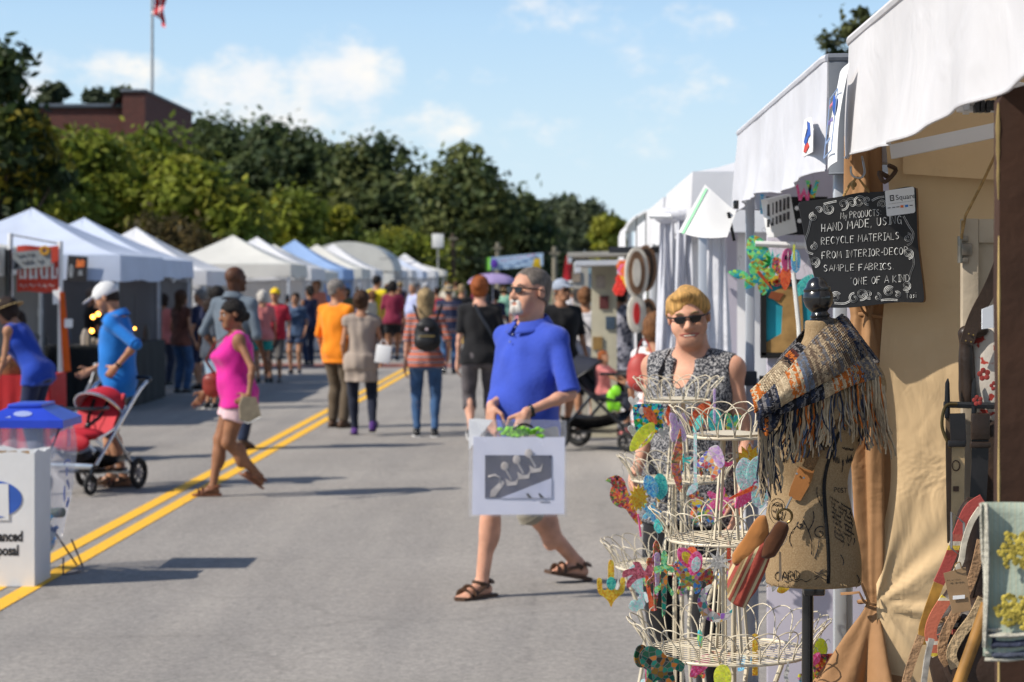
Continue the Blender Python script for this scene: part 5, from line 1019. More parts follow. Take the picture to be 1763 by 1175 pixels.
w = MB(); w.prism([(-.045, -.115), (.0, -.115), (.0, .05), (-.03, .04)], (-3.24, y0-.008, .50), (1, 0, 0), (0, 0, 1), .002); w.prism([(-.02, -.115), (.065, -.10), (.02, -.092)], (-3.24, y0-.008, .50), (1, 0, 0), (0, 0, 1), .002); w.build('emblem_stroke', BLUEI, lg)
BLID = mat('blue_plastic', (.018, .055, .50), .35, .08, 5, spec=.5); cx, cy = -3.185, 12.78
rb = thing('recycling_stand', 'clear bag recycling stand with a bright blue roof shaped lid', 'recycling bin', (cx, cy, 0)); h0 = .875
w = MB(); a = .245
w.add([(cx-a, cy-a, h0), (cx+a, cy-a, h0), (cx+a, cy+a, h0), (cx-a, cy+a, h0), (cx-a, cy-a, h0+.045), (cx+a, cy-a, h0+.045), (cx+a, cy+a, h0+.045), (cx-a, cy+a, h0+.045), (cx-.10, cy-.17, h0+.118), (cx+.10, cy-.17, h0+.118), (cx+.10, cy+.17, h0+.118), (cx-.10, cy+.17, h0+.118)],
      [(3, 2, 1, 0), (0, 1, 5, 4), (1, 2, 6, 5), (2, 3, 7, 6), (3, 0, 4, 7), (4, 5, 9, 8), (5, 6, 10, 9), (6, 7, 11, 10), (7, 4, 8, 11), (8, 9, 10, 11)]); w.box((cx, cy, h0+.126), (.20, .36, .022), None, .008)
lid = w.build('lid', BLID, rb, sharp=25); w = MB(); El = [(.055*math.cos(t_), .022*math.sin(t_)) for t_ in [2*math.pi*k/20 for k in range(20)]]; w.prism(El, (cx, cy-.211, h0+.082), (1, 0, 0), Vector((0, .72, .70)), .003); w.prism([(-.10, -.03), (-.065, -.03), (-.07, -.018)], (cx, cy-.211, h0+.082), (1, 0, 0), Vector((0, .72, .70)), .003); w.build('lid_emblem', mat('pale_print', (.30, .36, .62), .5), lid)
WIRE = mat('dark_wire', (.03, .035, .07), .4, .2, 6, metal=.4)
w = MB(); w.tube([(cx-.22, cy-.22, h0), (cx+.22, cy+.22, .01)], .006, 6); w.tube([(cx+.22, cy-.22, h0), (cx-.22, cy+.22, .01)], .006, 6)
w.tube([(cx+.225, cy-.15, .10), (cx+.235, cy-.2, .01), (cx+.30, cy-.05, .008), (cx+.28, cy+.12, .012), (cx+.21, cy+.12, .18)], .006, 6); w.tube([(cx-.225, cy-.15, .10), (cx-.235, cy-.2, .01), (cx-.30, cy-.05, .008), (cx-.28, cy+.12, .012), (cx-.21, cy+.12, .18)], .006, 6); w.build('wire_frame', WIRE, rb)
def bgf(u, v):
 th = u*2*math.pi; k = max(abs(math.cos(th)), abs(math.sin(th))); r = .205/k**.75*(1-.16*v+.10*math.sin(v*5))*(1-.75*max(0, v-.86)/.14); wv = 1+.025*math.sin(th*9+v*7)+.02*math.sin(th*5-v*13)
 return (cx+.02+r*wv*math.cos(th), cy+r*wv*math.sin(th), h0+.01-v*.80)
w = MB(); w.sheet(bgf, 60, 24, True); w.build('clear_bag', mat('bin_film', (.72, .75, .86), .14, .05, 5, spec=.55, alpha=.26, bump=.4, bscale=8), rb)
w = MB()                                                             # recycling marks printed on the bag: two figures in a ring, as shapes
for k in range(3):
 a0 = k*2.09+.3; pl = [(math.cos(a0+t_*.22)*.075, math.sin(a0+t_*.22)*.085) for t_ in range(7)]+[(math.cos(a0+t_*.22)*.045, math.sin(a0+t_*.22)*.05) for t_ in range(6, -1, -1)]; w.prism(pl, (cx+.215, cy-.02, .47), (0, 1, 0), (0, 0, 1), .002)
w.prism([(.02*math.cos(t_), .03*math.sin(t_)+.13) for t_ in [2*math.pi*k/14 for k in range(14)]], (cx+.215, cy-.02, .47), (0, 1, 0), (0, 0, 1), .002)
for k in range(9): w.box((cx+.217, cy-.10+.02*k, .655+.012*math.sin(k*.4)), (.002, .012, .018))
for k in (-.02, .03): w.box((cx+.222, cy+k, .80), (.002, .018, .10))
w.build('bag_print', BLUEI, rb)
rnd = random.Random(8)
for k, (cc, nm) in enumerate([((.01, .30, .85), 'blue'), ((.10, .55, .85), 'pale'), ((.02, .12, .4), 'deep blue'), ((.5, .55, .6), 'clear'), ((.02, .5, .85), 'cyan'), ((.1, .12, .1), 'dark')]):
 pc = Vector((cx+.09+rnd.uniform(-.05, .08), cy+rnd.uniform(-.12, .10), .13+.045*k)); Mr = Euler((rnd.uniform(.6, 2.2), rnd.uniform(-.8, .8), rnd.uniform(0, 6))).to_matrix(); w = MB()
 w.lathe([(.001, -.1), (.030, -.098), (.032, -.06), (.028, -.02), (.032, .02), (.030, .05), (.012, .085), (.012, .1), (.001, .101)], pc, 14, Mr); o = w.build('bottle', mat('bottle_'+nm.replace(' ', '_'), cc, .15, .1, 6, spec=.6), origin=tuple(pc)); tag(o, f'crushed {nm} plastic bottle lying inside the clear recycling bag', 'bottle', 'bottles in the recycling bag')
# ------------------------------------------------------------------ strollers
CHR = mat('polished_aluminium', (.62, .63, .65), .22, .08, 5, metal=.9); RUB = mat('rubber', (.012, .012, .012), .75, .2, 9)
mat('grey_rim', (.22, .22, .23), .6)
def stroller(label, loc, rz, seat_m, can_m, lin_m, frame_m):
 t = thing('stroller', label, 'stroller', loc, R(rz), 'strollers on the street'); B = lambda mb, n, m, p=t, **k: mb.build(n, m, p, world=False, **k)
 for s in (-1, 1):
  w = MB(); w.tube(cat([(s*.26, -.58, 1.02), (s*.27, -.40, .92), (s*.27, .02, .56), (s*.27, .34, .28)], 5), .017, 8); w.tube([(s*.265, .02, .58), (s*.27, -.36, .16)], .016, 8); w.tube(cat([(s*.24, -.22, .80), (s*.25, -.05, .62), (s*.25, .28, .52)], 5), .014, 8); B(w, 'side_frame', frame_m)
 w = MB(); w.tube(cat([(-.26, -.58, 1.02), (-.22, -.66, 1.05), (.22, -.66, 1.05), (.26, -.58, 1.02)], 5), .019, 8); B(w, 'handle', BLK)
 w = MB(); w.tube(cat([(-.25, .10, .80), (-.24, .30, .80), (.24, .30, .80), (.25, .10, .80)], 5), .018, 8); B(w, 'bumper_bar', BLK)
 w = MB(); w.sheet(lambda u, v: ((u-.5)*.44, -.24+v*.24, .92-v*.36+.03*math.sin(u*math.pi)*-1), 12, 10); w.sheet(lambda u, v: ((u-.5)*.46, -.25+v*.24, .905-v*.36), 4, 4); B(w, 'seat_back', seat_m)
 sdf_obj('seat', [s_ell((0, .16, .55), (.22, .20, .06)), s_ell((0, .34, .49), (.21, .05, .09))], .015, seat_m, t)
 for s in (-1, 1): w = MB(); w.tube([(s*.08, -.19, .86), (s*.06, -.06, .70), (0, .05, .62)], .018, 6, flat=.3); B(w, 'harness_strap', BLK)
 w = MB(); w.ball((0, .05, .62), (.03, .02, .035)); B(w, 'buckle', BLK)
 def hood(r, dz=0): return lambda u, v: ((r*.225)*math.cos(math.pi*u), -.24+.30*v*math.sin(math.pi*u)**.6, .72+dz+(.235*r)*math.sin(math.pi*u)**.8*(1-.12*v)+.02*(1-v))
 w = MB(); w.sheet(hood(1.04), 20, 10); B(w, 'canopy', can_m); w = MB(); w.sheet(hood(.97), 20, 10); w.sheet(lambda u, v: hood(1.05)(u, .86+.14*v), 20, 3); B(w, 'canopy_lining', lin_m)
 w = MB(); w.tube([hood(1.03)(k/20, 1) for k in range(21)], .012, 6); B(w, 'canopy_hoop', frame_m)
 w = MB(); w.sheet(lambda u, v: ((u-.5)*.46, -.36+.62*v, .24+.12*(abs(u-.5)*2)**3-.05*math.sin(v*math.pi)+.06*v), 12, 8); w.box((0, -.05, .2), (.44, .5, .02)); B(w, 'basket', BLK)
 for q_ in (((0, -.36, .16), (.54, .035, .035)), ((0, .34, .27), (.5, .04, .05))): w = MB(); w.box(*q_, None, .01); B(w, 'axle', frame_m)
 for s in (-1, 1):
  for yy, r, xx in ((-.36, .15, .30), (.38, .10, .24)):
   w = MB(); ax = Matrix.Rotation(R(90), 3, 'Y'); pr = [(r*.78+r*.22*math.cos(a_), .024*math.sin(a_)) for a_ in [2*math.pi*k/10 for k in range(10)]]
   n = 28; vs = []; fs = []
   for k in range(n):
    th = 2*math.pi*k/n
    for rr, zz in pr: vs.append((s*xx+zz, yy+rr*math.cos(th), r+.006+rr*math.sin(th)))
   for k in range(n):
    for j in range(10): fs.append((k*10+j, k*10+(j+1) % 10, ((k+1) % n)*10+(j+1) % 10, ((k+1) % n)*10+j))
   w.add(vs, fs); wh = B(w, 'wheel', RUB); w = MB(); w.lathe([(.001, -.014), (r*.25, -.014), (r*.25, .014), (.001, .014)], (s*xx, yy, r+.006), 14, ax)
   for k in range(6): th = k*math.pi/3; w.beam((s*xx, yy, r+.006), (s*xx, yy+r*.66*math.cos(th), r+.006+r*.66*math.sin(th)), .018, .014)
   w.build('rim', BLK if frame_m is BLK else MATS['grey_rim'], wh, world=False)
  w = MB(); w.tube([(s*.24, .34, .28), (s*.24, .38, .10)], .018, 8); B(w, 'fork', BLK)
 return t
SREDM = mat('stroller_red', (.45, .012, .025), .7, .1, 6, bump=.2, bscale=15); SILV = mat('silver_lining', (.62, .63, .65), .3, .2, 14, metal=.6, bump=.6, bscale=14)
stroller('red stroller with silver lined hood and chrome frame pushed by the white cap man', (at(156, 490, 17.7).x, 17.7, 0), 160, SREDM, SREDM, SILV, CHR).scale = (.88, .88, .88)
BNAV = mat('ink_cloth', (.014, .017, .03), .8, .2, 6)
stroller('black stroller with a dark hood beside the white top woman', (at(1033, 490, 22.2).x, 22.2, 0), -112, BNAV, BNAV, BNAV, BLK)
person('toddler sitting in the black stroller behind the dark hood', 1038, 22.15, .88, head=-112, tone='tan', seat=.60, feet=((.06, .40, .36, 0), (-.06, .38, .38, 0)), hands=((.10, .30, .68), (-.1, .3, .68)), top=SALM, bottom=PALEP, length=.6, hair='short', hair_m='red', vox=.014)
p = at(1052, 690, 21.95); w = MB(); LIME = mat('lime_plastic', (.22, .62, .02), .4, .1, 5); w.ball(p, (.05, .04, .12)); w.ball(p+Vector((.05, 0, .10)), (.05, .03, .06)); w.ball(p+Vector((.06, 0, -.06)), (.05, .03, .05)); tag(w.build('soft_toy', LIME, origin=tuple(p)), 'lime green soft toy hanging on the black stroller', 'toy')
# ------------------------------------------------------------------ left booth: sign frame, banner, tables
Zs = 26.2
fr = thing('pole_stand', 'metal pole frame carrying the red banner and grey board', 'stand', (*at(60, 490, Zs).xy, 0))
for xx, tp in ((18, 402), (104, 416)):
 p = at(xx, tp, Zs); w = MB(); w.tube([(p.x, Zs, 0), (p.x, Zs, p.z)], .032, 10); w.build('pole', WHM, fr); w = MB(); w.box((p.x, Zs, .012), (.3, .3, .024)); w.build('foot', ALU, fr)
w = MB(); w.tube([at(18, 404, Zs), at(104, 420, Zs)], .014, 6); w.build('top_rail', ALU, fr)
p = at(14, 560, Zs-.1); w = MB(); w.tube([(p.x, Zs-.1, 0), (p.x, Zs-.1, at(0, 430, Zs).z)], .045, 8); w.build('rear_post', BLK, fr)
RBAN = mat('banner_red', (.55, .06, .035), .7, .1, 4, trans=.25); GBRD = mat('grey_board', (.22, .235, .24), .8, .12, 6)
def scribble(o, u, v, wd, ht, n, th, m, parent, name='lettering', seed=0, rows=1):
 rnd = random.Random(seed)
 w = MB(); o, u, v = Vector(o), Vector(u), Vector(v)
 for r_ in range(rows):
  x = 0; y = -r_*ht*1.6
  while x < wd:
   lw = rnd.uniform(2, 5)*ht*.7; k = 0; pts = []
   while k < lw and x+k < wd: pts.append(o+u*(x+k)+v*(y+ht*(.5+.5*math.sin(k/ht*6+rnd.uniform(-.8, .8))*rnd.uniform(.4, 1)))); k += ht*.16
   if len(pts) > 2: w.tube(pts, th, 4, flat=.4)
   x += k+ht*.45
 return w.build(name, m, parent)
p0 = at(29, 503, Zs-.03); bn = thing('banner', 'orange-red banner with big white lettering stretched between two poles', 'banner', tuple(p0)); pw_, phh = (101-29)*Zs/F, (503-424)*Zs/F
w = MB(); w.sheet(lambda u, v: (p0.x+u*pw_, p0.y+.015*math.sin(u*9+v*3), p0.z+phh*v+.01*math.sin(u*7)), 16, 12); w.build('banner_cloth', RBAN, bn)
w = MB()
for k in range(7):
 xx = p0.x+.05+k*pw_*.13; hh_ = .20
 w.box((xx, p0.y-.03, p0.z+.26), (.018, .012, hh_)); w.box((xx+.03, p0.y-.03, p0.z+.26+(.09 if k % 2 else -.08)), (.045, .012, .022)); w.box((xx+.05, p0.y-.03, p0.z+.25), (.016, .012, hh_*(.9 if k % 3 else .5)))
w.build('lettering', WH, bn); scribble((p0.x+.05, p0.y-.03, p0.z+.05), (1, 0, 0), (0, 0, 1), pw_-.1, .05, 1, .009, WH, bn, seed=3)
p1 = at(22, 465, Zs-.12); bd = thing('sign_board', 'grey handwritten board with a small sunflower hung before the red banner', 'sign', tuple(p1)); u_ = Vector((66, 0, 6)).normalized(); w = MB(); w.prism([(0, 0), (.47, 0), (.47, .215), (0, .215)], p1, u_, (0, 0, 1), .03); w.build('board', GBRD, bd)
scribble(p1+Vector((.05, -.022, .145)), u_, (0, 0, 1), .24, .045, 1, .006, INK, bd, seed=5); scribble(p1+Vector((.12, -.022, .06)), u_, (0, 0, 1), .27, .05, 1, .006, INK, bd, seed=6)
w = MB(); sf = p1+u_*.40+Vector((0, -.03, .20))
for k in range(10): a_ = k*.628; w.ball(sf+Vector((.045*math.cos(a_), 0, .045*math.sin(a_))), (.025, .008, .018), 6, 4)
w.build('sunflower', mat('gold_petal', (.5, .25, .02), .8), bd); w = MB(); w.prism([(.02, 0), (.09, .04), (.04, .10)], p1+Vector((0, -.02, 0)), u_, (0, 0, 1), .006); w.build('arrow', INK, bd)
p2 = at(112, 571, Zs-.05); w = MB(); w.tube([at(107, 503, Zs-.05), at(109, 540, Zs-.05), at(113, 600, Zs-.05), at(116, 640, Zs-.05)], [.035, .045, .05, .05], 8, flat=.3); tag(w.build('feather_flag', mat('orange_cloth', (.75, .13, .008), .7, .1, 4, trans=.3), origin=tuple(p2)), 'bright orange cloth strip hanging down the right sign pole', 'flag')
for xx, yy, ww, hh_, lb in ((98, 512, 14, 24, 'white paper notice hanging below the red banner'), (118, 557, 14, 15, 'small white card clipped to the right sign pole')):
 p = at(xx, yy, Zs-.06); w = MB(); w.box(p, (ww*Zs/F, .006, hh_*Zs/F)); tag(w.build('paper_notice', MATS['white_paper'], origin=tuple(p)), lb, 'notice', 'white paper notices on the sign frame')
p = at(133, 463, 30.1); po = thing('poster', 'dark poster with an orange glow hung on the shade-tinted white valance', 'poster', tuple(p)); w = MB(); w.box(p, (.28, .008, .36), Matrix.Rotation(R(4), 3, 'Y')); w.build('poster_sheet', mat('poster_dark', (.025, .022, .022), .5, .3, 9), po)
w = MB(); w.prism([(-.02, .02), (.10, .02), (.11, .09), (.07, .13), (.04, .10), (.0, .14)], p+Vector((0, -.008, 0)), (1, 0, .07), (0, 0, 1), .003); w.build('orange_shape', mat('poster_orange', (.75, .18, .04), .5, .3, 20), po); w = MB(); w.prism([(-.11, -.12), (-.06, -.12), (-.05, .03), (-.09, .08), (-.12, .0)], p+Vector((0, -.008, 0)), (1, 0, .07), (0, 0, 1), .003); w.prism([(.01, -.10), (.08, -.10), (.07, -.03), (.03, -.02)], p+Vector((0, -.008, 0)), (1, 0, .07), (0, 0, 1), .003); w.build('pale_figure', mat('poster_grey', (.25, .26, .27), .5, .3, 20), po)
DRAPE = mat('black_drape', (.010, .012, .013), .8, .3, 3, bump=.3, bscale=6)
def table(label, x0, x1, y0, y1, h, m, group=None):
 t = thing('draped_table', label, 'table', ((x0+x1)/2, (y0+y1)/2, 0), group=group); cx, cy = (x0+x1)/2, (y0+y1)/2
 w = MB(); w.box((cx, cy, h-.012), (x1-x0, y1-y0, .024)); w.build('tabletop', m, t)
 def f(u, v):
  q = u*4; k = int(q) % 4; f_ = q-int(q); x, y = [(x0+(x1-x0)*f_, y0), (x1, y0+(y1-y0)*f_), (x1-(x1-x0)*f_, y1), (x0, y1-(y1-y0)*f_)][k]; d = .03*v*(.6+.6*math.sin(u*150))+.004; dx, dy = x-cx, y-cy; l = math.hypot(dx, dy); return (x+dx/l*d, y+dy/l*d, h+.003-v*(h-.015))
 w = MB(); w.sheet(f, 160, 5, True); w.build('table_skirt', m, t, sharp=80)
 for sx in (x0+.08, x1-.08):
  w = MB(); w.box((sx, cy, (h-.03)/2), (.03, y1-y0-.2, h-.05)); w.build('trestle', ALU, t)
 return t
RTB = table('red draped table with a basket beside the cobalt tank top woman', -6.1, -5.2, 21.6, 22.3, .80, REDP)
table('long black draped table standing out on the street behind the cerulean polo man', -6.9, -6.05, 29.0, 32.4, .88, DRAPE, 'black draped sale tables'); table('black draped table deeper under the peaked shade-tinted white tent', -9.2, -7.2, 29.9, 30.6, .85, DRAPE, 'black draped sale tables')
bk = thing('basket', 'shallow woven basket holding small goods on the red table', 'basket', (-5.62, 21.85, .803)); w = MB(); w.lathe([(.001, .0), (.17, .0), (.23, .14), (.24, .145), (.225, .14), (.16, .015), (.001, .012)], (-5.62, 21.85, .803), 24); w.build('basket_body', mat('wicker', (.26, .14, .06), .85, .35, 40, bump=.8, bscale=80), bk)
rnd = random.Random(4)
for k in range(6):
 p = Vector((-5.62+rnd.uniform(-.13, .13), 21.85+rnd.uniform(-.12, .12), .93)); w = MB(); w.lathe([(.001, -.05), (.035, -.05), (.035, .04), (.018, .05), (.001, .055)], p, 12); tag(w.build('jar', mat('jar_red', (.4, .05, .03), .3, .3, 9) if k % 2 else mat('jar_amber', (.42, .22, .06), .3, .3, 9), origin=tuple(p)), ('small red jar' if k % 2 else 'small amber jar')+' standing in the woven basket', 'jar', 'red jars in the basket' if k % 2 else 'amber jars in the basket')
ELB = mat('lit_bulb', (1, .5, .12), .4, 0, 3, emit=((1, .42, .06), 9))
for k, (xx, yy) in enumerate(((160, 546), (169, 541), (158, 570), (232, 566))):
 p = at(xx, yy, 31.5); t = thing('festoon_bulb', ['warm bulb hanging middle of the three by the white cap', 'warm bulb highest of the three by the white cap', 'warm bulb lowest of the three by the white cap', 'dim warm bulb right of the cerulean polo man'][k], 'light bulb', tuple(p), group='warm bulbs in the dark tent'); w = MB(); w.ball(p, .032 if k < 3 else .018); w.build('bulb', ELB, t); w = MB(); w.tube([p+Vector((0, 0, .03)), p+Vector((0, 0, .5))], .004, 4); w.build('cord', BLK, t)
# goods in the dark of the left booths: shelves with small wares
rnd = random.Random(11); WARE = [mat('ware_%d' % i, c_, .6, .2, 9) for i, c_ in enumerate([(.25, .2, .15), (.08, .07, .06), (.35, .3, .26), (.12, .03, .03), (.05, .08, .12), (.3, .18, .06)])]
for k in range(26):
 X_ = rnd.uniform(-6.85, -6.2) if k < 14 else rnd.uniform(-9.1, -7.3); Y_ = rnd.uniform(29.2, 32.2) if k < 14 else rnd.uniform(30.0, 30.5); z_ = .887 if k < 14 else .857; hh_ = rnd.uniform(.08, .30); r_ = rnd.uniform(.03, .07); w = MB(); w.lathe([(.001, 0), (r_, 0), (r_*1.1, hh_*.5), (r_*.7, hh_*.8), (r_*.4, hh_), (.001, hh_)], (X_, Y_, z_), 12); i_ = rnd.randrange(6); tag(w.build('vase', WARE[i_], origin=(X_, Y_, z_)), ['brown', 'near black', 'stone coloured', 'maroon', 'blue-black', 'ochre'][i_]+' vase among the wares on '+('the long black table' if k < 14 else 'the deeper black table'), 'vase', 'wares on '+('the long black table' if k < 14 else 'the deeper black table')+f' {["brown", "black", "stone", "maroon", "blue", "ochre"][i_]}')
# folding chair of white tubes behind the red stroller
fc = thing('folding_chair', 'white tubular folding chair behind the red stroller', 'chair', (*at(140, 490, 21).xy, 0)); p = at(140, 490, 21)
for s in (-.2, .2):
 w = MB(); w.tube([(p.x-.25, 21+s, .02), (p.x+.15, 21+s, .80), (p.x+.18, 21+s, .95)], .013, 6); w.tube([(p.x+.25, 21+s, .02), (p.x-.18, 21+s, .47)], .013, 6); w.build('side_frame', WHM, fc)
w = MB(); w.box((p.x-.02, 21, .46), (.4, .42, .02), None, .005); w.build('seat', BLK, fc); w = MB(); w.box((p.x+.16, 21, .85), (.02, .42, .2), None, .005); w.build('backrest', BLK, fc)
# far street furniture
p = at(886, 451, 70); sb = thing('street_banner', 'pale blue banner with a green end stretched across the far street', 'banner', tuple(p)); ww, hh_ = 98*70/F, 22*70/F
for nm, a_, b_, m_ in (('banner_cloth', -.42, .5, mat('banner_blue', (.36, .50, .66), .7, .06, 3)), ('green_end', -.5, -.42, mat('banner_green', (.16, .45, .06), .7)), ):
 w = MB(); w.sheet(lambda u, v: (p.x+ww*(a_+(b_-a_)*u), 70+.03*math.sin(u*5), p.z+hh_*(v-.5)+(a_+(b_-a_)*u)*.16), 10, 4); w.build(nm, m_, sb)
w = MB(); w.ball(p+Vector((-.36*ww, -.05, -.06)), (.13, .02, .15)); w.build('colour_spot', mat('banner_navy', (.10, .04, .35), .7), sb); scribble(p+Vector((-.24*ww, -.06, -.02)), (1, 0, .17), (0, 0, 1), ww*.66, .10, 1, .016, mat('banner_magenta', (.5, .15, .35), .7), sb, seed=9); scribble(p+Vector((-.20*ww, -.06, -.14)), (1, 0, .17), (0, 0, 1), ww*.5, .06, 1, .010, BLUEI, sb, seed=10)
for q_ in ((-.5*ww-3.5, .1, -.5*ww, .12), (.5*ww, .3, .5*ww+3.0, .5)): w = MB(); w.tube([p+Vector((q_[0], 0, q_[1])), p+Vector((q_[2], 0, q_[3]))], .012, 4); w.build('guy_line', BLK, sb)
for xx, yy, zz, m_, lb, hh_ in ((976, 462, 55, mat('flag_red', (.55, .02, .03), .7, .1, 3, trans=.3), 'red feather flag standing by the far right awnings', 46), (921, 466, 45, mat('flag_yellow', (.72, .48, .02), .7, .1, 3, trans=.3), 'yellow feather flag rising behind the man in royal blue', 42)):
 p = at(xx, yy, zz); t = thing('feather_flag', lb, 'flag', (p.x, zz, 0)); a_ = hh_*zz/F; w = MB(); w.sheet(lambda u, v: (p.x+(u-.5)*.22*(1-.5*v*v)+.05*v, zz+.02*math.sin(v*6), p.z-a_/2+a_*v), 5, 10); w.build('flag_cloth', m_, t); w = MB(); w.tube([(p.x+.1, zz, 0), (p.x+.06, zz, p.z+a_/2)], .012, 5); w.build('pole', BLK, t)
# ------------------------------------------------------------------ near right: two canopies, wall, curtain, wares
def wrinkle_mat(name, c, trans, fold=.5, var=.05, rough=.75, big=4.0):
 m = mat(name, c, rough, var, 3, trans=trans, spec=.3); nt, b, L = nodes_of(m); tc = nt.nodes.new('ShaderNodeTexCoord'); prev = None
 for sc_, st, dd, ax in ((big, fold, .03, (1, 1, 1)), (big*3.1, fold*.6, .012, (1, 1, .35)), (1400, .12, .001, (1, 1, 1))):
  mp = nt.nodes.new('ShaderNodeMapping'); mp.inputs['Scale'].default_value = ax; mp.inputs['Rotation'].default_value = (.3, .5, .2) if sc_ < 20 else (0, 0, 0); L(tc.outputs['Object'], mp.inputs[0])
  n = nt.nodes.new('ShaderNodeTexNoise'); n.inputs['Scale'].default_value = sc_; n.inputs['Detail'].default_value = 3; n.inputs['Distortion'].default_value = .8 if sc_ < 20 else 0; L(mp.outputs[0], n.inputs['Vector'])
  bp_n = nt.nodes.new('ShaderNodeBump'); bp_n.inputs['Strength'].default_value = st; bp_n.inputs['Distance'].default_value = dd; L(n.outputs[0], bp_n.inputs['Height'])
  if prev is not None: L(prev.outputs[0], bp_n.inputs['Normal'])
  prev = bp_n
 L(prev.outputs[0], b.inputs['Normal']); return m
CANV = wrinkle_mat('canopy_canvas', (.70, .69, .705), .22, .42); CANV2 = wrinkle_mat('canopy_canvas_cool', (.68, .69, .74), .22, .4)
TAN = wrinkle_mat('tan_cloth', (.72, .52, .295), .10, .55, big=5.0); TAN_SHADED = wrinkle_mat('tan_cloth_shaded', (.36, .195, .09), .12, .5, big=7.0)  # the curtain is the same tan cloth, its colour darkened for shade
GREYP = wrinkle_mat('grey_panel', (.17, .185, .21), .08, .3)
def open_tent(label, x0, x1, y0, y1, eave, val, peak, mroof, mside, mnear, legs, seed):
 t = thing('pop_up_tent', label, 'tent', ((x0+x1)/2, (y0+y1)/2, 0), group=GR); cx, cy, a, b = (x0+x1)/2, (y0+y1)/2, (x1-x0)/2, (y1-y0)/2
 w = MB()
 for k in range(4):
  def top(u, v, k=k):
   s_ = u*2-1; mx = 1-v; q = s_*mx; x, y = [(q, -mx), (mx, q), (-q, mx), (-mx, -q)][k]
   return (cx+x*a, cy+y*b, eave+(peak-eave)*(v**1.2)-.04*math.sin(math.pi*v)*(1-s_*s_))
  w.sheet(top, 17, 14)
 w.build('canopy', mroof, t, sharp=18)
 def strip(ax, ay, bx, by, m, nm, wave):
  nx, ny = (by-ay), -(bx-ax); l = math.hypot(nx, ny); nx, ny = nx/l, ny/l
  def f(u, v):
   s_ = u*l; bulge = .010+.022*v*v+wave*(.010*math.sin(s_*9+seed)+.006*math.sin(s_*17+1.3+v*2)+.012*math.sin(s_*4.1+v*3))*v; end = min(u, 1-u)*l; r_ = min(1, end/.03)
   return (ax+(bx-ax)*u+nx*bulge*(.3+.7*r_), ay+(by-ay)*u+ny*bulge*(.3+.7*r_), eave+.012*(1-v)*0+.004-v*(val+wave*(.012*math.sin(s_*2.6+seed)+.004*math.sin(s_*7+.5))))
  w = MB(); w.sheet(f, 150, 16); o = w.build(nm, m, t, sharp=70)
  w = MB(); w.tube([Vector(f(k/150, 1)) for k in range(151)], .0035, 5); w.build('hem', m, o)
  w = MB(); w.tube([Vector(f(k/60, 0))+Vector((nx, ny, 0))*-.004 for k in range(61)], .012, 8); w.build('eave_roll', m, o)
 strip(x0, y1, x0, y0, mside, 'valance', 1.0); strip(x0, y0, x1, y0, mnear, 'valance', .6); strip(x1, y1, x0, y1, mroof, 'valance', .6)
 for (lx, ly) in legs:
  w = MB(); w.box((lx, ly, 1.12), (.036, .036, 2.24), None, .004); w.box((lx+.012, ly+.012, .68), (.046, .046, 1.30), None, .004); lg = w.build('leg', ALU, t)
  w = MB(); w.box((lx, ly, 1.33), (.054, .054, .06), None, .004); w.box((lx-.028, ly, 1.33), (.008, .02, .03)); w.build('slider', mat('grey_plastic', (.06, .065, .07), .5, .1, 6), lg); w = MB(); w.box((lx, ly, .012), (.12, .12, .024), None, .004); w.build('foot', ALU, lg)
 return t
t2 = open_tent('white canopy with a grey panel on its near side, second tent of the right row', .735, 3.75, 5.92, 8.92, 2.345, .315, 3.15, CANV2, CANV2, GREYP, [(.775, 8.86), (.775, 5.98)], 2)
t1 = open_tent('nearest white canopy over the tan side wall', .735, 3.80, 2.42, 5.46, 2.335, .305, 3.15, CANV, CANV, CANV, [(.800, 5.525)], 5)
# inside corner joint and bars of the nearest canopy
w = MB(); w.beam(at(1535, 262, 5.36), at(1900, 186, 5.0), .012, .036); w.build('truss_bar', WHM, t1)
w = MB(); w.beam(at(1662, 190, 5.0), at(1712, 118, 4.7), .014, .022); w.build('truss_bar', WHM, t1); w = MB(); w.beam(at(1688, 138, 4.9), at(1850, 172, 4.6), .016, .026); w.build('truss_bar', WHM, t1)
p = at(1688, 184, 4.95); w = MB(); w.box(p, (.11, .03, .026), None, .005); jb = w.build('corner_joint', WHM, t1)
for xx, m_ in ((1664, ALU), (1681, BLK), (1690, BLK), (1700, BLK)): w = MB(); w.box(at(xx, 184, 4.92), (.010, .03, .028 if m_ is BLK else .018), None, .002); w.build('joint_pin', m_, jb)
w = MB(); w.lathe([(.001, -.006), (.012, -.006), (.012, .006), (.001, .006)], at(1709, 182, 4.92), 14, Matrix.Rotation(R(90), 3, 'X')); w.build('bolt', BLK, jb)
# emblem on the second valance, papers
w = MB(); xe = .694; p = at(1397, 236, 6.02)
emb = thing('emblem', 'blue and red emblem printed on the second canopy valance', 'emblem', (xe, p.y, p.z))
def onv(y, z, d=0): return Vector((xe-d, y, z))
for nm, pl, m_, d in (('emblem_patch', [(-.12, -.05), (.12, -.05), (.13, .01), (.07, .05), (-.08, .055), (-.13, .015)], MATS['white_paper'], 0), ('blue_shape', [(-.07, -.01), (-.02, -.025), (.03, -.005), (.08, .0), (.06, .035), (.01, .042), (-.05, .03), (-.03, .01)], BLUEI, .003), ('red_shape', [(-.08, -.038), (-.03, -.043), (.05, -.03), (.02, -.018), (-.05, -.022)], mat('red_ink', (.55, .05, .03), .6), .003), ('pale_swirl', [(-.02, .0), (.03, .02), (.02, .045), (-.01, .05)], MATS['white_paper'], .006)):
 w = MB(); w.prism(pl, onv(p.y, p.z, d+.004), (0, -1, 0), (0, 0, 1), .002); w.build(nm, m_, emb)
q0, q1 = at(1452, 285, 5.36), at(1476, 138, 5.36)
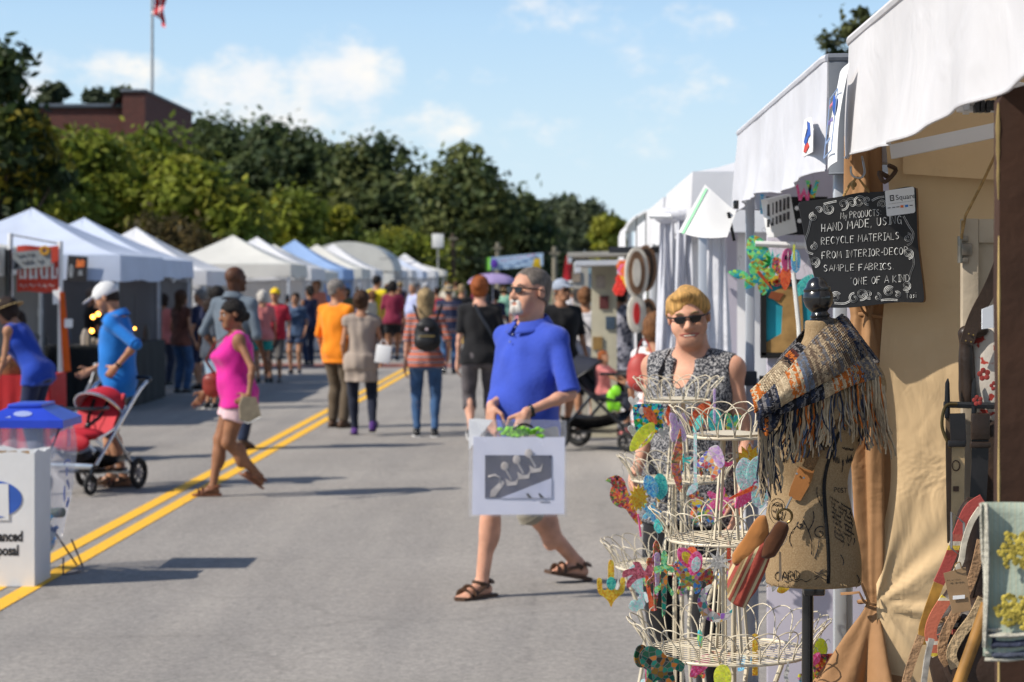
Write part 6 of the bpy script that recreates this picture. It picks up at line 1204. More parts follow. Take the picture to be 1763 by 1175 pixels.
pp = thing('vendor_sheet', 'printed sheet in a clear sleeve pinned to the corner of the nearest canopy', 'paper', tuple((q0+q1)/2))
oo = Vector((.672, 5.40, 2.035)); uu = Vector((-.02, -1, .06)).normalized(); vv = Vector((.10, -.05, 1)).normalized()
def ps(x, y, d=0): return oo+uu*x+vv*y+Vector((-d, -d*.3, 0))
w = MB(); w.sheet(lambda u, v: ps(.0+.225*u, -.03+.24*v, .008*math.sin(u*3.1)+.006*math.sin(v*4)), 8, 10); so = w.build('paper', MATS['white_paper'], pp)
w = MB()
for a_, b_ in (((.025, .0), (.20, .0)), ((.20, .0), (.20, .15)), ((.20, .15), (.025, .15)), ((.025, .15), (.025, .0))): w.tube([ps(*a_, .016), ps(*b_, .016)], .0016, 4)
w.build('frame_line', mat('pale_blue_ink', (.25, .35, .55), .7), pp); scribble(ps(.05, .12, .017), uu, vv, .09, .012, 1, .0012, mat('pink_ink', (.6, .2, .25), .7), pp, seed=1); scribble(ps(.06, .075, .017), uu, vv, .10, .014, 1, .0016, mat('violet_ink', (.2, .18, .4), .7), pp, seed=2); scribble(ps(.06, .03, .017), uu, vv, .09, .010, 1, .0012, MATS['pale_blue_ink'], pp, seed=3)
w = MB(); w.ball(ps(.16, .115, .016), (.004, .02, .026), 8, 6); w.build('seal', BLUEI, pp)
Zp = 8.75; A_ = [at(1168, 400, Zp), at(1252, 410, Zp-.1), at(1268, 365, Zp-.05), at(1213, 318, Zp+.05)]
fl = thing('paper_sheet', 'white paper sheet with a green stripe fluttering from the second canopy corner', 'paper', tuple(A_[3]))
def fsh(u, v, e=0): P = A_[0]*(1-u)*(1-v)+A_[1]*u*(1-v)+A_[2]*u*v+A_[3]*(1-u)*v; return P+Vector((0, -e-.02*math.sin(u*3.1+v*2), .012*math.sin(u*3.4)*(1-v)*-1))
w = MB(); w.sheet(lambda u, v: fsh(u, v), 14, 12); w.build('paper', mat('printer_paper', (.80, .80, .80), .8, .02, 3, trans=.25), fl); w = MB(); w.sheet(lambda u, v: fsh(.06+.05*u, v*.96, .004), 3, 12); w.build('green_stripe', mat('mint_ink', (.30, .68, .38), .8), fl)
w = MB(); w.box(A_[2]+Vector((0, .03, .03)), (.02, .05, .035), None, .004); w.box(A_[2]+Vector((-.02, .02, -.06)), (.012, .02, .12), Matrix.Rotation(R(-12), 3, 'Y')); tag(w.build('clamp', BLK, origin=tuple(A_[2])), 'black spring clamp at the far corner of the second canopy', 'clamp')
# tan side wall of the nearest canopy, drawn together at the tie
Yw = 5.44; tie = Vector((.795, Yw, .905)); tie2 = Vector((.79, Yw, 1.64))
def wallf(u, v):
 z = 2.28-v*2.26; xl = .80+.03*math.exp(-((z-1.9)/.3)**2)
 x = xl+(3.7-xl)*u**1.6; dx, dz = x-tie.x, z-tie.z; rr = math.hypot(dx, dz); an = math.atan2(dz, dx)
 d = .0075*math.exp(-rr/.34)*math.sin(an*9+.6*math.sin(an*4))*min(1, rr/.05)+.0035*math.exp(-rr/.7)*math.sin(an*17+1)*min(1, rr/.1)+.012*math.sin(x*7+z*2.2)+.006*math.sin(x*17-z*5)+.006*math.sin(z*9+x*4)
 d += .010*math.exp(-((z-1.45+.55*(x-.9))/.05)**2)*min(1, max(0, (x-.85)*6))
 return (x, Yw+d, z)
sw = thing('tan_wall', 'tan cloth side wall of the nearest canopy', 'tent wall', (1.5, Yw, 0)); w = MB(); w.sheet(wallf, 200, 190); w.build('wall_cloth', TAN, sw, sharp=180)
w = MB(); w.sheet(lambda u, v: (.86+(2.9)*u, Yw-.03-.012*math.sin(u*23)*v-.01*v, 2.20-(.20+.03*math.sin(u*7))*v), 60, 10); w.build('top_flap', TAN, sw, sharp=180)
# gathered curtain round the leg
rnd = random.Random(21)
def curf(u, v):
 z = 2.10-v*2.08; th = u*2*math.pi
 base = .046+.009*math.sin(z*5); pin = math.exp(-((z-.905)/.055)**2); pin2 = math.exp(-((z-1.64)/.05)**2); low = max(0, .905-z)
 r = base*(1-.48*pin-.30*pin2)+min(.085, low*.30)*(1-math.exp(-low/.1)); fd = (.34+.5*min(1, low*3))*(1-.5*pin)
 r *= 1+fd*(.55*math.sin(th*5+z*2.0)+.35*math.sin(th*8-z*3.1+1)+.2*math.sin(th*3+z*4))
 cx = .788-.04*(1-math.exp(-low/.2))+.012*math.sin(z*2.3)-.02*max(0, z-1.8); return (cx+r*math.cos(th)*1.05, 5.475+r*.72*math.sin(th), z)
ct = thing('curtain', 'tan curtain gathered round the tent leg and tied in two places', 'curtain', (.79, 5.44, 0)); w = MB(); w.sheet(curf, 150, 150, True); w.build('curtain_cloth', TAN_SHADED, ct, sharp=180)
for z_, r_ in ((.905, .031), (1.64, .038)):
 w = MB(); w.tube([(.787+r_*math.cos(a), 5.475+r_*.8*math.sin(a), z_+.004*math.sin(a*2)) for a in [2*math.pi*k/20 for k in range(20)]], .005, 6, closed=True, flat=.6); w.tube([(.775, 5.435, z_), (.762, 5.425, z_+.012), (.752, 5.425, z_+.032), (.735, 5.425, z_+.030), (.705, 5.425, z_+.028)], [.006, .006, .005, .006, .006], 6, flat=.4); w.tube([(.780, 5.435, z_), (.768, 5.425, z_+.03), (.758, 5.425, z_+.055)], .005, 6, flat=.4)
 w.build('tie', mat('tan_tie', (.34, .18, .08), .8, .2, 20), ct)
w = MB(); p = at(1530, 306, 5.38); w.tube(cat([p, p+Vector((-.025, -.01, .012)), p+Vector((-.012, -.015, -.012)), p+Vector((.018, 0, .018)), p+Vector((-.002, -.012, .03))], 4), .006, 6); w.build('tie_knot', LEA, ct)
# ---- chalkboard sign
Zs_ = 5.36
CHB = mat('chalkboard', (.012, .012, .013), .55, .9, 3.2, spec=.4, col2=(.026, .026, .028), detail=6); CHALK = mat('chalk', (.72, .72, .70), .95, .12, 160); EDGE = mat('board_edge', (.24, .12, .045), .6, .25, 20)
ctr = at(1483, 425, Zs_); su = (at(1583, 417, Zs_)-at(1384, 437, Zs_)); SW = 200*Zs_/F; su = su.normalized(); sv = (at(1480, 330, Zs_)-at(1502, 522, Zs_)).normalized()
sgn = thing('chalkboard_sign', 'black chalkboard with scroll border and white hand lettering hanging from a wire hook', 'sign', tuple(ctr))
k_ = Zs_/F
def sp(px_, py_, d=0): return at(px_, py_, Zs_)+Vector((0, -d, 0))      # a point on the board face
oc = []
crn = [(1376, 349), (1400, 345), (1440, 340), (1480, 332), (1520, 330), (1560, 322), (1574, 324), (1577, 330), (1578, 370), (1580, 420), (1586, 470), (1590, 505), (1589, 520), (1575, 521), (1540, 521), (1500, 526), (1460, 530), (1425, 530), (1416, 527), (1410, 505), (1400, 470), (1390, 430), (1382, 390), (1377, 365)]
oc = [((x-1483)*k_, -(y-425)*k_) for x, y in crn]; oc = [(p.x, p.y) for p in cat([(a, b, 0) for a, b in oc], 3, True)]
w = MB(); w.prism(oc, ctr, (1, 0, 0), (0, 0, 1), .008); w.build('board', CHB, sgn, sharp=30); w = MB(); w.prism([(a*1.0+.006, b*1.0) for a, b in oc], ctr+Vector((0, .0085, 0)), (1, 0, 0), (0, 0, 1), .009); w.build('backing', EDGE, sgn)
GLY = {'A': [[(0, 0), (.4, 1), (.8, 0)], [(.15, .38), (.65, .38)]], 'B': [[(0, 0), (0, 1), (.5, .95), (.55, .7), (.1, .52), (.6, .4), (.6, .1), (0, 0)]], 'C': [[(.65, .85), (.35, 1), (.05, .7), (.05, .3), (.35, 0), (.65, .15)]], 'D': [[(0, 0), (0, 1), (.45, .9), (.65, .5), (.45, .1), (0, 0)]], 'E': [[(.6, 1), (0, 1), (0, 0), (.6, 0)], [(0, .52), (.5, .52)]], 'F': [[(.6, 1), (0, 1), (0, 0)], [(-.15, .5), (.45, .5)]], 'G': [[(.65, .85), (.3, 1), (.05, .6), (.15, .1), (.45, .0), (.65, .2), (.62, .45), (.35, .45)], [(.62, .45), (.72, -.1)]], 'H': [[(0, 0), (0, 1)], [(.6, 0), (.6, 1)], [(0, .5), (.6, .5)]], 'I': [[(.25, 0), (.25, 1)], [(.05, 1), (.45, 1)], [(.05, 0), (.45, 0)]], 'K': [[(0, 0), (0, 1)], [(.6, 1), (.02, .45), (.65, 0)]], 'L': [[(0, 1), (0, 0), (.55, 0)]], 'M': [[(0, 0), (.12, 1), (.45, .3), (.75, 1), (.9, 0)]], 'N': [[(0, 0), (.03, 1), (.6, .02), (.62, 1)]], 'O': [[(.35, 1), (.05, .72), (.05, .28), (.35, 0), (.65, .28), (.65, .72), (.35, 1)]], 'P': [[(0, 0), (0, 1), (.5, .95), (.55, .65), (.05, .48)]], 'R': [[(0, 0), (0, 1), (.5, .93), (.52, .65), (.05, .5), (.62, 0)]], 'S': [[(.55, .85), (.3, 1), (.05, .78), (.2, .55), (.5, .42), (.55, .18), (.28, 0), (.02, .15)]], 'T': [[(0, 1), (.7, 1)], [(.35, 1), (.35, 0)]], 'U': [[(0, 1), (.02, .25), (.3, 0), (.58, .25), (.6, 1)]], 'Y': [[(0, 1), (.32, .5)], [(.65, 1), (.2, -.1)]], 'y': [[(0, .6), (.22, .15)], [(.45, .6), (.1, -.35)]], 'o': [[(.22, .6), (.02, .3), (.22, 0), (.42, .3), (.22, .6)]], 's': [[(.38, .52), (.1, .5), (.3, .25), (.05, .05)]], 'i': [[(.1, .55), (.1, 0)], [(.1, .8), (.1, .84)]], ',': [[(.1, .08), (.02, -.2)]], '.': [[(.08, .0), (.1, .06)]], ':': [[(.08, .1), (.1, .14)], [(.08, .6), (.1, .64)]], '-': [[(.05, .45), (.4, .45)]], "'": [[(.08, 1.05), (.05, .85)]], ' ': []}
def chalk(s, x, y, h, wd, slope, m, parent, th=.0011, seed=0):
 """hand lettered line: photo start column and baseline row, cap height and total width in photo pixels"""
 rnd = random.Random(seed); adv = [(.40 if c in "ifI:,.'" else .95 if c == 'M' else .42 if c == ' ' else .78 if c.isupper() else .5)+.10 for c in s]; sc_ = wd/sum(adv); cx_ = x; w = MB()
 for c, a in zip(s, adv):
  for st in GLY.get(c, []):
   jx, jy = rnd.uniform(-.03, .03), rnd.uniform(-.04, .05); P = [(cx_+(gx+jx)*sc_*.92, y+slope*(cx_-x)-(gy+jy+.03*gx)*h) for gx, gy in st]; P = cat([sp(a_, b_, .0046) for a_, b_ in P], 3) if len(P) > 3 and c in 'BCDGOSRPUos' else [sp(a_, b_, .0046) for a_, b_ in P]
   w.tube(P, th, 5, flat=.5)
   if rnd.random() < .55 and h > 12: w.tube([q+Vector((rnd.uniform(.0005, .001), -.0002, rnd.uniform(-.0008, .0008))) for q in P], th*.7, 4, flat=.5)
  cx_ += a*sc_
 w.build('lettering', m, parent)
chalk('My PRODUCTS:', 1447, 378, 11, 72, -.10, CHALK, sgn, .0008, 1); chalk('HAND MADE, USING', 1414, 400, 13.5, 140, -.115, CHALK, sgn, .0010, 2); chalk('RECYCLE MATERIALS', 1414, 422, 12, 136, -.075, CHALK, sgn, .0009, 3)
chalk('FROM INTERIOR-DECOR', 1415, 446, 12, 150, -.055, CHALK, sgn, .0009, 4); chalk('SAMPLE FABRICS.', 1418, 468, 11, 124, -.03, CHALK, sgn, .0009, 5); chalk("'ONE OF A KIND", 1464, 491, 12, 104, -.06, CHALK, sgn, .0009, 6); chalk('Tosi', 1559, 514, 11, 21, -.03, CHALK, sgn, .0008, 7)
def swirl(cx, cy, r, a0, turns, sgn_=1, n=26): return [(cx+r*(1-t_*.82)*math.cos(a0+sgn_*turns*6.283*t_), cy-r*(1-t_*.82)*math.sin(a0+sgn_*turns*6.283*t_)) for t_ in [k/(n-1) for k in range(n)]]
def orn(P, th=.0007):
 w = MB(); a = [sp(x, y, .0046) for x, y in P]; w.tube(a, th, 4, flat=.5)
 b = []
 for i in range(len(P)):
  d = Vector((P[min(i+1, len(P)-1)][0]-P[max(i-1, 0)][0], P[min(i+1, len(P)-1)][1]-P[max(i-1, 0)][1])); d = d.normalized() if d.length > 0 else Vector((1, 0)); b.append(sp(P[i][0]-d.y*2.3, P[i][1]+d.x*2.3, .0046))
 w.tube(b, th, 4, flat=.5); w.build('scroll', CHALK, sgn)
for (cx_, cy_, r_, a0, tn, s_) in [(1466, 350, 11, 3.4, 1.35, -1), (1479, 348, 10, -.3, 1.35, 1), (1451, 352, 9, 4.5, 1.0, 1), (1493, 345, 9, 4.9, 1.0, -1), (1427, 360, 9, 2.2, 1.4, 1), (1519, 352, 9, 3.6, 1.4, -1), (1400, 374, 6, 1.5, 1.2, 1), (1410, 362, 7, 2.8, 1.2, -1), (1400, 425, 8, 1.5, 1.3, -1), (1402, 451, 8, -1.5, 1.3, 1), (1562, 410, 9, 1.5, 1.3, -1), (1563, 437, 8, -1.5, 1.3, 1), (1438, 512, 8, .5, 1.4, 1), (1428, 516, 6, 1.5, 1.2, -1), (1483, 507, 9, 4.4, 1.35, 1), (1495, 507, 9, -1.2, 1.35, -1), (1470, 514, 8, 1.5, 1.0, 1), (1510, 512, 8, 1.5, 1.0, -1), (1530, 502, 8, .7, 1.4, 1), (1545, 508, 7, 2.2, 1.2, -1), (1560, 492, 7, 4.0, 1.2, 1)]:
 orn(swirl(cx_, cy_, r_, a0, tn, s_))
for P in ([(1397, 378), (1392, 400), (1387, 415), (1390, 432), (1400, 437)], [(1394, 445), (1391, 460), (1396, 475), (1402, 490), (1408, 500)], [(1556, 372), (1566, 390), (1573, 402), (1570, 418), (1562, 424)], [(1572, 440), (1574, 455), (1568, 472), (1565, 490)], [(1436, 521), (1452, 522), (1462, 518)], [(1516, 516), (1530, 515), (1545, 516)], [(1440, 348), (1430, 350), (1418, 353)], [(1500, 345), (1510, 340), (1522, 338)]):
 orn([(q.x, q.y) for q in cat([(a, b, 0) for a, b in P], 4)])
w = MB(); cc_ = [(1524, 329), (1571, 322), (1573, 324), (1575, 364), (1573, 367), (1528, 373), (1526, 371), (1523, 331)]; w.prism([((x-1483)*k_, -(y-425)*k_) for x, y in cc_], ctr+Vector((0, -.0055, 0)), (1, 0, 0), (0, 0, 1), .0015); cd = w.build('payment_card', mat('card_white', (.74, .74, .74), .5, .02, 4), sgn)
def cpoly(P, d, m, nm): w = MB(); w.prism([((x-1483)*k_, -(y-425)*k_) for x, y in P], ctr+Vector((0, -d, 0)), (1, 0, 0), (0, 0, 1), .0006); return w.build(nm, m, cd)
cpoly([(1531, 337), (1538, 336), (1539, 346), (1532, 347)], .0068, INK, 'square_mark'); cpoly([(1532.8, 338.6), (1536.6, 338.1), (1537.2, 344.4), (1533.4, 344.9)], .0074, MATS['card_white'], 'square_mark'); cpoly([(1534.2, 340.2), (1535.7, 340), (1536, 342.8), (1534.5, 343)], .008, INK, 'square_mark')
o = text('Square', 12.5*k_, INK, 'lettering', cd, tuple(sp(1541.5, 345, .0066)-wloc(cd)), (R(90), R(-6), 0), ext=.0002)
for x, m_ in ((1530, INK), (1538, INK), (1545, INK), (1552, mat('card_orange', (.7, .14, .02), .5)), (1560, mat('card_blue', (.04, .2, .55), .5)), (1568, INK)):
 y = 359-(x-1528)*.12; hh_ = 4 if x in (1552, 1560) else 1.2; cpoly([(x-2.6, y-hh_/2), (x+2.6, y-hh_/2-.4), (x+2.8, y+hh_/2-.4), (x-2.4, y+hh_/2)], .0068, m_, 'pay_mark')
w = MB(); w.tube([sp(1529, 352, .0064), sp(1573, 346, .0064)], .0003, 4); w.build('rule', INK, cd)
TWI = mat('twine', (.34, .21, .08), .9, .3, 60, bump=.6, bscale=200); STEEL = mat('steel_wire', (.42, .42, .42), .3, .1, 5, metal=.85)
w = MB(); hk = [sp(1462, 288, .03), sp(1463, 300, .03), sp(1470, 307, .03), sp(1480, 307, .03), sp(1486, 299, .03), sp(1485, 284, .02), sp(1484, 270, .0)]; w.tube(cat(hk, 5), .0028, 8); tag(w.build('hook', STEEL, origin=tuple(hk[2])), 'steel S hook from which the chalkboard hangs', 'hook')
w = MB(); w.tube([sp(1452, 338, .002), sp(1462, 318, .015), sp(1474, 306, .028), sp(1486, 320, .015), sp(1496, 331, .002)], .0032, 6); w.tube(cat([sp(1470, 309, .03), sp(1464, 320, .035), sp(1467, 328, .035)], 4), .0032, 6); w.ball(sp(1467, 319, .03), .008, 8, 6); w.build('twine', TWI, sgn)
# ---- old cabinet door, hinge, twine
Zd = 5.18; DOOR = mat('aged_paint', (.40, .335, .25), .65, .14, 5, bump=.25, bscale=30); IRON = mat('iron', (.016, .018, .022), .5, .3, 9, spec=.5)
p0, p1 = at(1657, 377, Zd), at(1790, 880, Zd); cd_ = thing('cabinet_door', 'old beige painted cabinet door with a metal hinge leaning on the tan wall', 'door', ((p0.x+p1.x)/2, Zd, p1.z))
w = MB(); zc, hh_ = (p0.z+p1.z)/2, p0.z-p1.z; w.box((p0.x+.017, Zd, zc), (.040, .03, hh_), None, .003); w.build('stile', DOOR, cd_); w = MB(); w.box((p0.x+.112, Zd+.001, p0.z-.03), (.15, .028, .058), None, .003); w.build('rail', DOOR, cd_); w = MB(); w.box((p0.x+.11, Zd+.010, zc-.02), (.16, .012, hh_-.04)); w.build('door_panel', DOOR, cd_)
HNG = mat('dull_steel', (.25, .22, .18), .38, .3, 20, metal=.8); h = at(1664, 430, Zd-.022); w = MB(); w.box(h, (.026, .012, .030), None, .003); w.tube([h+Vector((-.016, 0, -.032)), h+Vector((-.016, 0, .032))], .006, 8); w.box(h+Vector((-.006, 0, .026)), (.02, .006, .014), None, .002); w.box(h+Vector((-.006, 0, -.026)), (.02, .006, .014), None, .002); w.build('hinge', HNG, cd_)
w = MB(); w.tube([at(1655, 410, Zd-.03), at(1662, 372, Zd-.03), at(1690, 318, Zd-.05), at(1718, 258, Zd-.07)], .0035, 6); w.tube([at(1656, 412, Zd-.03), at(1657, 380, Zd-.026)], .003, 6); tag(w.build('cord', TWI, origin=tuple(at(1690, 318, Zd))), 'brown twine running up from the cabinet door hinge', 'cord')
# ---- belts on an iron rack, bags
Zk = 5.05
rk = thing('belt_rack', 'black iron rail with upright spikes holding belts', 'rack', tuple(at(1680, 697, Zk))); w = MB(); w.tube([at(1625, 697, Zk), at(1760, 700, Zk)], .008, 6); w.build('rail', IRON, rk)
for x in (1631, 1677): w = MB(); w.tube([at(x, 720, Zk), at(x, 690, Zk), at(x, 660, Zk), at(x+1, 652, Zk)], [.010, .010, .008, .002], 6, flat=.5); w.build('spike', IRON, rk)
DLE = mat('dark_leather', (.030, .018, .012), .42, .3, 14, bump=.15, bscale=90); TLE = mat('pale_leather', (.42, .30, .16), .55, .12, 14, bump=.15, bscale=90); BLE = mat('black_leather', (.014, .013, .014), .38, .3, 14)
def strapm(name, label, cat_, pts, wd, m, th=.004, extra=None, group=None):
 c_ = Vector(pts[len(pts)//2]); o = thing(name, label, cat_, tuple(c_), group=group); w = MB(); P = cat(pts, 5)
 vs, fs = [], []
 for i, q in enumerate(P):
  t_ = (P[min(i+1, len(P)-1)]-P[max(i-1, 0)]).normalized(); n_ = Vector((0, -1, 0)); s_ = t_.cross(n_).normalized();
  vs += [q+s_*wd/2-n_*th/2, q-s_*wd/2-n_*th/2, q-s_*wd/2+n_*th/2, q+s_*wd/2+n_*th/2]
 for i in range(len(P)-1):
  for k in range(4): fs.append((i*4+k, i*4+(k+1) % 4, i*4+4+(k+1) % 4, i*4+4+k))
 fs += [(0, 1, 2, 3), tuple(len(vs)-4+k for k in (3, 2, 1, 0))]
 w.add(vs, fs); w.build('strap', m, o, sharp=30); return o
b1 = strapm('belt', 'pale tan belt with stamped marks hanging from the iron rail', 'belt', [at(1650, 760, Zk-.03), at(1649, 850, Zk-.03), at(1648, 930, Zk-.03)], .030, TLE);
for y_, pl in ((802, 0), (842, 1)): w = MB(); c_ = at(1646, y_, Zk-.034); (w.tube([c_+Vector((.009*math.cos(a), 0, .012*math.sin(a))) for a in [2*math.pi*k/14 for k in range(14)]], .0014, 4, closed=True) if pl == 0 else w.box(c_, (.013, .002, .012))); w.build('stamp', LEA, b1)
b2 = strapm('belt', 'black belt end looped round the left spike of the iron rail', 'belt', [at(1648, 712, Zk-.035), at(1649, 740, Zk-.036), at(1650, 765, Zk-.035)], .036, BLE, .008); w = MB(); w.tube(cat([at(1636, 770, Zk-.03), at(1622, 735, Zk-.04), at(1628, 700, Zk-.04), at(1648, 696, Zk-.04)], 5), .006, 6, flat=.5); w.build('buckle', mat('brass_dull', (.20, .15, .07), .35, .2, 9, metal=.8), b2); w = MB(); w.box(at(1647, 764, Zk-.04), (.042, .010, .016), None, .003); w.build('keeper', BLE, b2)
b3 = strapm('belt', 'dark brown belt hanging beside the pale tan belt', 'belt', [at(1687, 712, Zk-.03), at(1687, 790, Zk-.03), at(1683, 870, Zk-.03)], .040, BLE); w = MB(); w.box(at(1688, 735, Zk-.038), (.044, .012, .062), None, .004); w.build('belt_end', DLE, b3); w = MB(); w.box(at(1688, 766, Zk-.042), (.048, .010, .014), None, .003); w.build('keeper', DLE, b3)
b4 = strapm('belt', 'narrow grey-brown belt behind the pale tan one', 'belt', [at(1633, 720, Zk), at(1634, 830, Zk), at(1636, 935, Zk)], .014, mat('taupe_leather', (.16, .11, .07), .5, .2, 14))
FLO = speck('floral_canvas', (.46, .42, .37), (.30, .035, .025), 34, .60)
fb = thing('floral_bag', 'cream canvas bag with red flowers and a dark leather strap', 'bag', tuple(at(1720, 640, Zk+.05)))
for nm, pr, m_ in (('bag_body', [s_ell(at(1725, 628, Zk+.04), (.085, .03, .10)), s_ell(at(1728, 670, Zk+.04), (.088, .03, .08)), s_noise(.004, 30, 2)], FLO), ('bag_edge', [s_cap(at(1661, 575, Zk+.02), at(1668, 690, Zk+.03), .016, .022), s_cap(at(1661, 575, Zk+.02), at(1692, 568, Zk+.02), .016), s_noise(.002, 60, 4)], DLE)):
 b_ = sdf_obj(nm, pr, .006, m_, fb); b_.data.transform(Matrix.Translation(-fb.location))
s_ = strapm('bag_strap', 'dark studded leather strap slanting across the cabinet door', 'strap', [at(1664, 592, Zk-.02), at(1680, 545, Zk-.02), at(1708, 490, Zk-.03), at(1732, 430, Zk-.04)], .032, DLE, .006)
for x, y in ((1663, 587), (1672, 589), (1668, 575), (1676, 577)): w = MB(); w.ball(at(x, y, Zk-.026), .0022, 6, 4); w.build('stud', MATS['brass'], s_)
FLR = mat('embroidery_red', (.25, .035, .03), .85, .3, 60)
for (x, y, r_) in ((1694, 645, 11), (1712, 665, 8), (1683, 690, 9)):
 w = MB(); c_ = at(x, y, Zk-.03)
 for k in range(5): a = k*1.257+.5; w.ball(c_+Vector((r_*.62*k_*math.cos(a)*.96, 0, r_*.62*k_*math.sin(a)*.96)), (r_*.42*k_, .0008, r_*.42*k_), 8, 5)
 w.build('embroidered_flower', FLR, fb)
# price tag, blurred white card near the post
w = MB(); w.prism([(-.03, -.018), (.035, -.028), (.038, .026), (-.022, .02)], at(1712, 545, 4.3), (1, .2, .25), (-.2, 0, 1), .003); tag(w.build('price_card', mat('white_card', (.75, .78, .82), .6, .02, 4), origin=tuple(at(1712, 545, 4.3))), 'white price card sticking out beside the dark post', 'card')
# dark timber post, right edge
POSTM = mat('dark_timber', (.042, .017, .008), .85, .35, 3, bump=.5, bscale=18); Zt = 3.55; x0 = at(1716, 0, Zt).x
w = MB(); pts = [];
for k in range(9): a = math.pi*k/8; pts.append((x0+.075-.075*math.cos(a), 2.045-.022+.03*math.sin(a)))
pl = [(x0+.15, .01), (x0, .01)]+[(x0+.0015*math.sin(k*2.3), .1+k*.16) for k in range(12)]+pts; tp = thing('timber_post', 'dark brown timber post with a rounded top and worn pale edge', 'post', (x0+.07, Zt, 0)); w.prism([(a-x0, b) for a, b in pl], (x0, Zt, 0), (1, 0, 0), (0, 0, 1), .045); w.build('post_body', POSTM, tp, sharp=30)
w = MB(); w.tube([(x0-.001, Zt-.020, 1.86+.02*k) for k in range(9)], [.002, .004, .006, .004, .007, .006, .008, .006, .003], 6, flat=.5); w.build('bare_edge', mat('bare_wood', (.42, .30, .12), .8, .2, 20), tp)
w = MB(); w.tube([(x0-.0005, Zt-.021, .3+.1*k) for k in range(16)], [.0018+.0012*math.sin(k*1.9) for k in range(16)], 5); w.build('worn_edge', MATS['bare_wood'], tp)
# woven towel with yellow flowers
Zw = 3.38; k4 = Zw/F; tw = thing('woven_towel', 'pale aqua woven towel with yellow flowers and navy stripes hanging at the frame edge', 'towel', tuple(at(1740, 1000, Zw)))
AQ = band_mat('aqua_weave', [(0, (.31, .37, .30)), (.4, (.37, .42, .34)), (.6, (.32, .38, .31)), (.85, (.40, .39, .28))], .009, 'X', .95); NAVW = mat('navy_weave', (.025, .03, .055), .95, .3, 60, bump=.6, bscale=150); CRW = mat('cream_weave', (.44, .42, .35), .95, .15, 60, bump=.7, bscale=120); YFL = mat('yellow_wool', (.42, .33, .055), .95, .45, 50, bump=.8, bscale=90)
def twf(x0_, x1_, y0_, y1_, d=0): return lambda u, v: at(x0_+(x1_-x0_)*u+4*math.sin(v*3), y0_+(y1_-y0_)*v, Zw)+Vector((0, -d+.008*math.sin(u*5+v*3), 0))
def tws(nm, a, m, d, th=.004):
 w = MB(); f = twf(*a, d); w.sheet(f, 14, 14); o = w.build(nm, m, tw, sharp=180); so = o.modifiers.new('thick', 'SOLIDIFY'); so.thickness = th; so.offset = 1; return o
tws('towel_cloth', (1692, 1850, 866, 1130), AQ, 0); tws('selvage', (1690, 1698, 867, 1114), CRW, .003); tws('navy_stripe', (1704, 1850, 1092, 1110), NAVW, .009); tws('cream_band', (1698, 1850, 1085, 1092), CRW, .009); tws('navy_stripe', (1704, 1850, 1113, 1127), mat('slate_weave', (.05, .058, .085), .95, .3, 60, bump=.6, bscale=150), .009); tws('hem', (1694, 1850, 1126, 1134), CRW, .004)
w = MB(); rnd = random.Random(6)
for cx_, cy_ in ((1752, 948), (1748, 1052)):
 w = MB()
 for k in range(150):
  a = rnd.uniform(0, 6.28); r_ = 31*math.sqrt(rnd.random())*(1+.18*math.cos(a*6)); w.ball(at(cx_+r_*math.cos(a), cy_+r_*math.sin(a)*.95, Zw-.014), (.0042, .0012, .0036), 6, 4)
 w.build('flower_motif', YFL, tw)
# pile of patterned bag straps, tags, timber rod and dark bags
Zq = 4.75
RST = band_mat('red_strap', [(0, (.36, .06, .05)), (.7, (.30, .05, .035)), (.78, (.55, .40, .05)), (.84, (.5, .45, .36)), (.9, (.38, .10, .07))], .16, 'Z'); TST = mat('tan_strap', (.32, .19, .10), .8, .3, 40, bump=.5, bscale=120); CST = band_mat('coral_strap', [(0, (.50, .14, .08)), (.55, (.62, .55, .4)), (.6, (.6, .46, .05)), (.66, (.5, .14, .08)), (.8, (.62, .58, .5)), (.86, (.5, .14, .08))], .13, 'Z')
S_ = [('red strap with a silver slide running down the bag pile', [(1692, 860), (1668, 878), (1650, 920), (1634, 965), (1616, 1005)], .024, RST), ('golden brown strap edged in rope below the red one', [(1616, 1005), (1600, 1050), (1590, 1085), (1592, 1110)], .022, mat('ochre_strap', (.32, .17, .03), .8, .35, 30)), ('coral strap with yellow and white bands', [(1630, 1030), (1610, 1062), (1602, 1090), (1608, 1115), (1614, 1128)], .026, CST), ('tan strap with frayed knots crossing the kraft tag', [(1690, 930), (1680, 975), (1668, 1010), (1645, 1055), (1626, 1095), (1622, 1125), (1632, 1145)], .020, TST), ('pale tan strap lowest on the bag pile', [(1692, 1030), (1676, 1062), (1652, 1095), (1638, 1125), (1645, 1150)], .022, mat('buff_strap', (.42, .30, .17), .8, .3, 40, bump=.5, bscale=120)), ('white-edged strap near the dark bags', [(1688, 875), (1672, 900), (1660, 935), (1655, 965), (1645, 985)], .012, mat('ecru_strap', (.5, .45, .36), .8, .3, 40)), ('brown strap end hanging lowest at the curtain side', [(1586, 1095), (1575, 1125), (1565, 1155), (1558, 1185)], .018, TST)]
for i, (lb, P, wd, m_) in enumerate(S_):
 so_ = strapm('bag_strap', lb, 'strap', [at(x, y, Zq-.015*i) for x, y in P], wd, m_, .006, group='patterned straps on the bag pile')
 if i == 0: w = MB(); c_ = at(1648, 922, Zq-.02); w.tube([c_+Vector((dx*.014, -.006, dz*.04-dx*.012)) for dx, dz in ((-1, -1), (-1, 1), (1, 1), (1, -1))], .003, 6, closed=True); w.build('slide_buckle', STEEL, so_)
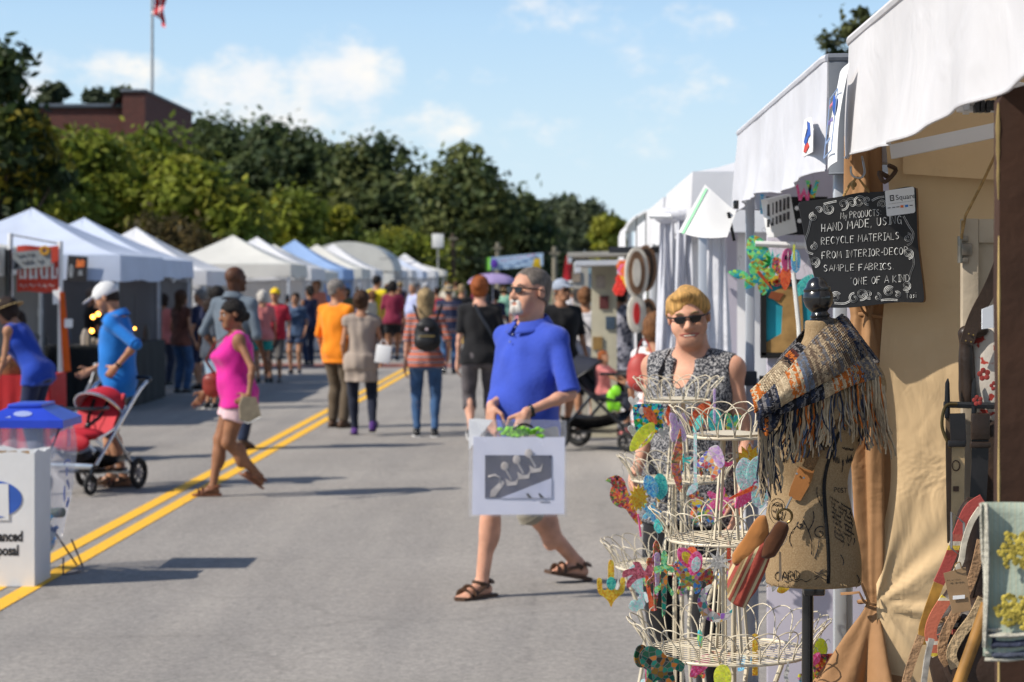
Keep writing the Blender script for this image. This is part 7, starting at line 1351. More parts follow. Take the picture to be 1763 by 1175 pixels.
strapm('bag_strap', 'grey rope strap with a ring hanging below the coral strap', 'strap', [at(1604, 1100, Zq-.1), at(1596, 1135, Zq-.1), at(1590, 1180, Zq-.1)], .012, mat('grey_rope', (.30, .28, .25), .9, .3, 60), .010, group='patterned straps on the bag pile')
kt = thing('kraft_tag', 'brown kraft price tag tied to a strap on the bag pile', 'tag', tuple(at(1648, 1020, Zq-.12))); w = MB(); w.prism([((x-1648)*Zq/F, -(y-1020)*Zq/F) for x, y in ((1625, 988), (1662, 978), (1672, 1050), (1640, 1056))], at(1648, 1020, Zq-.12), (1, 0, 0), (0, 0, 1), .002); w.build('tag_card', KRAFT, kt)
scribble(at(1631, 1002, Zq-.124), (1, 0, .1), (0, 0, 1), .03, .004, 1, .0006, INK, kt, seed=4); w = MB(); w.prism([(-.012, -.004), (.014, -.003), (.014, .005), (-.012, .004)], at(1650, 1029, Zq-.124), (1, 0, .05), (0, 0, 1), .001); w.build('white_label', MATS['white_paper'], kt); w = MB(); w.tube(cat([at(1645, 984, Zq-.122), at(1644, 974, Zq-.13), at(1652, 968, Zq-.13), at(1655, 978, Zq-.122)], 4), .0012, 5); w.build('tag_string', TWI, kt)
w = MB(); w.tube([at(1700, 1040, Zq-.2), at(1675, 1110, Zq-.2), at(1648, 1185, Zq-.2)], .014, 10); tag(w.build('timber_rod', mat('oiled_wood', (.30, .15, .035), .45, .3, 12), origin=tuple(at(1675, 1110, Zq))), 'honey coloured timber rod slanting below the towel', 'rod')
dbm = mat('dark_brown_leather', (.028, .014, .008), .5, .35, 9, bump=.2, bscale=60)
for i, (pr, lb) in enumerate((([s_ell(at(1672, 1010, Zq+.10), (.05, .05, .20)), s_ell(at(1660, 1120, Zq+.08), (.08, .05, .16)), s_noise(.004, 30, 3)], 'dark brown leather bag hanging deep in the bag pile'), ([s_ell(at(1700, 1120, Zq+.02), (.10, .06, .12)), s_ell(at(1745, 1160, Zq), (.12, .06, .10)), s_noise(.004, 30, 5)], 'dark leather bag slumped below the woven towel'), ([s_ell(at(1712, 800, Zk+.05), (.04, .03, .16)), s_noise(.003, 30, 6)], 'dark brown leather pouch behind the hanging belts'))):
 c_ = (np.array(pr[0][2])+np.array(pr[0][3]))/2; o = thing('leather_bag', lb, 'bag', tuple(c_), group='dark leather bags by the timber post'); b_ = sdf_obj('bag_body', pr, .008, dbm, o); b_.data.transform(Matrix.Translation(-o.location)); w = MB(); w.tube(bez(Vector(c_)+Vector((-.04, 0, .1)), Vector(c_)+Vector((0, 0, .3)), Vector(c_)+Vector((.04, 0, .1)), 8), .006, 6); w.build('handle', dbm, o)
for k in range(6):
 y_ = 1068+k*12; strapm('belt', ['tan', 'grey', 'rust', 'dark', 'cream', 'brown'][k]+' coiled belt in the stack behind the coral strap', 'belt', [at(1612+k*2, y_+4, Zq+.03), at(1640, y_-4, Zq-.02), at(1672, y_, Zq+.03)], .010, [TST, mat('grey_leather', (.2, .19, .17), .6), RST, DLE, MATS['ecru_strap'], LEA][k], .006, group='coiled belts in the stack')
dt = table('low table in dark cloth carrying the bag pile', 1.02, 2.4, 4.55, 5.1, .78, mat('dark_table_cloth', (.02, .013, .009), .8, .3, 4))
# ---- inside the second tent
PAN = mat('lilac_panel', (.50, .47, .55), .8, .04, 3); BLF = mat('black_frame', (.012, .012, .012), .4, .2, 6)
Zi = 8.6; wp = thing('hanging_board', 'pale lilac display panel hung with framed pictures', 'panel', (1.15, Zi, 0)); w = MB(); w.box((1.30, Zi, 1.12), (.96, .03, 2.16), None, .004); w.build('panel_board', PAN, wp)
def frame(label, x0, y0, x1, y1, inner, d=0):
 a, b = at(x0, y1, Zi-.04-d), at(x1, y0, Zi-.04-d); c_ = (a+b)/2; o = thing('framed_picture', label, 'picture', tuple(c_), group='framed pictures on the lilac panel'); W_, H_ = b.x-a.x, b.z-a.z; w = MB()
 for q, s_ in (((-W_/2, 0), (.022, H_)), ((W_/2, 0), (.022, H_)), ((0, H_/2), (W_+.02, .022)), ((0, -H_/2), (W_+.02, .022))): w.box(c_+Vector((q[0], 0, q[1])), (s_[0], .03, s_[1]))
 w.build('frame', BLF, o); w = MB(); w.box(c_+Vector((0, .006, 0)), (W_-.01, .01, H_-.01)); w.build('canvas', inner, o); return o, c_, W_, H_
o, c_, W_, H_ = frame('turquoise painting of a tan long necked animal in a black frame', 1314, 486, 1402, 612, mat('turquoise_paint', (.015, .30, .40), .7, .2, 6))
w = MB(); w.prism([(-.10, -.14), (-.10, -.10), (-.03, -.06), (-.025, .05), (-.06, .075), (-.075, .10), (-.03, .125), (.02, .13), (.05, .10), (.055, .02), (.06, -.08), (.09, -.14)], c_+Vector((0, -.004, 0)), (1, 0, 0), (0, 0, 1), .006); w.build('painted_animal', mat('tan_paint', (.34, .20, .07), .8, .25, 14), o); w = MB(); w.prism([(-.085, .085), (-.04, .07), (-.02, .10), (-.07, .11)], c_+Vector((0, -.009, 0)), (1, 0, 0), (0, 0, 1), .004); w.build('painted_muzzle', mat('rust_paint', (.22, .06, .02), .8), o)
frame('smaller black framed picture below the turquoise painting', 1312, 652, 1402, 760, mat('violet_paint', (.25, .22, .30), .7, .3, 5));
ltm = mat('silver_letters', (.05, .05, .055), .4, .6, 60, spec=.6)
p = at(1341, 372, 8.2); o = thing('letter_block', 'white box sign with dark embossed letters under the second canopy', 'sign', tuple(p)); w = MB(); w.box(p, (.11, .05, .15), Matrix.Rotation(R(28), 3, 'Z') @ Matrix.Rotation(R(-12), 3, 'Y'), .004); w.build('box_body', MATS['white_paper'], o); w = MB()
for k in range(6): w.box(p+Vector((-.045+.016*k, -.045+.007*k, .02+.006*k)), (.009, .012, .045)); w.box(p+Vector((-.045+.016*k, -.045+.007*k, -.03+.006*k)), (.010, .012, .03))
w.build('embossed_letters', ltm, o)
p = at(1372, 372, 8.4); w = MB(); w.box(p, (.24, .01, .15)); o = thing('dotted_cloth', 'black cloth with white dots hanging deep under the second canopy', 'cloth', tuple(p)); w.build('cloth_sheet', DKF, o); w = MB()
for k in range(14): w.lathe([(.001, 0), (.009, 0), (.009, .003), (.001, .003)], p+Vector((-.10+.033*(k % 7)+.01*(k//7), -.006, .03-.05*(k//7))), 10, Matrix.Rotation(R(90), 3, 'X'))
w.build('dot_print', MATS['white_paper'], o)
w = MB(); w.tube([at(1300, 420, 8.3), at(1400, 424, 8.3)], .012, 8); tag(w.build('hanging_rail', WHM, origin=tuple(at(1350, 422, 8.3))), 'white rail under the second canopy from which bright ornaments hang', 'rail'); w = MB(); w.tube([at(1366, 470, 7.6), at(1375, 560, 7.6), at(1380, 650, 7.6)], .008, 6); tag(w.build('cord', mat('white_cord', (.65, .65, .62), .8), origin=tuple(at(1375, 560, 7.6))), 'white cord hanging in front of the turquoise painting', 'cord')
# white cloths draped over the third tent's frame, garment rail, hanging ovals and booth wares beyond
DRP = wrinkle_mat('white_drape', (.70, .71, .76), .25, .6, big=6)
for i, (xa, xb, ya, yb, zz, lb) in enumerate(((1128, 1172, 372, 640, 12.6, 'long white cloth hanging at the outer edge, beside the hanging ovals'), (1158, 1200, 366, 600, 12.3, 'white cloth gathered in the middle of the three drapes'), (1196, 1262, 372, 640, 12.0, 'white cloth nearest the second canopy leg'))):
 t_ = thing('white_drape', lb, 'drape', tuple(at((xa+xb)/2, ya, zz)), group='white cloths draped beyond the second canopy'); a, b = at(xa, yb, zz), at(xb, ya, zz); w = MB()
 w.sheet(lambda u, v: (a.x+(b.x-a.x)*(u*(.55+.45*v)+(.2*(1-v))), zz+(.05*math.sin(u*(13+3*i)+v*3+i*2)*(.5+.5*v)+.04*math.sin(u*7-v*6+i)+.02*math.sin(u*31+v*4))*(.25 if i == 2 else 1), b.z-(b.z-a.z)*v), 40, 20); w.build('drape_cloth', DRP, t_, sharp=180); w = MB(); w.ball(((a.x+b.x)/2, zz-.02, b.z), (.09, .07, .05), 10, 7); w.build('drape_knot', DRP, t_)
w = MB(); w.tube([at(1120, 372, 12.45), at(1262, 374, 12.1)], .016, 8); tag(w.build('drape_rail', ALU, origin=tuple(at(1190, 373, 12.3))), 'metal rail carrying the white drapes', 'rail')
w = MB(); w.box((1.0, 13.1, 1.05), (.06, .9, 2.1)); tag(w.build('partition', PAN, origin=(1.0, 13.1, 0)), 'lavender partition panel behind the white drapes', 'partition')
OVB = mat('oval_wood', (.20, .11, .06), .5, .3, 9); OVW = mat('oval_white', (.62, .58, .5), .5, .1, 9)
for i, (x, y, hh_, lb) in enumerate(((1096, 470, 44, 'long oval tray with brown and white bands hanging highest'), (1112, 462, 40, 'dark oval tray hanging behind the highest banded one'), (1096, 540, 34, 'oval tray with a red centre hanging below the banded one'), (1116, 548, 34, 'dark oval tray beside the red centred one'))):
 Zo = 17.0+.3*(i % 2); c_ = at(x, y, Zo); t_ = thing('hanging_tray', lb, 'tray', tuple(c_), group='oval trays hanging at a right booth'); ov = lambda rx, rz: [(rx*math.cos(a), rz*math.sin(a)) for a in [2*math.pi*k/28 for k in range(28)]]; rz = hh_*Zo/F; rx = rz*.46
 w = MB(); w.prism(ov(rx, rz), c_, (1, .2, 0), (0, 0, 1), .04); w.build('tray_body', OVB if i % 2 else OVW, t_); w = MB(); w.prism(ov(rx*.72, rz*.85), c_+Vector((0, -.026, 0)), (1, .2, 0), (0, 0, 1), .01); w.build('tray_band', OVB if i == 0 else OVW if i == 2 else DLE, t_); w = MB(); w.prism(ov(rx*.36, rz*.55), c_+Vector((0, -.034, 0)), (1, .2, 0), (0, 0, 1), .01); w.build('tray_centre', mat('tray_red', (.5, .02, .02), .5) if i == 2 else OVW if i == 0 else OVB, t_)
 w = MB(); w.tube([c_+Vector((0, 0, rz)), c_+Vector((0, .02, rz+.25))], .005, 5); w.build('hanger', BLK, t_)
w = MB(); w.box((.62, 17.35, 1.0), (.05, .05, 2.0)); w.box((.62, 17.35, 2.0), (.5, .05, .05)); tag(w.build('display_stand', IRON, origin=(.62, 17.35, 0)), 'dark upright stand from which the oval trays hang', 'stand')
rnd = random.Random(15); cl_ = [((.6, .12, .02), 'orange'), ((.55, .03, .02), 'red'), ((.65, .4, .03), 'yellow'), ((.6, .12, .25), 'pink')]
for k in range(12):
 x, y = rnd.uniform(1062, 1086), rnd.uniform(455, 500); c_ = at(x, y, 21.0+rnd.uniform(-.2, .2)); j = k % 4; w = MB()
 for q in range(6): a = q*1.047; w.ball(c_+Vector((.035*math.cos(a), -.01, .035*math.sin(a))), (.03, .02, .03), 6, 4)
 w.ball(c_+Vector((0, -.02, 0)), .022, 6, 4); tag(w.build('cloth_flower', mat('flower_'+cl_[j][1], cl_[j][0], .8, .2, 9), origin=tuple(c_)), f'bright {cl_[j][1]} flower in the hanging bunch under the grey edged awning', 'flower', f'{cl_[j][1]} flowers hanging under the awning')
for i, (x, y0_, y1_, Z_, wd, c_, lb) in enumerate(((1000, 455, 560, 26, 26, (.45, .42, .36), 'pale display panel under the beige awning'), (1040, 462, 640, 23, 44, (.52, .48, .36), 'cream display wall beyond the blotchy grey blouse woman'), (1015, 462, 520, 30, 22, (.16, .25, .30), 'blue-green picture board under the beige awning'))):
 p = at(x, y0_, Z_); q = at(x, y1_, Z_); t_ = thing('display_board', lb, 'board', (p.x, Z_, 0), group='display boards of the right booths'); w = MB(); w.box((p.x, Z_, (p.z+.05)/2+.02), (wd*Z_/F, .04, p.z-.05)); w.build('board_face', mat('board_%d' % i, c_, .8, .1, 4), t_); w = MB()
 for k in range(6): w = MB(); w.box((p.x+rnd.uniform(-.4, .4)*wd*Z_/F*.8, Z_-.03, p.z-.15-.22*k), (.10, .02, .14)); w.build('pinned_ware', WARE[(i*2+k) % 6], t_)
# ------------------------------------------------------------------ tiered wire stands
CRM = mat('cream_paint', (.55, .47, .34), .45, .2, 9, col2=(.66, .59, .45), spec=.45)
def _rust():
 nt, b, L = nodes_of(CRM); tc = nt.nodes['Texture Coordinate']; n = nt.nodes.new('ShaderNodeTexNoise'); n.inputs['Scale'].default_value = 16; n.inputs['Detail'].default_value = 6; n.inputs['Roughness'].default_value = .75; L(tc.outputs['Object'], n.inputs['Vector'])
 r = nt.nodes.new('ShaderNodeValToRGB'); L(n.outputs[0], r.inputs[0]); r.color_ramp.elements[0].position = .62; r.color_ramp.elements[1].position = .70; r.color_ramp.elements[0].color = (0, 0, 0, 1); r.color_ramp.elements[1].color = (1, 1, 1, 1)
 mx = nt.nodes.new('ShaderNodeMix'); mx.data_type = 'RGBA'; L(r.outputs[0], mx.inputs[0]); L(nt.nodes['Color Ramp'].outputs[0], mx.inputs[6]); mx.inputs[7].default_value = (.17, .07, .03, 1); L(mx.outputs[2], b.inputs['Base Color'])
_rust()
TIERS = [(1.322, .108, .050, .082, 16), (1.052, .160, .052, .084, 21), (.757, .214, .055, .088, 26)]
def wire_stand(label, X, Y, seed):
 t = thing('wire_stand', label, 'display stand', (X, Y, 0), group='cream tiered wire stands'); rnd = random.Random(seed)
 for zi, (z, rb, fl, hh_, n) in enumerate(TIERS):
  w = MB(); w.tube([(X+rb*math.cos(2*math.pi*k/56), Y+rb*math.sin(2*math.pi*k/56), z) for k in range(56)], .0042, 8, closed=True); w.build('base_ring', CRM, t)
  w = MB(); a_off = rnd.random()
  for k in range(n):
   a0, a1 = 2*math.pi*(k+a_off)/n, 2*math.pi*(k+2.0+a_off)/n; pts = []
   for q in range(15):
    f = q/14; hgt = math.sin(math.pi*f)**.62; am = a0+(a1-a0)*(f*f*(3-2*f)*.55+f*.45); r_ = rb+fl*hgt**1.5+rnd.uniform(-.0012, .0012); pts.append((X+r_*math.cos(am), Y+r_*math.sin(am), z+hh_*hgt+rnd.uniform(-.001, .001)))
   w.tube(pts, .0017, 5, cap=False)
  w.build('arch_wires', CRM, t)
  w = MB(); m_ = int(rb*2/.023); ang = .25+zi*.3
  for k in range(1, m_):
   d = -rb+2*rb*k/m_; l = math.sqrt(rb*rb-d*d); u = Vector((math.cos(ang), math.sin(ang), 0)); v = Vector((-u.y, u.x, 0)); c = Vector((X, Y, z+.001)); w.tube([c+u*d-v*l, c+u*d+v*l], .0014, 5)
  for k in range(2): u = Vector((math.cos(ang+k*1.57), math.sin(ang+k*1.57), 0)); c = Vector((X, Y, z-.003)); w.beam(c-u*rb, c+u*rb, .009, .004)
  w.build('floor_wires', CRM, t)
 w = MB(); w.lathe([(.001, 1.326), (.085, 1.326), (.088, 1.330), (.03, 1.336), (.001, 1.336)], (X, Y, 0), 28); w.build('top_plate', CRM, t)
 for k in range(4):                                                # bundled uprights that spread between the tiers
  a = .5+k*1.5708; u = Vector((math.cos(a), math.sin(a), 0)); w = MB()
  for (z1, r1, z0, r0) in ((1.32, .022, 1.052, .045), (1.052, .03, .757, .06)): w.beam(Vector((X, Y, z1))+u*r1, Vector((X, Y, z0))+u*r0, .008, .004)
  w.tube([Vector((X, Y, 1.05))+u*.018, Vector((X, Y, .76))+u*.018, Vector((X, Y, .30))+u*.018], .0045, 6); w.build('upright', CRM, t)
 for k in range(3):
  a = 1.2+k*2.094; u = Vector((math.cos(a), math.sin(a), 0)); w = MB(); w.tube(cat([Vector((X, Y, .757))+u*.20, Vector((X, Y, .55))+u*.12, Vector((X, Y, .30))+u*.15, Vector((X, Y, .012))+u*.25, Vector((X, Y, .02))+u*.28], 6), .0065, 8); w.build('leg', CRM, t)
 return t
XF, YF = (1255-VX)*5.6/F, 5.6; XB, YB = (1168-VX)*7.3/F, 7.3
wire_stand('cream three tier wire stand standing beside the dress form, nearer of the two', XF, YF, 1)
wire_stand('cream three tier wire stand farther from the dress form, before the speckled blouse', XB, YB, 4)
# ------------------------------------------------------------------ resin ornaments
def circ(r, n=24, cx=0, cy=0, a0=0): return [(cx+r*math.cos(a0+2*math.pi*k/n), cy+r*math.sin(a0+2*math.pi*k/n)) for k in range(n)]
def star(n, r0, r1): return [((r0 if k % 2 == 0 else r1)*math.cos(math.pi*k/n+1.57), (r0 if k % 2 == 0 else r1)*math.sin(math.pi*k/n+1.57)) for k in range(2*n)]
def sm(P, n=5): return [(p.x, p.y) for p in cat([(a, b, 0) for a, b in P], n, True)]
SH = {
 'bird': sm([(-.34, .40), (-.22, .47), (-.10, .49), (.02, .40), (.08, .24), (.16, .02), (.26, -.22), (.40, -.48), (.31, -.52), (.16, -.34), (.06, -.20), (-.08, -.16), (-.20, -.08), (-.26, .06), (-.25, .20), (-.22, .30)], 4),
 'beak': [(-.34, .40), (-.22, .44), (-.22, .35)],
 'sun': star(13, .5, .33), 'flower': [(.5*(.72+.28*math.cos(5*a))*math.cos(a), .5*(.72+.28*math.cos(5*a))*math.sin(a)) for a in [2*math.pi*k/60 for k in range(60)]],
 'wing': sm([(-.1, -.35), (-.28, -.1), (-.30, .25), (-.12, .5), (.10, .38), (.18, .05), (.12, -.2)]), 'wing2': sm([(0, .3), (.25, .15), (.3, -.1), (.12, -.35), (-.1, -.2), (-.12, .1)]),
 'butterfly': sm([(0, .12), (.12, .40), (.36, .48), (.44, .28), (.30, .06), (.40, -.14), (.30, -.40), (.10, -.28), (0, -.10), (-.10, -.28), (-.30, -.40), (-.40, -.14), (-.30, .06), (-.44, .28), (-.36, .48), (-.12, .40)], 4),
 'dragonfly': sm([(-.04, .5), (.04, .5), (.06, .28), (.45, .34), (.48, .20), (.08, .14), (.42, .02), (.38, -.10), (.05, .02), (.035, -.5), (-.035, -.5), (-.05, .02), (-.38, -.10), (-.42, .02), (-.08, .14), (-.48, .20), (-.45, .34), (-.06, .28)], 3),
 'body': sm([(-.05, .3), (.05, .3), (.06, .05), (.025, -.5), (-.025, -.5), (-.06, .05)]),
 'fish': sm([(-.30, -.02), (-.18, .12), (.0, .30), (.20, .42), (.34, .30), (.40, .05), (.30, -.25), (.10, -.45), (.06, -.22), (-.10, -.12), (-.30, -.12)]), 'fin': sm([(.02, .32), (.22, .44), (.36, .28), (.42, .0), (.3, -.12), (.14, .1)]),
 'feather': sm([(.12, .5), (.06, .34), (-.02, .12), (-.06, -.1), (0, -.32), (.10, -.5), (.14, -.30), (.10, -.08), (.16, .12), (.14, .3)]), 'strip': [(-.03, -.5), (.03, -.5), (.03, .5), (0, .52), (-.03, .5)],
 'seahorse': sm([(-.02, .5), (.12, .46), (.22, .36), (.12, .30), (.16, .12), (.15, -.08), (.06, -.24), (.10, -.36), (.02, -.42), (-.06, -.36), (0, -.30), (.0, -.26), (-.08, -.30), (-.12, -.42), (0, -.52), (.16, -.46), (.20, -.30), (-.0, -.05), (-.12, .08), (-.14, .30), (-.10, .44)], 3),
 'palm': sm([(0, .28), (.10, .5), (.22, .46), (.14, .36), (.36, .40), (.44, .22), (.26, .28), (.40, .10), (.36, -.02), (.16, .16), (.06, .16), (-.16, .12), (-.34, -.06), (-.36, .08), (-.24, .22), (-.44, .16), (-.42, .30), (-.2, .36), (-.24, .46), (-.1, .46)], 3), 'trunk': sm([(-.01, .2), (.06, .18), (.10, -.1), (.18, -.36), (.22, -.5), (.08, -.5), (.06, -.34), (.02, -.1)]),
 'cactus': sm([(-.06, .5), (.06, .5), (.07, .05), (.10, -.12), (.20, -.10), (.22, .12), (.32, .12), (.30, -.18), (.18, -.28), (.06, -.40), (.0, -.52), (-.06, -.40), (-.18, -.28), (-.30, -.18), (-.32, .12), (-.22, .12), (-.20, -.10), (-.10, -.12), (-.07, .05)], 3),
 'lizard': sm([(.0, .5), (.05, .40), (.04, .28), (.14, .24), (.13, .16), (.05, .18), (.06, -.02), (.14, -.12), (.12, -.20), (.04, -.10), (.02, -.34), (-.03, -.52), (-.04, -.30), (-.05, -.10), (-.14, -.18), (-.15, -.08), (-.06, .0), (-.05, .16), (-.14, .14), (-.15, .24), (-.05, .28), (-.05, .42)], 3),
 'moon': [(.5*math.cos(a), .5*math.sin(a)) for a in [1.9+k*.16 for k in range(24)]]+[(.13+.40*math.cos(a), .12+.40*math.sin(a)) for a in [1.9+.16*23-.1-k*.152 for k in range(23)]],
 'heart': sm([(0, .22), (.16, .40), (.38, .34), (.42, .10), (.2, -.2), (0, -.45), (-.2, -.2), (-.42, .10), (-.38, .34), (-.16, .40)]),
 'leaf': sm([(.38, .48), (.44, .2), (.30, -.12), (-.05, -.38), (-.42, -.50), (-.40, -.2), (-.20, .16), (.08, .40)]), 'square': sm([(-.46, .46), (0, .49), (.46, .46), (.48, 0), (.46, -.40), (.1, -.48), (-.3, -.46), (-.42, -.3), (-.48, .1)], 3),
 'turtle': sm([(-.5, .30), (-.3, .48), (-.05, .40), (.1, .25), (.35, .18), (.5, .05), (.42, -.10), (.25, -.05), (.28, -.35), (.12, -.48), (.05, -.3), (-.15, -.28), (-.25, -.5), (-.40, -.4), (-.3, -.1), (-.45, .05)], 4),
 'snow': star(9, .5, .20), 'peace': circ(.5, 28), 'oval': [(.36*math.cos(a), .5*math.sin(a)) for a in [2*math.pi*k/24 for k in range(24)]], 'letter_w': [(-.5, .5), (-.34, .5), (-.22, -.2), (0, .3), (.2, -.2), (.34, .5), (.5, .5), (.3, -.5), (.14, -.5), (0, -.1), (-.16, -.5), (-.32, -.5)], 'letter_v': [(-.4, .5), (-.18, .5), (0, -.1), (.18, .5), (.4, .5), (.12, -.5), (-.12, -.5)]}
P_ = dict(fire=[(.55, .07, .03), (.62, .2, .03), (.30, .05, .16), (.5, .35, .03), (.18, .05, .10), (.62, .14, .05), (.12, .3, .1), (.45, .03, .04)], gold=[(.78, .46, .03), (.85, .58, .10), (.7, .36, .02)], teal=[(.05, .46, .44), (.08, .55, .50), (.2, .6, .55), (.03, .36, .42)], sky=[(.1, .4, .75), (.25, .6, .8), (.05, .3, .6), (.5, .72, .8)], jewel=[(.01, .16, .45), (.0, .42, .40), (.02, .30, .06), (.6, .34, .02), (.02, .05, .16), (.0, .5, .6), (.05, .25, .1)], lime=[(.62, .72, .03), (.55, .66, .05), (.7, .75, .12), (.58, .6, .1)], silver=[(.50, .49, .47), (.44, .43, .42), (.56, .55, .52)], ember=[(.5, .12, .03), (.35, .08, .06), (.55, .3, .1), (.2, .2, .08), (.5, .2, .25)], lilac=[(.55, .40, .68), (.66, .52, .74), (.48, .34, .6), (.72, .66, .74)], coral=[(.68, .25, .08), (.75, .62, .5), (.15, .15, .5), (.7, .4, .12), (.5, .08, .1), (.55, .4, .2)], aqua=[(.35, .68, .58), (.62, .55, .6), (.4, .7, .66), (.72, .6, .66)], orange=[(.70, .14, .04), (.75, .2, .05), (.62, .10, .03)], pink=[(.75, .12, .34), (.8, .25, .45), (.7, .08, .25)], party=[(.72, .5, .03), (.05, .25, .7), (.75, .2, .45), (.72, .6, .05), (.35, .04, .08), (.1, .4, .2), (.7, .3, .05)], maroon=[(.42, .08, .14), (.5, .14, .2), (.36, .06, .10)], green=[(.10, .36, .16), (.2, .5, .3), (.3, .45, .1), (.05, .25, .15)], gem=[(.6, .58, .54), (.25, .1, .4), (.05, .3, .3), (.6, .1, .12), (.6, .62, .6), (.62, .4, .1), (.64, .62, .6)], deep=[(.01, .09, .05), (.45, .16, .02), (.02, .22, .16), (.03, .04, .03), (.35, .2, .03), (.0, .14, .10)], garden=[(.2, .6, .25), (.1, .5, .3), (.45, .62, .15), (.05, .45, .55), (.6, .35, .05)])
PS = dict(fire=150, jewel=105, party=95, gem=80, deep=72, coral=105, garden=85, lilac=200, ember=150)
P_ = {k: [tuple(min(.94, 1.45*q+.03) for q in c) if k not in ('jewel', 'deep') else tuple(q*1.3 for q in c) for c in v] for k, v in P_.items()}
MO = {k: mosaic('chips_'+k, v, PS.get(k, 250), gw=.05 if k in ('gem', 'coral', 'party', 'deep') else .01, grout=(.62, .60, .56) if k != 'deep' else (.2, .2, .18), see=.2, transm=.5 if k in ('aqua', 'teal', 'sky', 'lime', 'green', 'garden', 'gold', 'pink', 'orange', 'lilac') else .3) for k, v in P_.items()}
OG = 'glittering resin ornaments'
def ornament(label, px, py, hpx, shape, m, yaw=0, Y=5.5, roll=0, extra=(), wx=1.0, group=OG, top=None, kind='ornament'):
 c = at(px, py, Y); s = hpx*Y/F*(.86 if Y < 7.5 else 1); o = thing('hanging_ornament', label, kind, tuple(c), group=group)
 u0 = Vector((math.cos(R(yaw)), math.sin(R(yaw)), 0)); v0 = Vector((0, 0, 1)); cr_, sr = math.cos(R(roll)), math.sin(R(roll)); u, v = u0*cr_+v0*sr, v0*cr_-u0*sr
 P = [(a*s*wx, b*s) for a, b in SH[shape]]; w = MB(); w.prism(P, c, u, v, .0045); w.build(shape if shape not in ('letter_w', 'letter_v') else 'letter', MO[m], o, sharp=30)
 for e in extra:
  sh, mm, dx, dy, k = e[:5]; rr = R(e[5]) if len(e) > 5 else 0; P = [((a*math.cos(rr)-b*math.sin(rr))*k*s*wx+dx*s, (a*math.sin(rr)+b*math.cos(rr))*k*s+dy*s) for a, b in SH[sh]]; w = MB(); w.prism(P, c-Vector((u0.y, -u0.x, 0))*-.0045+Vector((0, -.002, 0)), u, v, .003); w.build(sh, MO.get(mm) or MATS[mm], o, sharp=30)
 tp = c+v*max(b for a, b in P)*0+Vector((0, 0, .47*s)); hz = at(px, top, Y).z if top else tp.z+.035
 w = MB(); w.tube(cat([tp, tp+Vector((.004, 0, (hz-tp.z)*.4)), tp+Vector((-.003, 0, (hz-tp.z)*.8)), (tp.x+.006, tp.y, hz+.006), (tp.x+.012, tp.y, hz-.004)], 4), .0009, 4); w.build('hook_wire', STEEL, o)
 return o
mat('bead_black', (.01, .01, .012), .2)
Zb_ = YB-.22
O = ornament
O('orange-red glitter bird with a green beak at the edge of the far stand', 1072, 860, 98, 'bird', 'fire', 8, Zb_, extra=(('beak', 'green', -.03, -.01, 1.0), ('oval', 'bead_black', -.12, .42, .07)), top=800)
O('golden sun ornament beside the orange-red bird', 1099, 858, 56, 'sun', 'gold', 20, Zb_-.05, wx=.8); O('thin pink strip dangling below the golden sun', 1101, 905, 46, 'strip', 'pink', 30, Zb_-.05, roll=8)
O('teal butterfly with a blue upper wing under the far stand', 1140, 842, 62, 'wing', 'teal', 12, Zb_, extra=(('wing', 'sky', -.30, .05, .9, 20),)); O('sky blue flower ornament under the teal butterfly', 1121, 882, 42, 'flower', 'sky', 10, Zb_); O('small teal wing ornament hanging below the sky blue flower', 1131, 905, 44, 'wing2', 'teal', -15, Zb_)
O('blue and green chip tile with a red stripe hanging under the top tier', 1116, 722, 62, 'square', 'jewel', 6, Zb_, extra=(('leaf', 'orange', .05, .12, .55, 80), ('oval', 'silver', -.22, .28, .25))); O('lime yellow leaf ornament below the blue and green tile', 1106, 752, 58, 'leaf', 'lime', 10, Zb_-.03, extra=(('strip', 'coral', .12, -.12, .75, -42),))
for i, (x, y, lb) in enumerate(((1091, 692, 'silver heart left of the top tier basket'), (1090, 742, 'silver heart hanging left of the lime leaf'), (1142, 746, 'silver heart hanging right of the lime leaf'))): O(lb, x, y, 26, 'heart', 'silver', 15*i, Zb_)
O('lavender butterfly behind the upper near basket', 1168, 738, 66, 'butterfly', 'lilac', 25, Zb_+.12, wx=.7); O('orange leaf ornament behind the upper near basket', 1205, 712, 50, 'leaf', 'orange', 0, Zb_+.15); O('rust feather behind the lavender butterfly', 1148, 712, 46, 'feather', 'orange', 0, Zb_+.2); O('blue-green wing seen through the upper near basket', 1235, 730, 60, 'wing', 'teal', 10, Zb_+.1); O('multicoloured wing seen through the arches of the upper near basket', 1262, 728, 40, 'butterfly', 'garden', 20, Zb_+.1)
O('mauve strip hanging from the top tier hook on the blouse side', 1230, 700, 70, 'strip', 'lilac', 20, Zb_)
O('long rust feather with a speckled middle between the two stands', 1161, 792, 125, 'feather', 'ember', 15, 5.42, wx=.85); O('slim rust leaf beside the long feather', 1170, 812, 90, 'feather', 'coral', 55, 5.45, wx=.6)
O('pale green edge-on strip in front of the orange chip fish', 1197, 792, 112, 'strip', 'aqua', 0, 5.36)
O('orange and purple chip fish with a sparkling lilac fin', 1218, 797, 82, 'fish', 'coral', -8, 5.42, extra=(('fin', 'lilac', .0, .0, 1.0),))
O('aqua and pink dragonfly with an orange body near the scarf', 1287, 822, 78, 'wing', 'aqua', 12, 5.36, extra=(('wing', 'aqua', .22, .12, .9, -30), ('wing2', 'aqua', .22, -.45, 1.0), ('body', 'orange', -.05, -.35, .9, -68)))
O('golden sunflower ornament half hidden by the scarf fringe', 1290, 795, 70, 'sun', 'gold', 15, 5.62); O('pink star ornament behind the aqua dragonfly', 1284, 850, 58, 'leaf', 'pink', 30, 5.58)
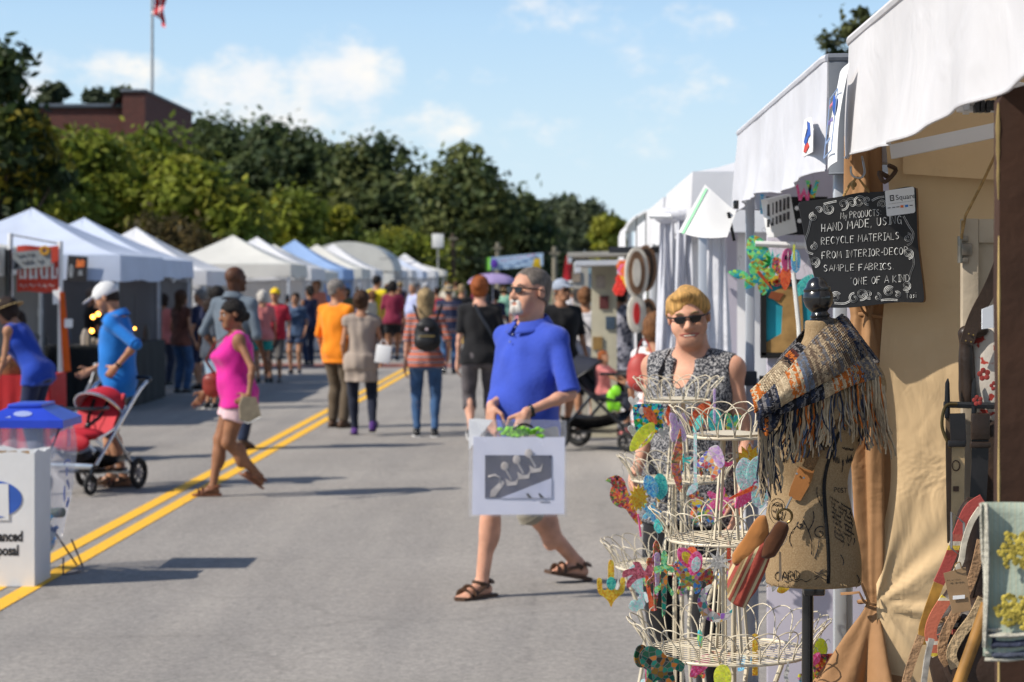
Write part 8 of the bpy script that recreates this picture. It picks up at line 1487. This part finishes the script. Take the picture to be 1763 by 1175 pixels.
O('pink flower with multicoloured chips between the two stands', 1238, 862, 58, 'flower', 'pink', 5, 6.4); O('multicoloured chip butterfly under the pink flower', 1212, 882, 62, 'butterfly', 'party', 10, 6.6); O('aqua strip ornament above the multicoloured butterfly', 1192, 842, 26, 'leaf', 'aqua', 0, 6.7)
O('long orange feather hanging right of the uprights', 1270, 865, 56, 'feather', 'orange', 0, 5.8)
O('yellow glitter cactus hanging at the outermost edge of the far stand', 1052, 1006, 88, 'cactus', 'gold', 10, Zb_-.05, extra=(('oval', 'teal', 0, .02, .30),), top=955); O('aqua seahorse ornament hanging beside the palm tree', 1093, 1012, 92, 'seahorse', 'aqua', 8, Zb_-.1, wx=1.1)
O('maroon palm tree ornament with an orange trunk', 1110, 1008, 100, 'palm', 'maroon', 8, 6.6, extra=(('trunk', 'orange', .02, -.02, .95),))
O('long lilac lizard ornament with gold speckles', 1130, 990, 138, 'lizard', 'ember', 25, 5.40, extra=(('body', 'lilac', 0, .1, .7),), top=905); O('long green lizard ornament beside the lilac one', 1144, 1004, 132, 'lizard', 'green', -15, 5.38, extra=(('body', 'deep', 0, -.05, .8),), top=930)
O('red edged butterfly wing under the middle near basket', 1186, 962, 58, 'wing', 'pink', 15, 5.44, roll=35, extra=(('wing', 'lime', .0, .0, .65),)); O('second red edged butterfly wing under the middle near basket', 1199, 975, 58, 'wing', 'pink', 5, 5.43, roll=-15, extra=(('wing', 'aqua', 0, 0, .65),))
O('silver glitter snowflake under the middle near basket', 1236, 968, 58, 'snow', 'silver', 10, 5.40); O('multicoloured chip gecko curled behind the red edged wings', 1190, 992, 76, 'turtle', 'party', 20, 6.2); O('multicoloured chip flower behind the silver snowflake', 1248, 1000, 52, 'flower', 'party', 0, 6.2)
O('crescent moon of white and jewel coloured chips', 1234, 1038, 78, 'moon', 'gem', 5, 5.42, top=990)
O('yellow chip butterfly showing below the hem of the dress form', 1348, 1016, 34, 'wing', 'gold', 0, 5.5, roll=-60); O('pink and blue chip wing below the hem of the dress form', 1385, 1012, 30, 'wing2', 'party', 0, 5.55, roll=60)
O('dark green and amber chip turtle under the lowest near basket', 1140, 1150, 92, 'turtle', 'deep', 10, 5.40); O('green edged oval with amber chips at the outer end of the lowest near basket', 1104, 1130, 46, 'oval', 'deep', 30, 5.5); O('pink thin strip beside the dark green turtle', 1112, 1160, 40, 'strip', 'pink', 0, 5.40)
O('lime green oval ornament under the lowest near basket', 1244, 1166, 50, 'oval', 'lime', 0, 5.38); O('yellow strip ornament under the lowest near basket', 1300, 1128, 82, 'strip', 'gold', 10, 5.6, wx=2.2); O('red and pink chip flower under the lowest near basket', 1240, 1128, 42, 'flower', 'fire', 0, 5.7); O('green leaf lying in the lowest near basket', 1205, 1100, 30, 'leaf', 'garden', 60, 5.62, roll=50)
O('pink pointed leaf right of the black stand pole', 1400, 1138, 34, 'leaf', 'pink', 0, 5.5); O('maroon and green chip panel beyond the black stand pole', 1422, 1150, 56, 'square', 'fire', 10, 5.6); O('yellow chip oval behind the maroon panel', 1412, 1118, 44, 'oval', 'lime', 20, 5.75); O('clear grey feather hanging from the lowest near basket', 1352, 1160, 50, 'feather', 'silver', 0, 5.40)
O('pink leaf hanging under the lowest near basket beside the uprights', 1205, 1146, 46, 'leaf', 'pink', 10, 5.75)
# ornaments under the second canopy
G2 = 'bright ornaments hanging under the second canopy'
O('big green wing ornament with blue flecks hanging highest under the second canopy', 1313, 440, 76, 'wing', 'garden', 0, 8.3, roll=20, wx=1.0, group=G2, top=395); O('green wing with an orange body hanging by the canopy leg', 1306, 482, 56, 'butterfly', 'garden', 10, 8.25, extra=(('body', 'orange', .1, .1, .8, 60),), group=G2, roll=-20); O('pale green wing poking out on the street side of the canopy leg', 1272, 472, 28, 'leaf', 'garden', 0, 8.2, group=G2, roll=-60)
O('teal snowflake hanging beside the big green wing', 1330, 452, 44, 'snow', 'teal', 0, 8.3, group=G2); O('yellow and red seahorse under the second canopy', 1336, 468, 50, 'seahorse', 'fire', 0, 8.28, group=G2); O('gold ring ornament under the second canopy', 1328, 478, 30, 'flower', 'gold', 0, 8.3, group=G2)
O('pink ring shaped peace ornament under the second canopy', 1356, 448, 40, 'peace', 'pink', 25, 8.2, wx=.6, group=G2, extra=(('strip', 'silver', 0, 0, .8), ('oval', 'bead_black', -.12, .1, .22), ('oval', 'bead_black', .12, .1, .22))); O('blue ring shaped peace ornament under the second canopy', 1370, 450, 40, 'peace', 'sky', 35, 8.15, wx=.5, group=G2, extra=(('strip', 'silver', 0, 0, .8),)); O('green clothes peg like strip on the blue ring', 1367, 436, 28, 'strip', 'lime', 0, 8.1, wx=2, group=G2); O('coral leaf tail hanging below the pink ring', 1352, 478, 34, 'leaf', 'orange', 0, 8.2, group=G2, roll=40)
O('teal strip ornament at the edge of the chalkboard', 1384, 492, 40, 'leaf', 'teal', 0, 8.2, group=G2); O('pink letter W hanging at the canopy edge', 1384, 332, 28, 'letter_w', 'pink', 0, 8.0, group=G2, kind='letter'); O('green letter V hanging at the canopy edge', 1399, 326, 30, 'letter_v', 'garden', 0, 8.0, group=G2, kind='letter'); O('blue beaded tassel under the canopy edge', 1312, 352, 34, 'strip', 'sky', 20, 8.6, wx=3, group=G2)
# many small pieces on every tier
rnd = random.Random(77); CN = dict(fire='fiery red', gold='golden', teal='teal', sky='sky blue', lime='lime', silver='silver', lilac='lilac', aqua='pale aqua', orange='orange', pink='hot pink', party='multicoloured', green='green', garden='grass green', coral='coral chip'); seen_ = set()
for X, Y, nm in ((XF, YF, 'near'), (XB, YB, 'far')):
 for zi, (z, rb, fl, hh_, n) in enumerate(TIERS):
  for k in range((7, 9, 9)[zi]):
   a = 2*math.pi*(k+rnd.random()*.6)/(7, 9, 9)[zi]+.4; sh = rnd.choice(['butterfly', 'heart', 'leaf', 'star_' if False else 'sun', 'feather', 'flower', 'dragonfly', 'fish', 'moon', 'oval', 'wing']); mm = rnd.choice(list(CN)); lb = f'small {CN[mm]} {sh} dangling from the {["top", "middle", "lowest"][zi]} {nm} basket'
   if lb in seen_: continue
   seen_.add(lb); r_ = rb+.012; y_ = Y+r_*math.sin(a); z_ = z-.055-rnd.random()*.04; x_ = X+r_*math.cos(a)
   O(lb, VX+x_*F/y_, VY+(CH-z_)*F/y_, rnd.uniform(.045, .075)*F/y_, sh, mm, rnd.uniform(-60, 60), y_, top=VY+(CH-z)*F/y_)
# ------------------------------------------------------------------ dress form
ZF = 5.0; kf = ZF/F; DFX = 0.0
def zc(py): return CH-(py-VY)*kf
ST = [(zc(1006), 1400, 82, .092), (zc(960), 1399, 83, .094), (zc(905), 1394, 78, .090), (zc(835), 1392, 66, .074), (zc(780), 1395, 74, .080), (zc(715), 1402, 92, .100), (zc(670), 1407, 97, .088), (zc(638), 1411, 80, .066), (zc(610), 1413, 50, .046), (zc(582), 1411, 28, .037), (zc(552), 1411, 26, .035)]
FORM = [s_loft([(z, (x-VX)*kf, -.004 if i not in (4, 5) else -.020, r*kf, ry) for i, (z, x, r, ry) in enumerate(ST)], Matrix.Translation((0, ZF, 0)), .02),
  s_ell(at(1350, 690, ZF-.062), (.050, .048, .058), None, .05), s_ell(at(1420, 700, ZF-.070), (.048, .046, .056), None, .05), s_ell(at(1500, 668, ZF+.01), (.036, .042, .06), None, .03), s_noise(.0008, 40, 3)]
fm0 = FORM[0][4]
def front(px_, py_, d=.0):
 """depth of the dress form's surface seen at a photo position (None off the form)"""
 Ys = np.linspace(4.72, 5.10, 120).astype(np.float32); x = (px_-VX)*Ys/F; z = CH-(py_-VY)*Ys/F; D = np.full(len(Ys), 1e3)
 for p in FORM[:4]: D = np.minimum(D, p[4](x, Ys, z))
 i = np.argmax(D < .002); return float(Ys[i])-d if D[i] < .002 else None
def onf(px_, py_, d=.0012):
 Y = front(px_, py_); return at(px_, py_, (Y if Y else 4.98)-d)
def burlap():
 m = mat('burlap', (.40, .28, .155), .95, .1, 5, spec=.1); nt, b, L = nodes_of(m); tc = nt.nodes.new('ShaderNodeTexCoord'); sp_ = nt.nodes.new('ShaderNodeSeparateXYZ'); L(tc.outputs['Object'], sp_.inputs[0]); outs = []
 wob = nt.nodes.new('ShaderNodeTexNoise'); wob.inputs['Scale'].default_value = 30; L(tc.outputs['Object'], wob.inputs['Vector'])
 for ax, fr in ((0, 2300), (2, 2300)):
  a = nt.nodes.new('ShaderNodeMath'); a.operation = 'MULTIPLY'; a.inputs[1].default_value = fr; L(sp_.outputs[ax], a.inputs[0]); a2 = nt.nodes.new('ShaderNodeMath'); a2.operation = 'MULTIPLY_ADD'; L(wob.outputs[0], a2.inputs[0]); a2.inputs[1].default_value = 9; L(a.outputs[0], a2.inputs[2]); s = nt.nodes.new('ShaderNodeMath'); s.operation = 'SINE'; L(a2.outputs[0], s.inputs[0]); outs.append(s.outputs[0])
 pr = nt.nodes.new('ShaderNodeMath'); pr.operation = 'MULTIPLY'; L(outs[0], pr.inputs[0]); L(outs[1], pr.inputs[1])
 nz = nt.nodes.new('ShaderNodeTexNoise'); nz.inputs['Scale'].default_value = 260; nz.inputs['Detail'].default_value = 2; L(tc.outputs['Object'], nz.inputs['Vector']); ad = nt.nodes.new('ShaderNodeMath'); ad.operation = 'MULTIPLY_ADD'; L(nz.outputs[0], ad.inputs[0]); ad.inputs[1].default_value = 2.2; L(pr.outputs[0], ad.inputs[2])
 rp = nt.nodes.new('ShaderNodeValToRGB'); L(ad.outputs[0], rp.inputs[0]); rp.color_ramp.elements[0].position = .3; rp.color_ramp.elements[1].position = 1.0; rp.color_ramp.elements[0].color = (.25, .165, .085, 1); rp.color_ramp.elements[1].color = (.52, .385, .23, 1);
 mr = nt.nodes.new('ShaderNodeMapRange'); L(ad.outputs[0], mr.inputs[0]); mr.inputs[1].default_value = -.2; mr.inputs[2].default_value = 2.4; L(mr.outputs[0], rp.inputs[0]); L(rp.outputs[0], b.inputs['Base Color'])
 bp_n = nt.nodes.new('ShaderNodeBump'); bp_n.inputs['Strength'].default_value = .5; bp_n.inputs['Distance'].default_value = .0015; L(ad.outputs[0], bp_n.inputs['Height']); L(bp_n.outputs[0], b.inputs['Normal']); return m
BUR = burlap()
df = thing('dress_form', 'burlap covered dress form printed with black script and topped by a black turned finial', 'dress form', ((1402-VX)*kf, ZF, 0))
b_ = sdf_obj('torso', FORM, .0045, BUR, df, 1); b_.data.transform(Matrix.Translation(-df.location))
BLW = mat('black_lacquer', (.010, .010, .011), .22, .2, 8, spec=.6, coat=.3)
Mt = Matrix.Rotation(R(-6), 3, 'Y'); w = MB(); w.lathe([(.001, -.012), (.038, -.012), (.0385, .002), (.036, .006), (.026, .009), (.022, .013), (.024, .017), (.020, .021), (.0185, .026), (.024, .032), (.032, .042), (.0355, .055), (.035, .066), (.031, .074), (.0325, .077), (.032, .081), (.026, .086), (.024, .092), (.018, .101), (.008, .107), (.001, .108)], at(1413, 556, ZF), 40, Mt); w.build('finial', BLW, df)
w = MB(); c_ = at(1391, 1006, ZF); w.tube([c_+Vector((0, 0, .01)), (c_.x-.006, ZF, .04)], .0135, 14); w.build('stand_pole', BLW, df); w = MB(); w.box(c_+Vector((.012, -.012, -.012)), (.05, .04, .024), None, .005); w.build('pole_clamp', BLW, df)
for k in range(3): a = .6+k*2.094; w = MB(); w.tube(cat([(c_.x-.006, ZF, .12), (c_.x-.006+.12*math.cos(a), ZF+.12*math.sin(a), .10), (c_.x-.006+.25*math.cos(a), ZF+.25*math.sin(a), .012)], 5), .010, 8); w.build('foot', BLW, df)
BRD = mat('black_braid', (.012, .012, .013), .9, .3, 200, bump=.8, bscale=400)
w = MB(); P = cat([(1447, 740, 0), (1436, 770, 0), (1425, 800, 0), (1419, 835, 0), (1421, 880, 0), (1425, 930, 0), (1427, 975, 0), (1426, 1005, 0)], 5); w.tube([onf(p.x, p.y, .001) for p in P], .0058, 6, flat=.45); w.build('braid_seam', BRD, df)
w = MB(); P = cat([(1440, 640, 0), (1470, 690, 0), (1485, 740, 0), (1478, 760, 0)], 4); w.tube([onf(p.x, p.y, .001) for p in P], .004, 6, flat=.45); w.build('arm_seam', BRD, df)
w = MB(); rnd = random.Random(9)
for k in range(46): x = 1322+160*k/45; p = at(x, 1005+rnd.uniform(-1, 3), (front(x, 1000) or 5.0)+.002); w.tube([p, p+Vector((rnd.uniform(-.008, .008), -.003, rnd.uniform(-.009, .001)))], .0007, 4)
w.build('frayed_hem', mat('burlap_thread', (.40, .28, .15), .95), df)
FINK = mat('print_ink', (.018, .017, .020), .9, .25, 120)
def ink(paths, th, nm):
 w = MB()
 for P in paths:
  Q = [onf(x, y, .0008) for x, y in P if front(x, y)]
  if len(Q) > 2: w.tube(Q, [th*(.5+.9*abs(math.sin(i*.9))) for i in range(len(Q))], 5, flat=.35)
 w.build(nm, FINK, df)
def script(x, y, wd, ht, slope, seed):
 rnd = random.Random(seed); out = []; cx_ = 0
 while cx_ < wd:
  lw = rnd.uniform(10, 26); P = []; t_ = 0
  while t_ < lw and cx_+t_ < wd:
   big = ht*(1.7 if rnd.random() < .12 else 1); P.append((x+(cx_+t_)*math.cos(slope)-0, y+(cx_+t_)*math.sin(slope)-big*(.5+.5*math.sin(t_*2.1+rnd.uniform(-.5, .5))))); t_ += .9
  if rnd.random() < .5: P.append((P[-1][0]-3, P[-1][1]+ht*1.6))
  out.append(P); cx_ += t_+rnd.uniform(3, 6)
 return out
pp_ = []
for k in range(9): pp_ += script(1429+k*1.0, 858+k*8.5, 44 if k < 7 else 30, 4.5, .55, 30+k)
ink(pp_, .0008, 'script_lettering')
pp_ = script(1340, 742, 30, 8, -.1, 2)+script(1385, 745, 24, 6, -.15, 3)+script(1440, 748, 60, 7, -.12, 4)+script(1450, 775, 45, 5, .1, 5)+script(1335, 800, 35, 9, -.25, 6)+script(1395, 775, 40, 8, -.1, 7)+script(1434, 795, 22, 14, .5, 8)+script(1460, 720, 30, 8, -.2, 44)+script(1456, 800, 28, 9, -.3, 46)
ink(pp_, .0010, 'script_lettering')
ink([[(1322+4*math.cos(a)*3.6+16, 880+22*math.sin(a)) for a in [k*.27 for k in range(24)]], [(1338+10*math.cos(a), 880+15*math.sin(a)) for a in [k*.3 for k in range(22)]]]+script(1330, 872, 18, 6, .1, 10)+script(1330, 884, 18, 6, .1, 11)+script(1331, 895, 16, 5, .1, 12), .0010, 'postmark_print')
def curl(x, y, l, bend, s): return [(x+bend*math.sin(t_*3.1)+l*.25*math.sin(t_*1.4)*s, y+l*t_) for t_ in [k/16 for k in range(17)]]
ink([curl(1407, 838, 34, -5, 1), curl(1400, 880, 34, 6, -1), curl(1382, 895, 60, 4, 1), curl(1372, 905, 36, -6, -1), swirl(1412, 918, 12, 1, 1.2), swirl(1378, 905, 7, 2, 1.1), curl(1410, 930, 32, 3, -1), curl(1447, 955, 18, 2, 1), curl(1475, 990, 14, 2, 1)], .0012, 'scroll_print')
ink([[(1402+k*2.4, 984+3*math.sin(k*.7+j)+j*6) for k in range(10)] for j in range(3)]+[[(1350+k*2.4, 1000+2*math.sin(k*.9)) for k in range(20)]], .0009, 'wave_print')
def block(s, x, y, h, wd, slope=0.0):
 out = []; adv = wd/len(s)
 for i, c in enumerate(s):
  for st in GLY.get(c, []): out.append([(q.x, q.y) for q in cat([(x+i*adv+gx*adv*1.15, y+slope*i*adv-gy*h, 0) for gx, gy in st], 4)])
 return out
ink(block('CARD', 1334, 1000, 15, 46, -.04), .0014, 'word_print'); ink(block('POST', 1437, 848, 8, 22, .05), .0008, 'word_print')
# ------------------------------------------------------------------ knitted scarf: every stitch a pair of yarn loops
YC = dict(c=(.50, .40, .27), t=(.38, .29, .19), g=(.16, .15, .15), n=(.028, .035, .06), k=(.018, .018, .022), o=(.46, .135, .03), r=(.10, .035, .03), b=(.17, .12, .085), s=(.15, .18, .24))
scf = thing('scarf', 'chunky fringed scarf in cream, grey, navy and orange yarn on the dress form', 'scarf', tuple(at(1400, 660, 4.95)))
YARN = attr_mat('yarn', 'tone', .95, spec=.1); KN = MB(); KB = MB(); rk_ = random.Random(12)
def knit(top, bot, cols, seed, bulge=.022, wst=.0054):
 A_ = cat([at(*p) for p in top], 12); B_ = cat([at(*p) for p in bot], 12); rnd = random.Random(seed)
 def pt(u, v):
  i = u*(len(A_)-1); a0 = A_[int(i)].lerp(A_[min(int(i)+1, len(A_)-1)], i-int(i)); j = u*(len(B_)-1); b0 = B_[int(j)].lerp(B_[min(int(j)+1, len(B_)-1)], j-int(j))
  p = a0.lerp(b0, v); q = math.sin(math.pi*v); return p+Vector((0, -(bulge*1.35)*q**.7+.004*math.sin(u*17+seed), .004*math.sin(u*11+seed)*q))
 KB.sheet(lambda u, v: pt(u, v)+Vector((0, .004, 0)), 30, 12)
 L_ = sum((pt((k+1)/30, .5)-pt(k/30, .5)).length for k in range(30)); W_ = sum((pt(.5, (k+1)/12)-pt(.5, k/12)).length for k in range(12)); nu, nv = max(6, int(L_/wst)), max(4, int(W_/(wst*1.05)))
 for i in range(nu):
  u = (i+.5)/nu; seg = [s for s in cols if u <= s[0]][0][1]; rowc = [YC[c] for c in seg]
  for j in range(nv):
   v = (j+.5)/nv; p = pt(u, v); du = (pt(min(1, u+.02), v)-pt(max(0, u-.02), v)).normalized(); dv = (pt(u, min(1, v+.03))-pt(u, max(0, v-.03))).normalized(); n_ = du.cross(dv); n_ = n_ if n_.y < 0 else -n_; n_.normalize()
   c = rowc[rnd.randrange(len(rowc))] if rnd.random() < .4 else rowc[(i//2) % len(rowc)]; k = rnd.uniform(.75, 1.25); c = tuple(q*k for q in c); hw_ = W_/nv
   for s in (-1, 1):
    ax = (du*.80+dv*s*.60).normalized(); sd_ = n_.cross(ax).normalized(); Mx = Matrix((ax, sd_, n_)).transposed(); KN.ball(p+dv*s*hw_*.25+n_*rnd.uniform(-.0004, .0008), (wst*.80, hw_*.27, hw_*.27), 6, 4, Mx, c)
knit([(1374, 590, 4.99), (1350, 614, 4.94), (1322, 642, 4.90), (1292, 672, 4.89)], [(1402, 608, 4.93), (1372, 640, 4.885), (1342, 674, 4.86), (1300, 712, 4.862)], [(.16, 'gk'), (.32, 'or'), (.42, 'kb'), (.80, 'ct'), (1, 'oc')], 3, .016)
knit([(1488, 600, 5.01), (1450, 622, 4.93), (1405, 655, 4.88), (1345, 692, 4.862)], [(1520, 650, 4.99), (1466, 664, 4.905), (1410, 690, 4.852), (1340, 716, 4.848)], [(.2, 'gt'), (.34, 'ots'), (.5, 'oc'), (.62, 'ct'), (1, 'kgn')], 5, .018)
knit([(1450, 540, 5.04), (1415, 568, 4.945), (1385, 602, 4.885), (1346, 648, 4.842), (1304, 692, 4.838)], [(1498, 618, 4.99), (1452, 640, 4.89), (1406, 666, 4.84), (1358, 692, 4.826), (1308, 724, 4.838)], [(.10, 'bgn'), (.40, 'btg'), (.52, 'tb'), (.60, 'sg'), (.72, 'oc'), (.82, 'ct'), (1, 'kng')], 7, .024)
knit([(1300, 700, 4.885), (1318, 704, 4.86), (1345, 704, 4.86)], [(1305, 742, 4.875), (1320, 750, 4.86), (1338, 732, 4.86)], [(.3, 'kn'), (.55, 'okn'), (1, 'kgn')], 9, .020)
knit([(1452, 545, 5.06), (1456, 548, 5.10), (1405, 552, 5.14), (1374, 580, 5.09), (1372, 597, 5.0)], [(1490, 614, 5.03), (1512, 625, 5.11), (1420, 640, 5.16), (1335, 640, 5.10), (1328, 642, 5.0)], [(.3, 'ng'), (.6, 'tb'), (1, 'gk')], 11, -.016)
o = KB.build('knit_backing', mat('dark_yarn', (.05, .042, .036), .95, .3, 60), scf); KN.build('knit_stitches', YARN, scf)
FRG = MB(); FRG2 = MB(); FRG3 = MB()
def fringe(mb, xs, ys, x1s, y1s, n, cols, Y0, seed, depth=.010):
 rnd = random.Random(seed)
 for k in range(n):
  f = k/(n-1)+rnd.uniform(-.04, .04); f = max(0, min(1, f)); x0_ = xs[0]+(xs[1]-xs[0])*f; y0_ = ys[0]+(ys[1]-ys[0])*f; x1_ = x1s[0]+(x1s[1]-x1s[0])*f+rnd.uniform(-9, 9); y1_ = (y1s[0]+(y1s[1]-y1s[0])*f)+rnd.uniform(-30, 14); P = []; ph = rnd.uniform(0, 6.28); am = rnd.uniform(1.5, 8); d_ = rnd.uniform(.2, 1)*depth; yy0 = Y0[0]+(Y0[1]-Y0[0])*f; prev = yy0
  for i in range(12):
   t_ = i/11; x = x0_+(x1_-x0_)*t_**1.25+am*math.sin(t_*6.5+ph)*t_; y = y0_+(y1_-y0_)*t_; h = front(x, y); tg = (h-.005-d_) if h else prev; Y = min(yy0+.02*t_, tg) if h else prev; prev = prev*.4+Y*.6; P.append(at(x, y, prev))
  c = YC[cols[rnd.randrange(len(cols))]]; kk = rnd.uniform(.7, 1.25); c = tuple(q*kk for q in c); r_ = rnd.uniform(.0013, .0021); mb.tube(P, [r_*(1+.22*math.sin(i*2.6)) for i in range(12)], 5, col=c)
  if rnd.random() < .6: mb.tube([q+Vector((.0016*math.sin(i*1.9+ph), -.0012+.0008*math.cos(i*1.9), 0)) for i, q in enumerate(P)], r_*.75, 5, col=tuple(q*.8 for q in c))
fringe(FRG, (1346, 1438), (712, 664), (1336, 1432), (790, 775), 56, 'nscccottcgcn', (4.85, 4.885), 1); fringe(FRG, (1350, 1420), (710, 678), (1340, 1425), (770, 760), 30, 'nkccto', (4.845, 4.87), 5)
fringe(FRG2, (1436, 1516), (660, 646), (1440, 1532), (745, 780), 50, 'ccttgcon', (4.90, 5.0), 2, .014); fringe(FRG2, (1500, 1522), (640, 664), (1512, 1534), (760, 775), 22, 'ccctt', (5.0, 5.02), 6, .014)
fringe(FRG3, (1306, 1340), (738, 742), (1310, 1342), (862, 838), 40, 'ccctccnt', (4.862, 4.862), 3, .012); fringe(FRG3, (1306, 1318), (738, 742), (1304, 1316), (850, 830), 10, 'nct', (4.85, 4.86), 8, .012)
for mb in (FRG, FRG2, FRG3): mb.build('fringe', YARN, scf)
# ------------------------------------------------------------------ cross body bag on the dress form
SUE = mat('suede', (.37, .15, .042), .95, .16, 9, bump=.08, bscale=260, spec=.1, sheen=.4); DSU = mat('dark_suede', (.075, .028, .012), .95, .25, 18, bump=.08, bscale=220, spec=.1, sheen=.3)
CANS = band_mat('striped_canvas', [(0, (.33, .055, .035)), (.34, (.28, .10, .06)), (.40, (.52, .42, .24)), (.50, (.33, .06, .04)), (.62, (.20, .12, .05)), (.72, (.42, .32, .16)), (.78, (.30, .07, .04)), (.9, (.50, .40, .22))], .062, 'X')
hb = thing('crossbody_bag', 'slouchy bag of red striped canvas with a brown suede flap slung on the dress form', 'bag', tuple(at(1290, 970, 4.86)))
Zg = 4.85
def addp(nm, prims, vox, m): b_ = sdf_obj(nm, prims, vox, m, hb); b_.data.transform(Matrix.Translation(-hb.location)); return b_
def ol(P): return [((x-VX)*Zg/F, CH-(y-VY)*Zg/F) for x, y in P]
bb_ = addp('bag_body', [s_poly(ol([(1262, 960), (1257, 975), (1253, 1000), (1251, 1030), (1255, 1036), (1266, 1044), (1282, 1049), (1287, 1045), (1294, 1032), (1303, 1020), (1309, 1006), (1316, 985), (1325, 950), (1330, 925), (1322, 915), (1300, 925), (1278, 940)]), Zg, .006, .026, .022), s_cap(at(1322, 940, Zg-.03), at(1283, 1040, Zg-.016), .004, .005, .012, 's'), s_cap(at(1300, 955, Zg-.03), at(1266, 1035, Zg-.02), .003, .004, .010, 's'), s_noise(.0020, 50, 7)], .0034, CANS)
bb_.data.transform(Matrix.Rotation(R(-24), 4, 'Y')); bb_.rotation_euler = (0, R(24), 0)
addp('flap', [s_poly(ol([(1316, 885), (1306, 886), (1298, 893), (1292, 902), (1280, 922), (1268, 940), (1260, 954), (1260, 966), (1263, 969), (1268, 968), (1272, 970), (1278, 966), (1283, 968), (1288, 964), (1292, 965), (1299, 957), (1307, 946), (1316, 931), (1324, 918), (1322, 902), (1319, 892)]), Zg-.020, .004, .012, .018), s_noise(.0022, 34, 3), s_noise(.0005, 190, 4)], .0028, SUE)
addp('tab_loop', [s_poly(ol([(1340, 896), (1333, 903), (1324, 919), (1318, 926), (1312, 940), (1309, 956), (1320, 959), (1332, 955), (1340, 942), (1350, 924), (1356, 908), (1353, 899)]), Zg-.024, .004, .011, .010), s_noise(.0014, 60, 5)], .003, DSU)
w = MB(); c_ = at(1351, 889, Zg-.012); w.tube([c_+Vector((.0165*math.cos(a), -.004*math.sin(a), .0165*math.sin(a))) for a in [2*math.pi*k/28 for k in range(28)]], .0030, 8, closed=True); w.build('ring', mat('antique_brass', (.16, .11, .045), .4, .3, 20, metal=.9), hb)
w = MB(); w.tube([at(1353, 877, Zg-.016), at(1358, 866, Zg-.018), at(1363, 856, Zg-.02)], .0022, 6); w.build('link', STEEL, hb)
tb = MB(); pl_ = [(1378, 801), (1385, 804), (1393, 803), (1402, 808), (1396, 830), (1386, 848), (1378, 862), (1369, 860), (1358, 853), (1362, 838), (1370, 818)]; cT = at(1380, 832, front(1380, 832)-.008); tb.prism([((x-1380)*kf, -(y-832)*kf) for x, y in pl_], cT, (1, -.05, 0), (0, 0, 1), .005); tb.build('leather_tab', SUE, hb, sharp=30)
for x, y in ((1372, 816), (1384, 823), (1361, 848), (1371, 853)): w = MB(); w.lathe([(.001, 0), (.0028, 0), (.0022, .0015), (.001, .002)], at(x, y, front(x, y)-.0105), 12, Matrix.Rotation(R(90), 3, 'X')); w.build('rivet', STEEL, hb)
WEB = mat('woven_web', (.30, .17, .075), .9, .35, 240, bump=.9, bscale=420)
sT = MB(); P = cat([(1390, 806, 0), (1400, 785, 0), (1408, 765, 0), (1425, 735, 0), (1455, 700, 0), (1490, 668, 0)], 5); vs, fs = [], []
for i, p in enumerate(P): vs += [onf(p.x-9, p.y-4, .006), onf(p.x+9, p.y+5, .006)]
for i in range(len(P)-1): fs.append((i*2, i*2+1, i*2+3, i*2+2))
sT.add(vs, fs); o = sT.build('web_strap', WEB, hb); so = o.modifiers.new('thick', 'SOLIDIFY'); so.thickness = .003; so.offset = 1
w = MB(); w.tube([at(1518, 690, 5.0), at(1505, 715, 5.03), at(1488, 745, 5.05), at(1470, 775, 5.05), at(1462, 800, 5.07)], [.010, .012, .011, .010, .008], 6, flat=.4); w.build('rear_strap', DSU, hb)
w = MB(); w.prism([(-.0022, .028), (.0022, .028), (.0042, -.038), (-.0025, -.038)], at(1343, 972, 4.84), (1, 0, 0), (0, 0, 1), .0015); w.build('wooden_tag', mat('pale_wood', (.44, .30, .18), .7, .15, 20), hb)
w = MB(); w.tube(cat([at(1322, 922, 4.828), at(1325, 932, 4.825), at(1336, 943, 4.828), at(1348, 938, 4.828), at(1355, 925, 4.83), at(1352, 905, 4.832)], 5), .0007, 4); w.tube([at(1341, 943, 4.828), at(1342, 952, 4.838)], .0006, 4); w.build('tag_thread', mat('grey_thread', (.5, .5, .48), .8), hb)
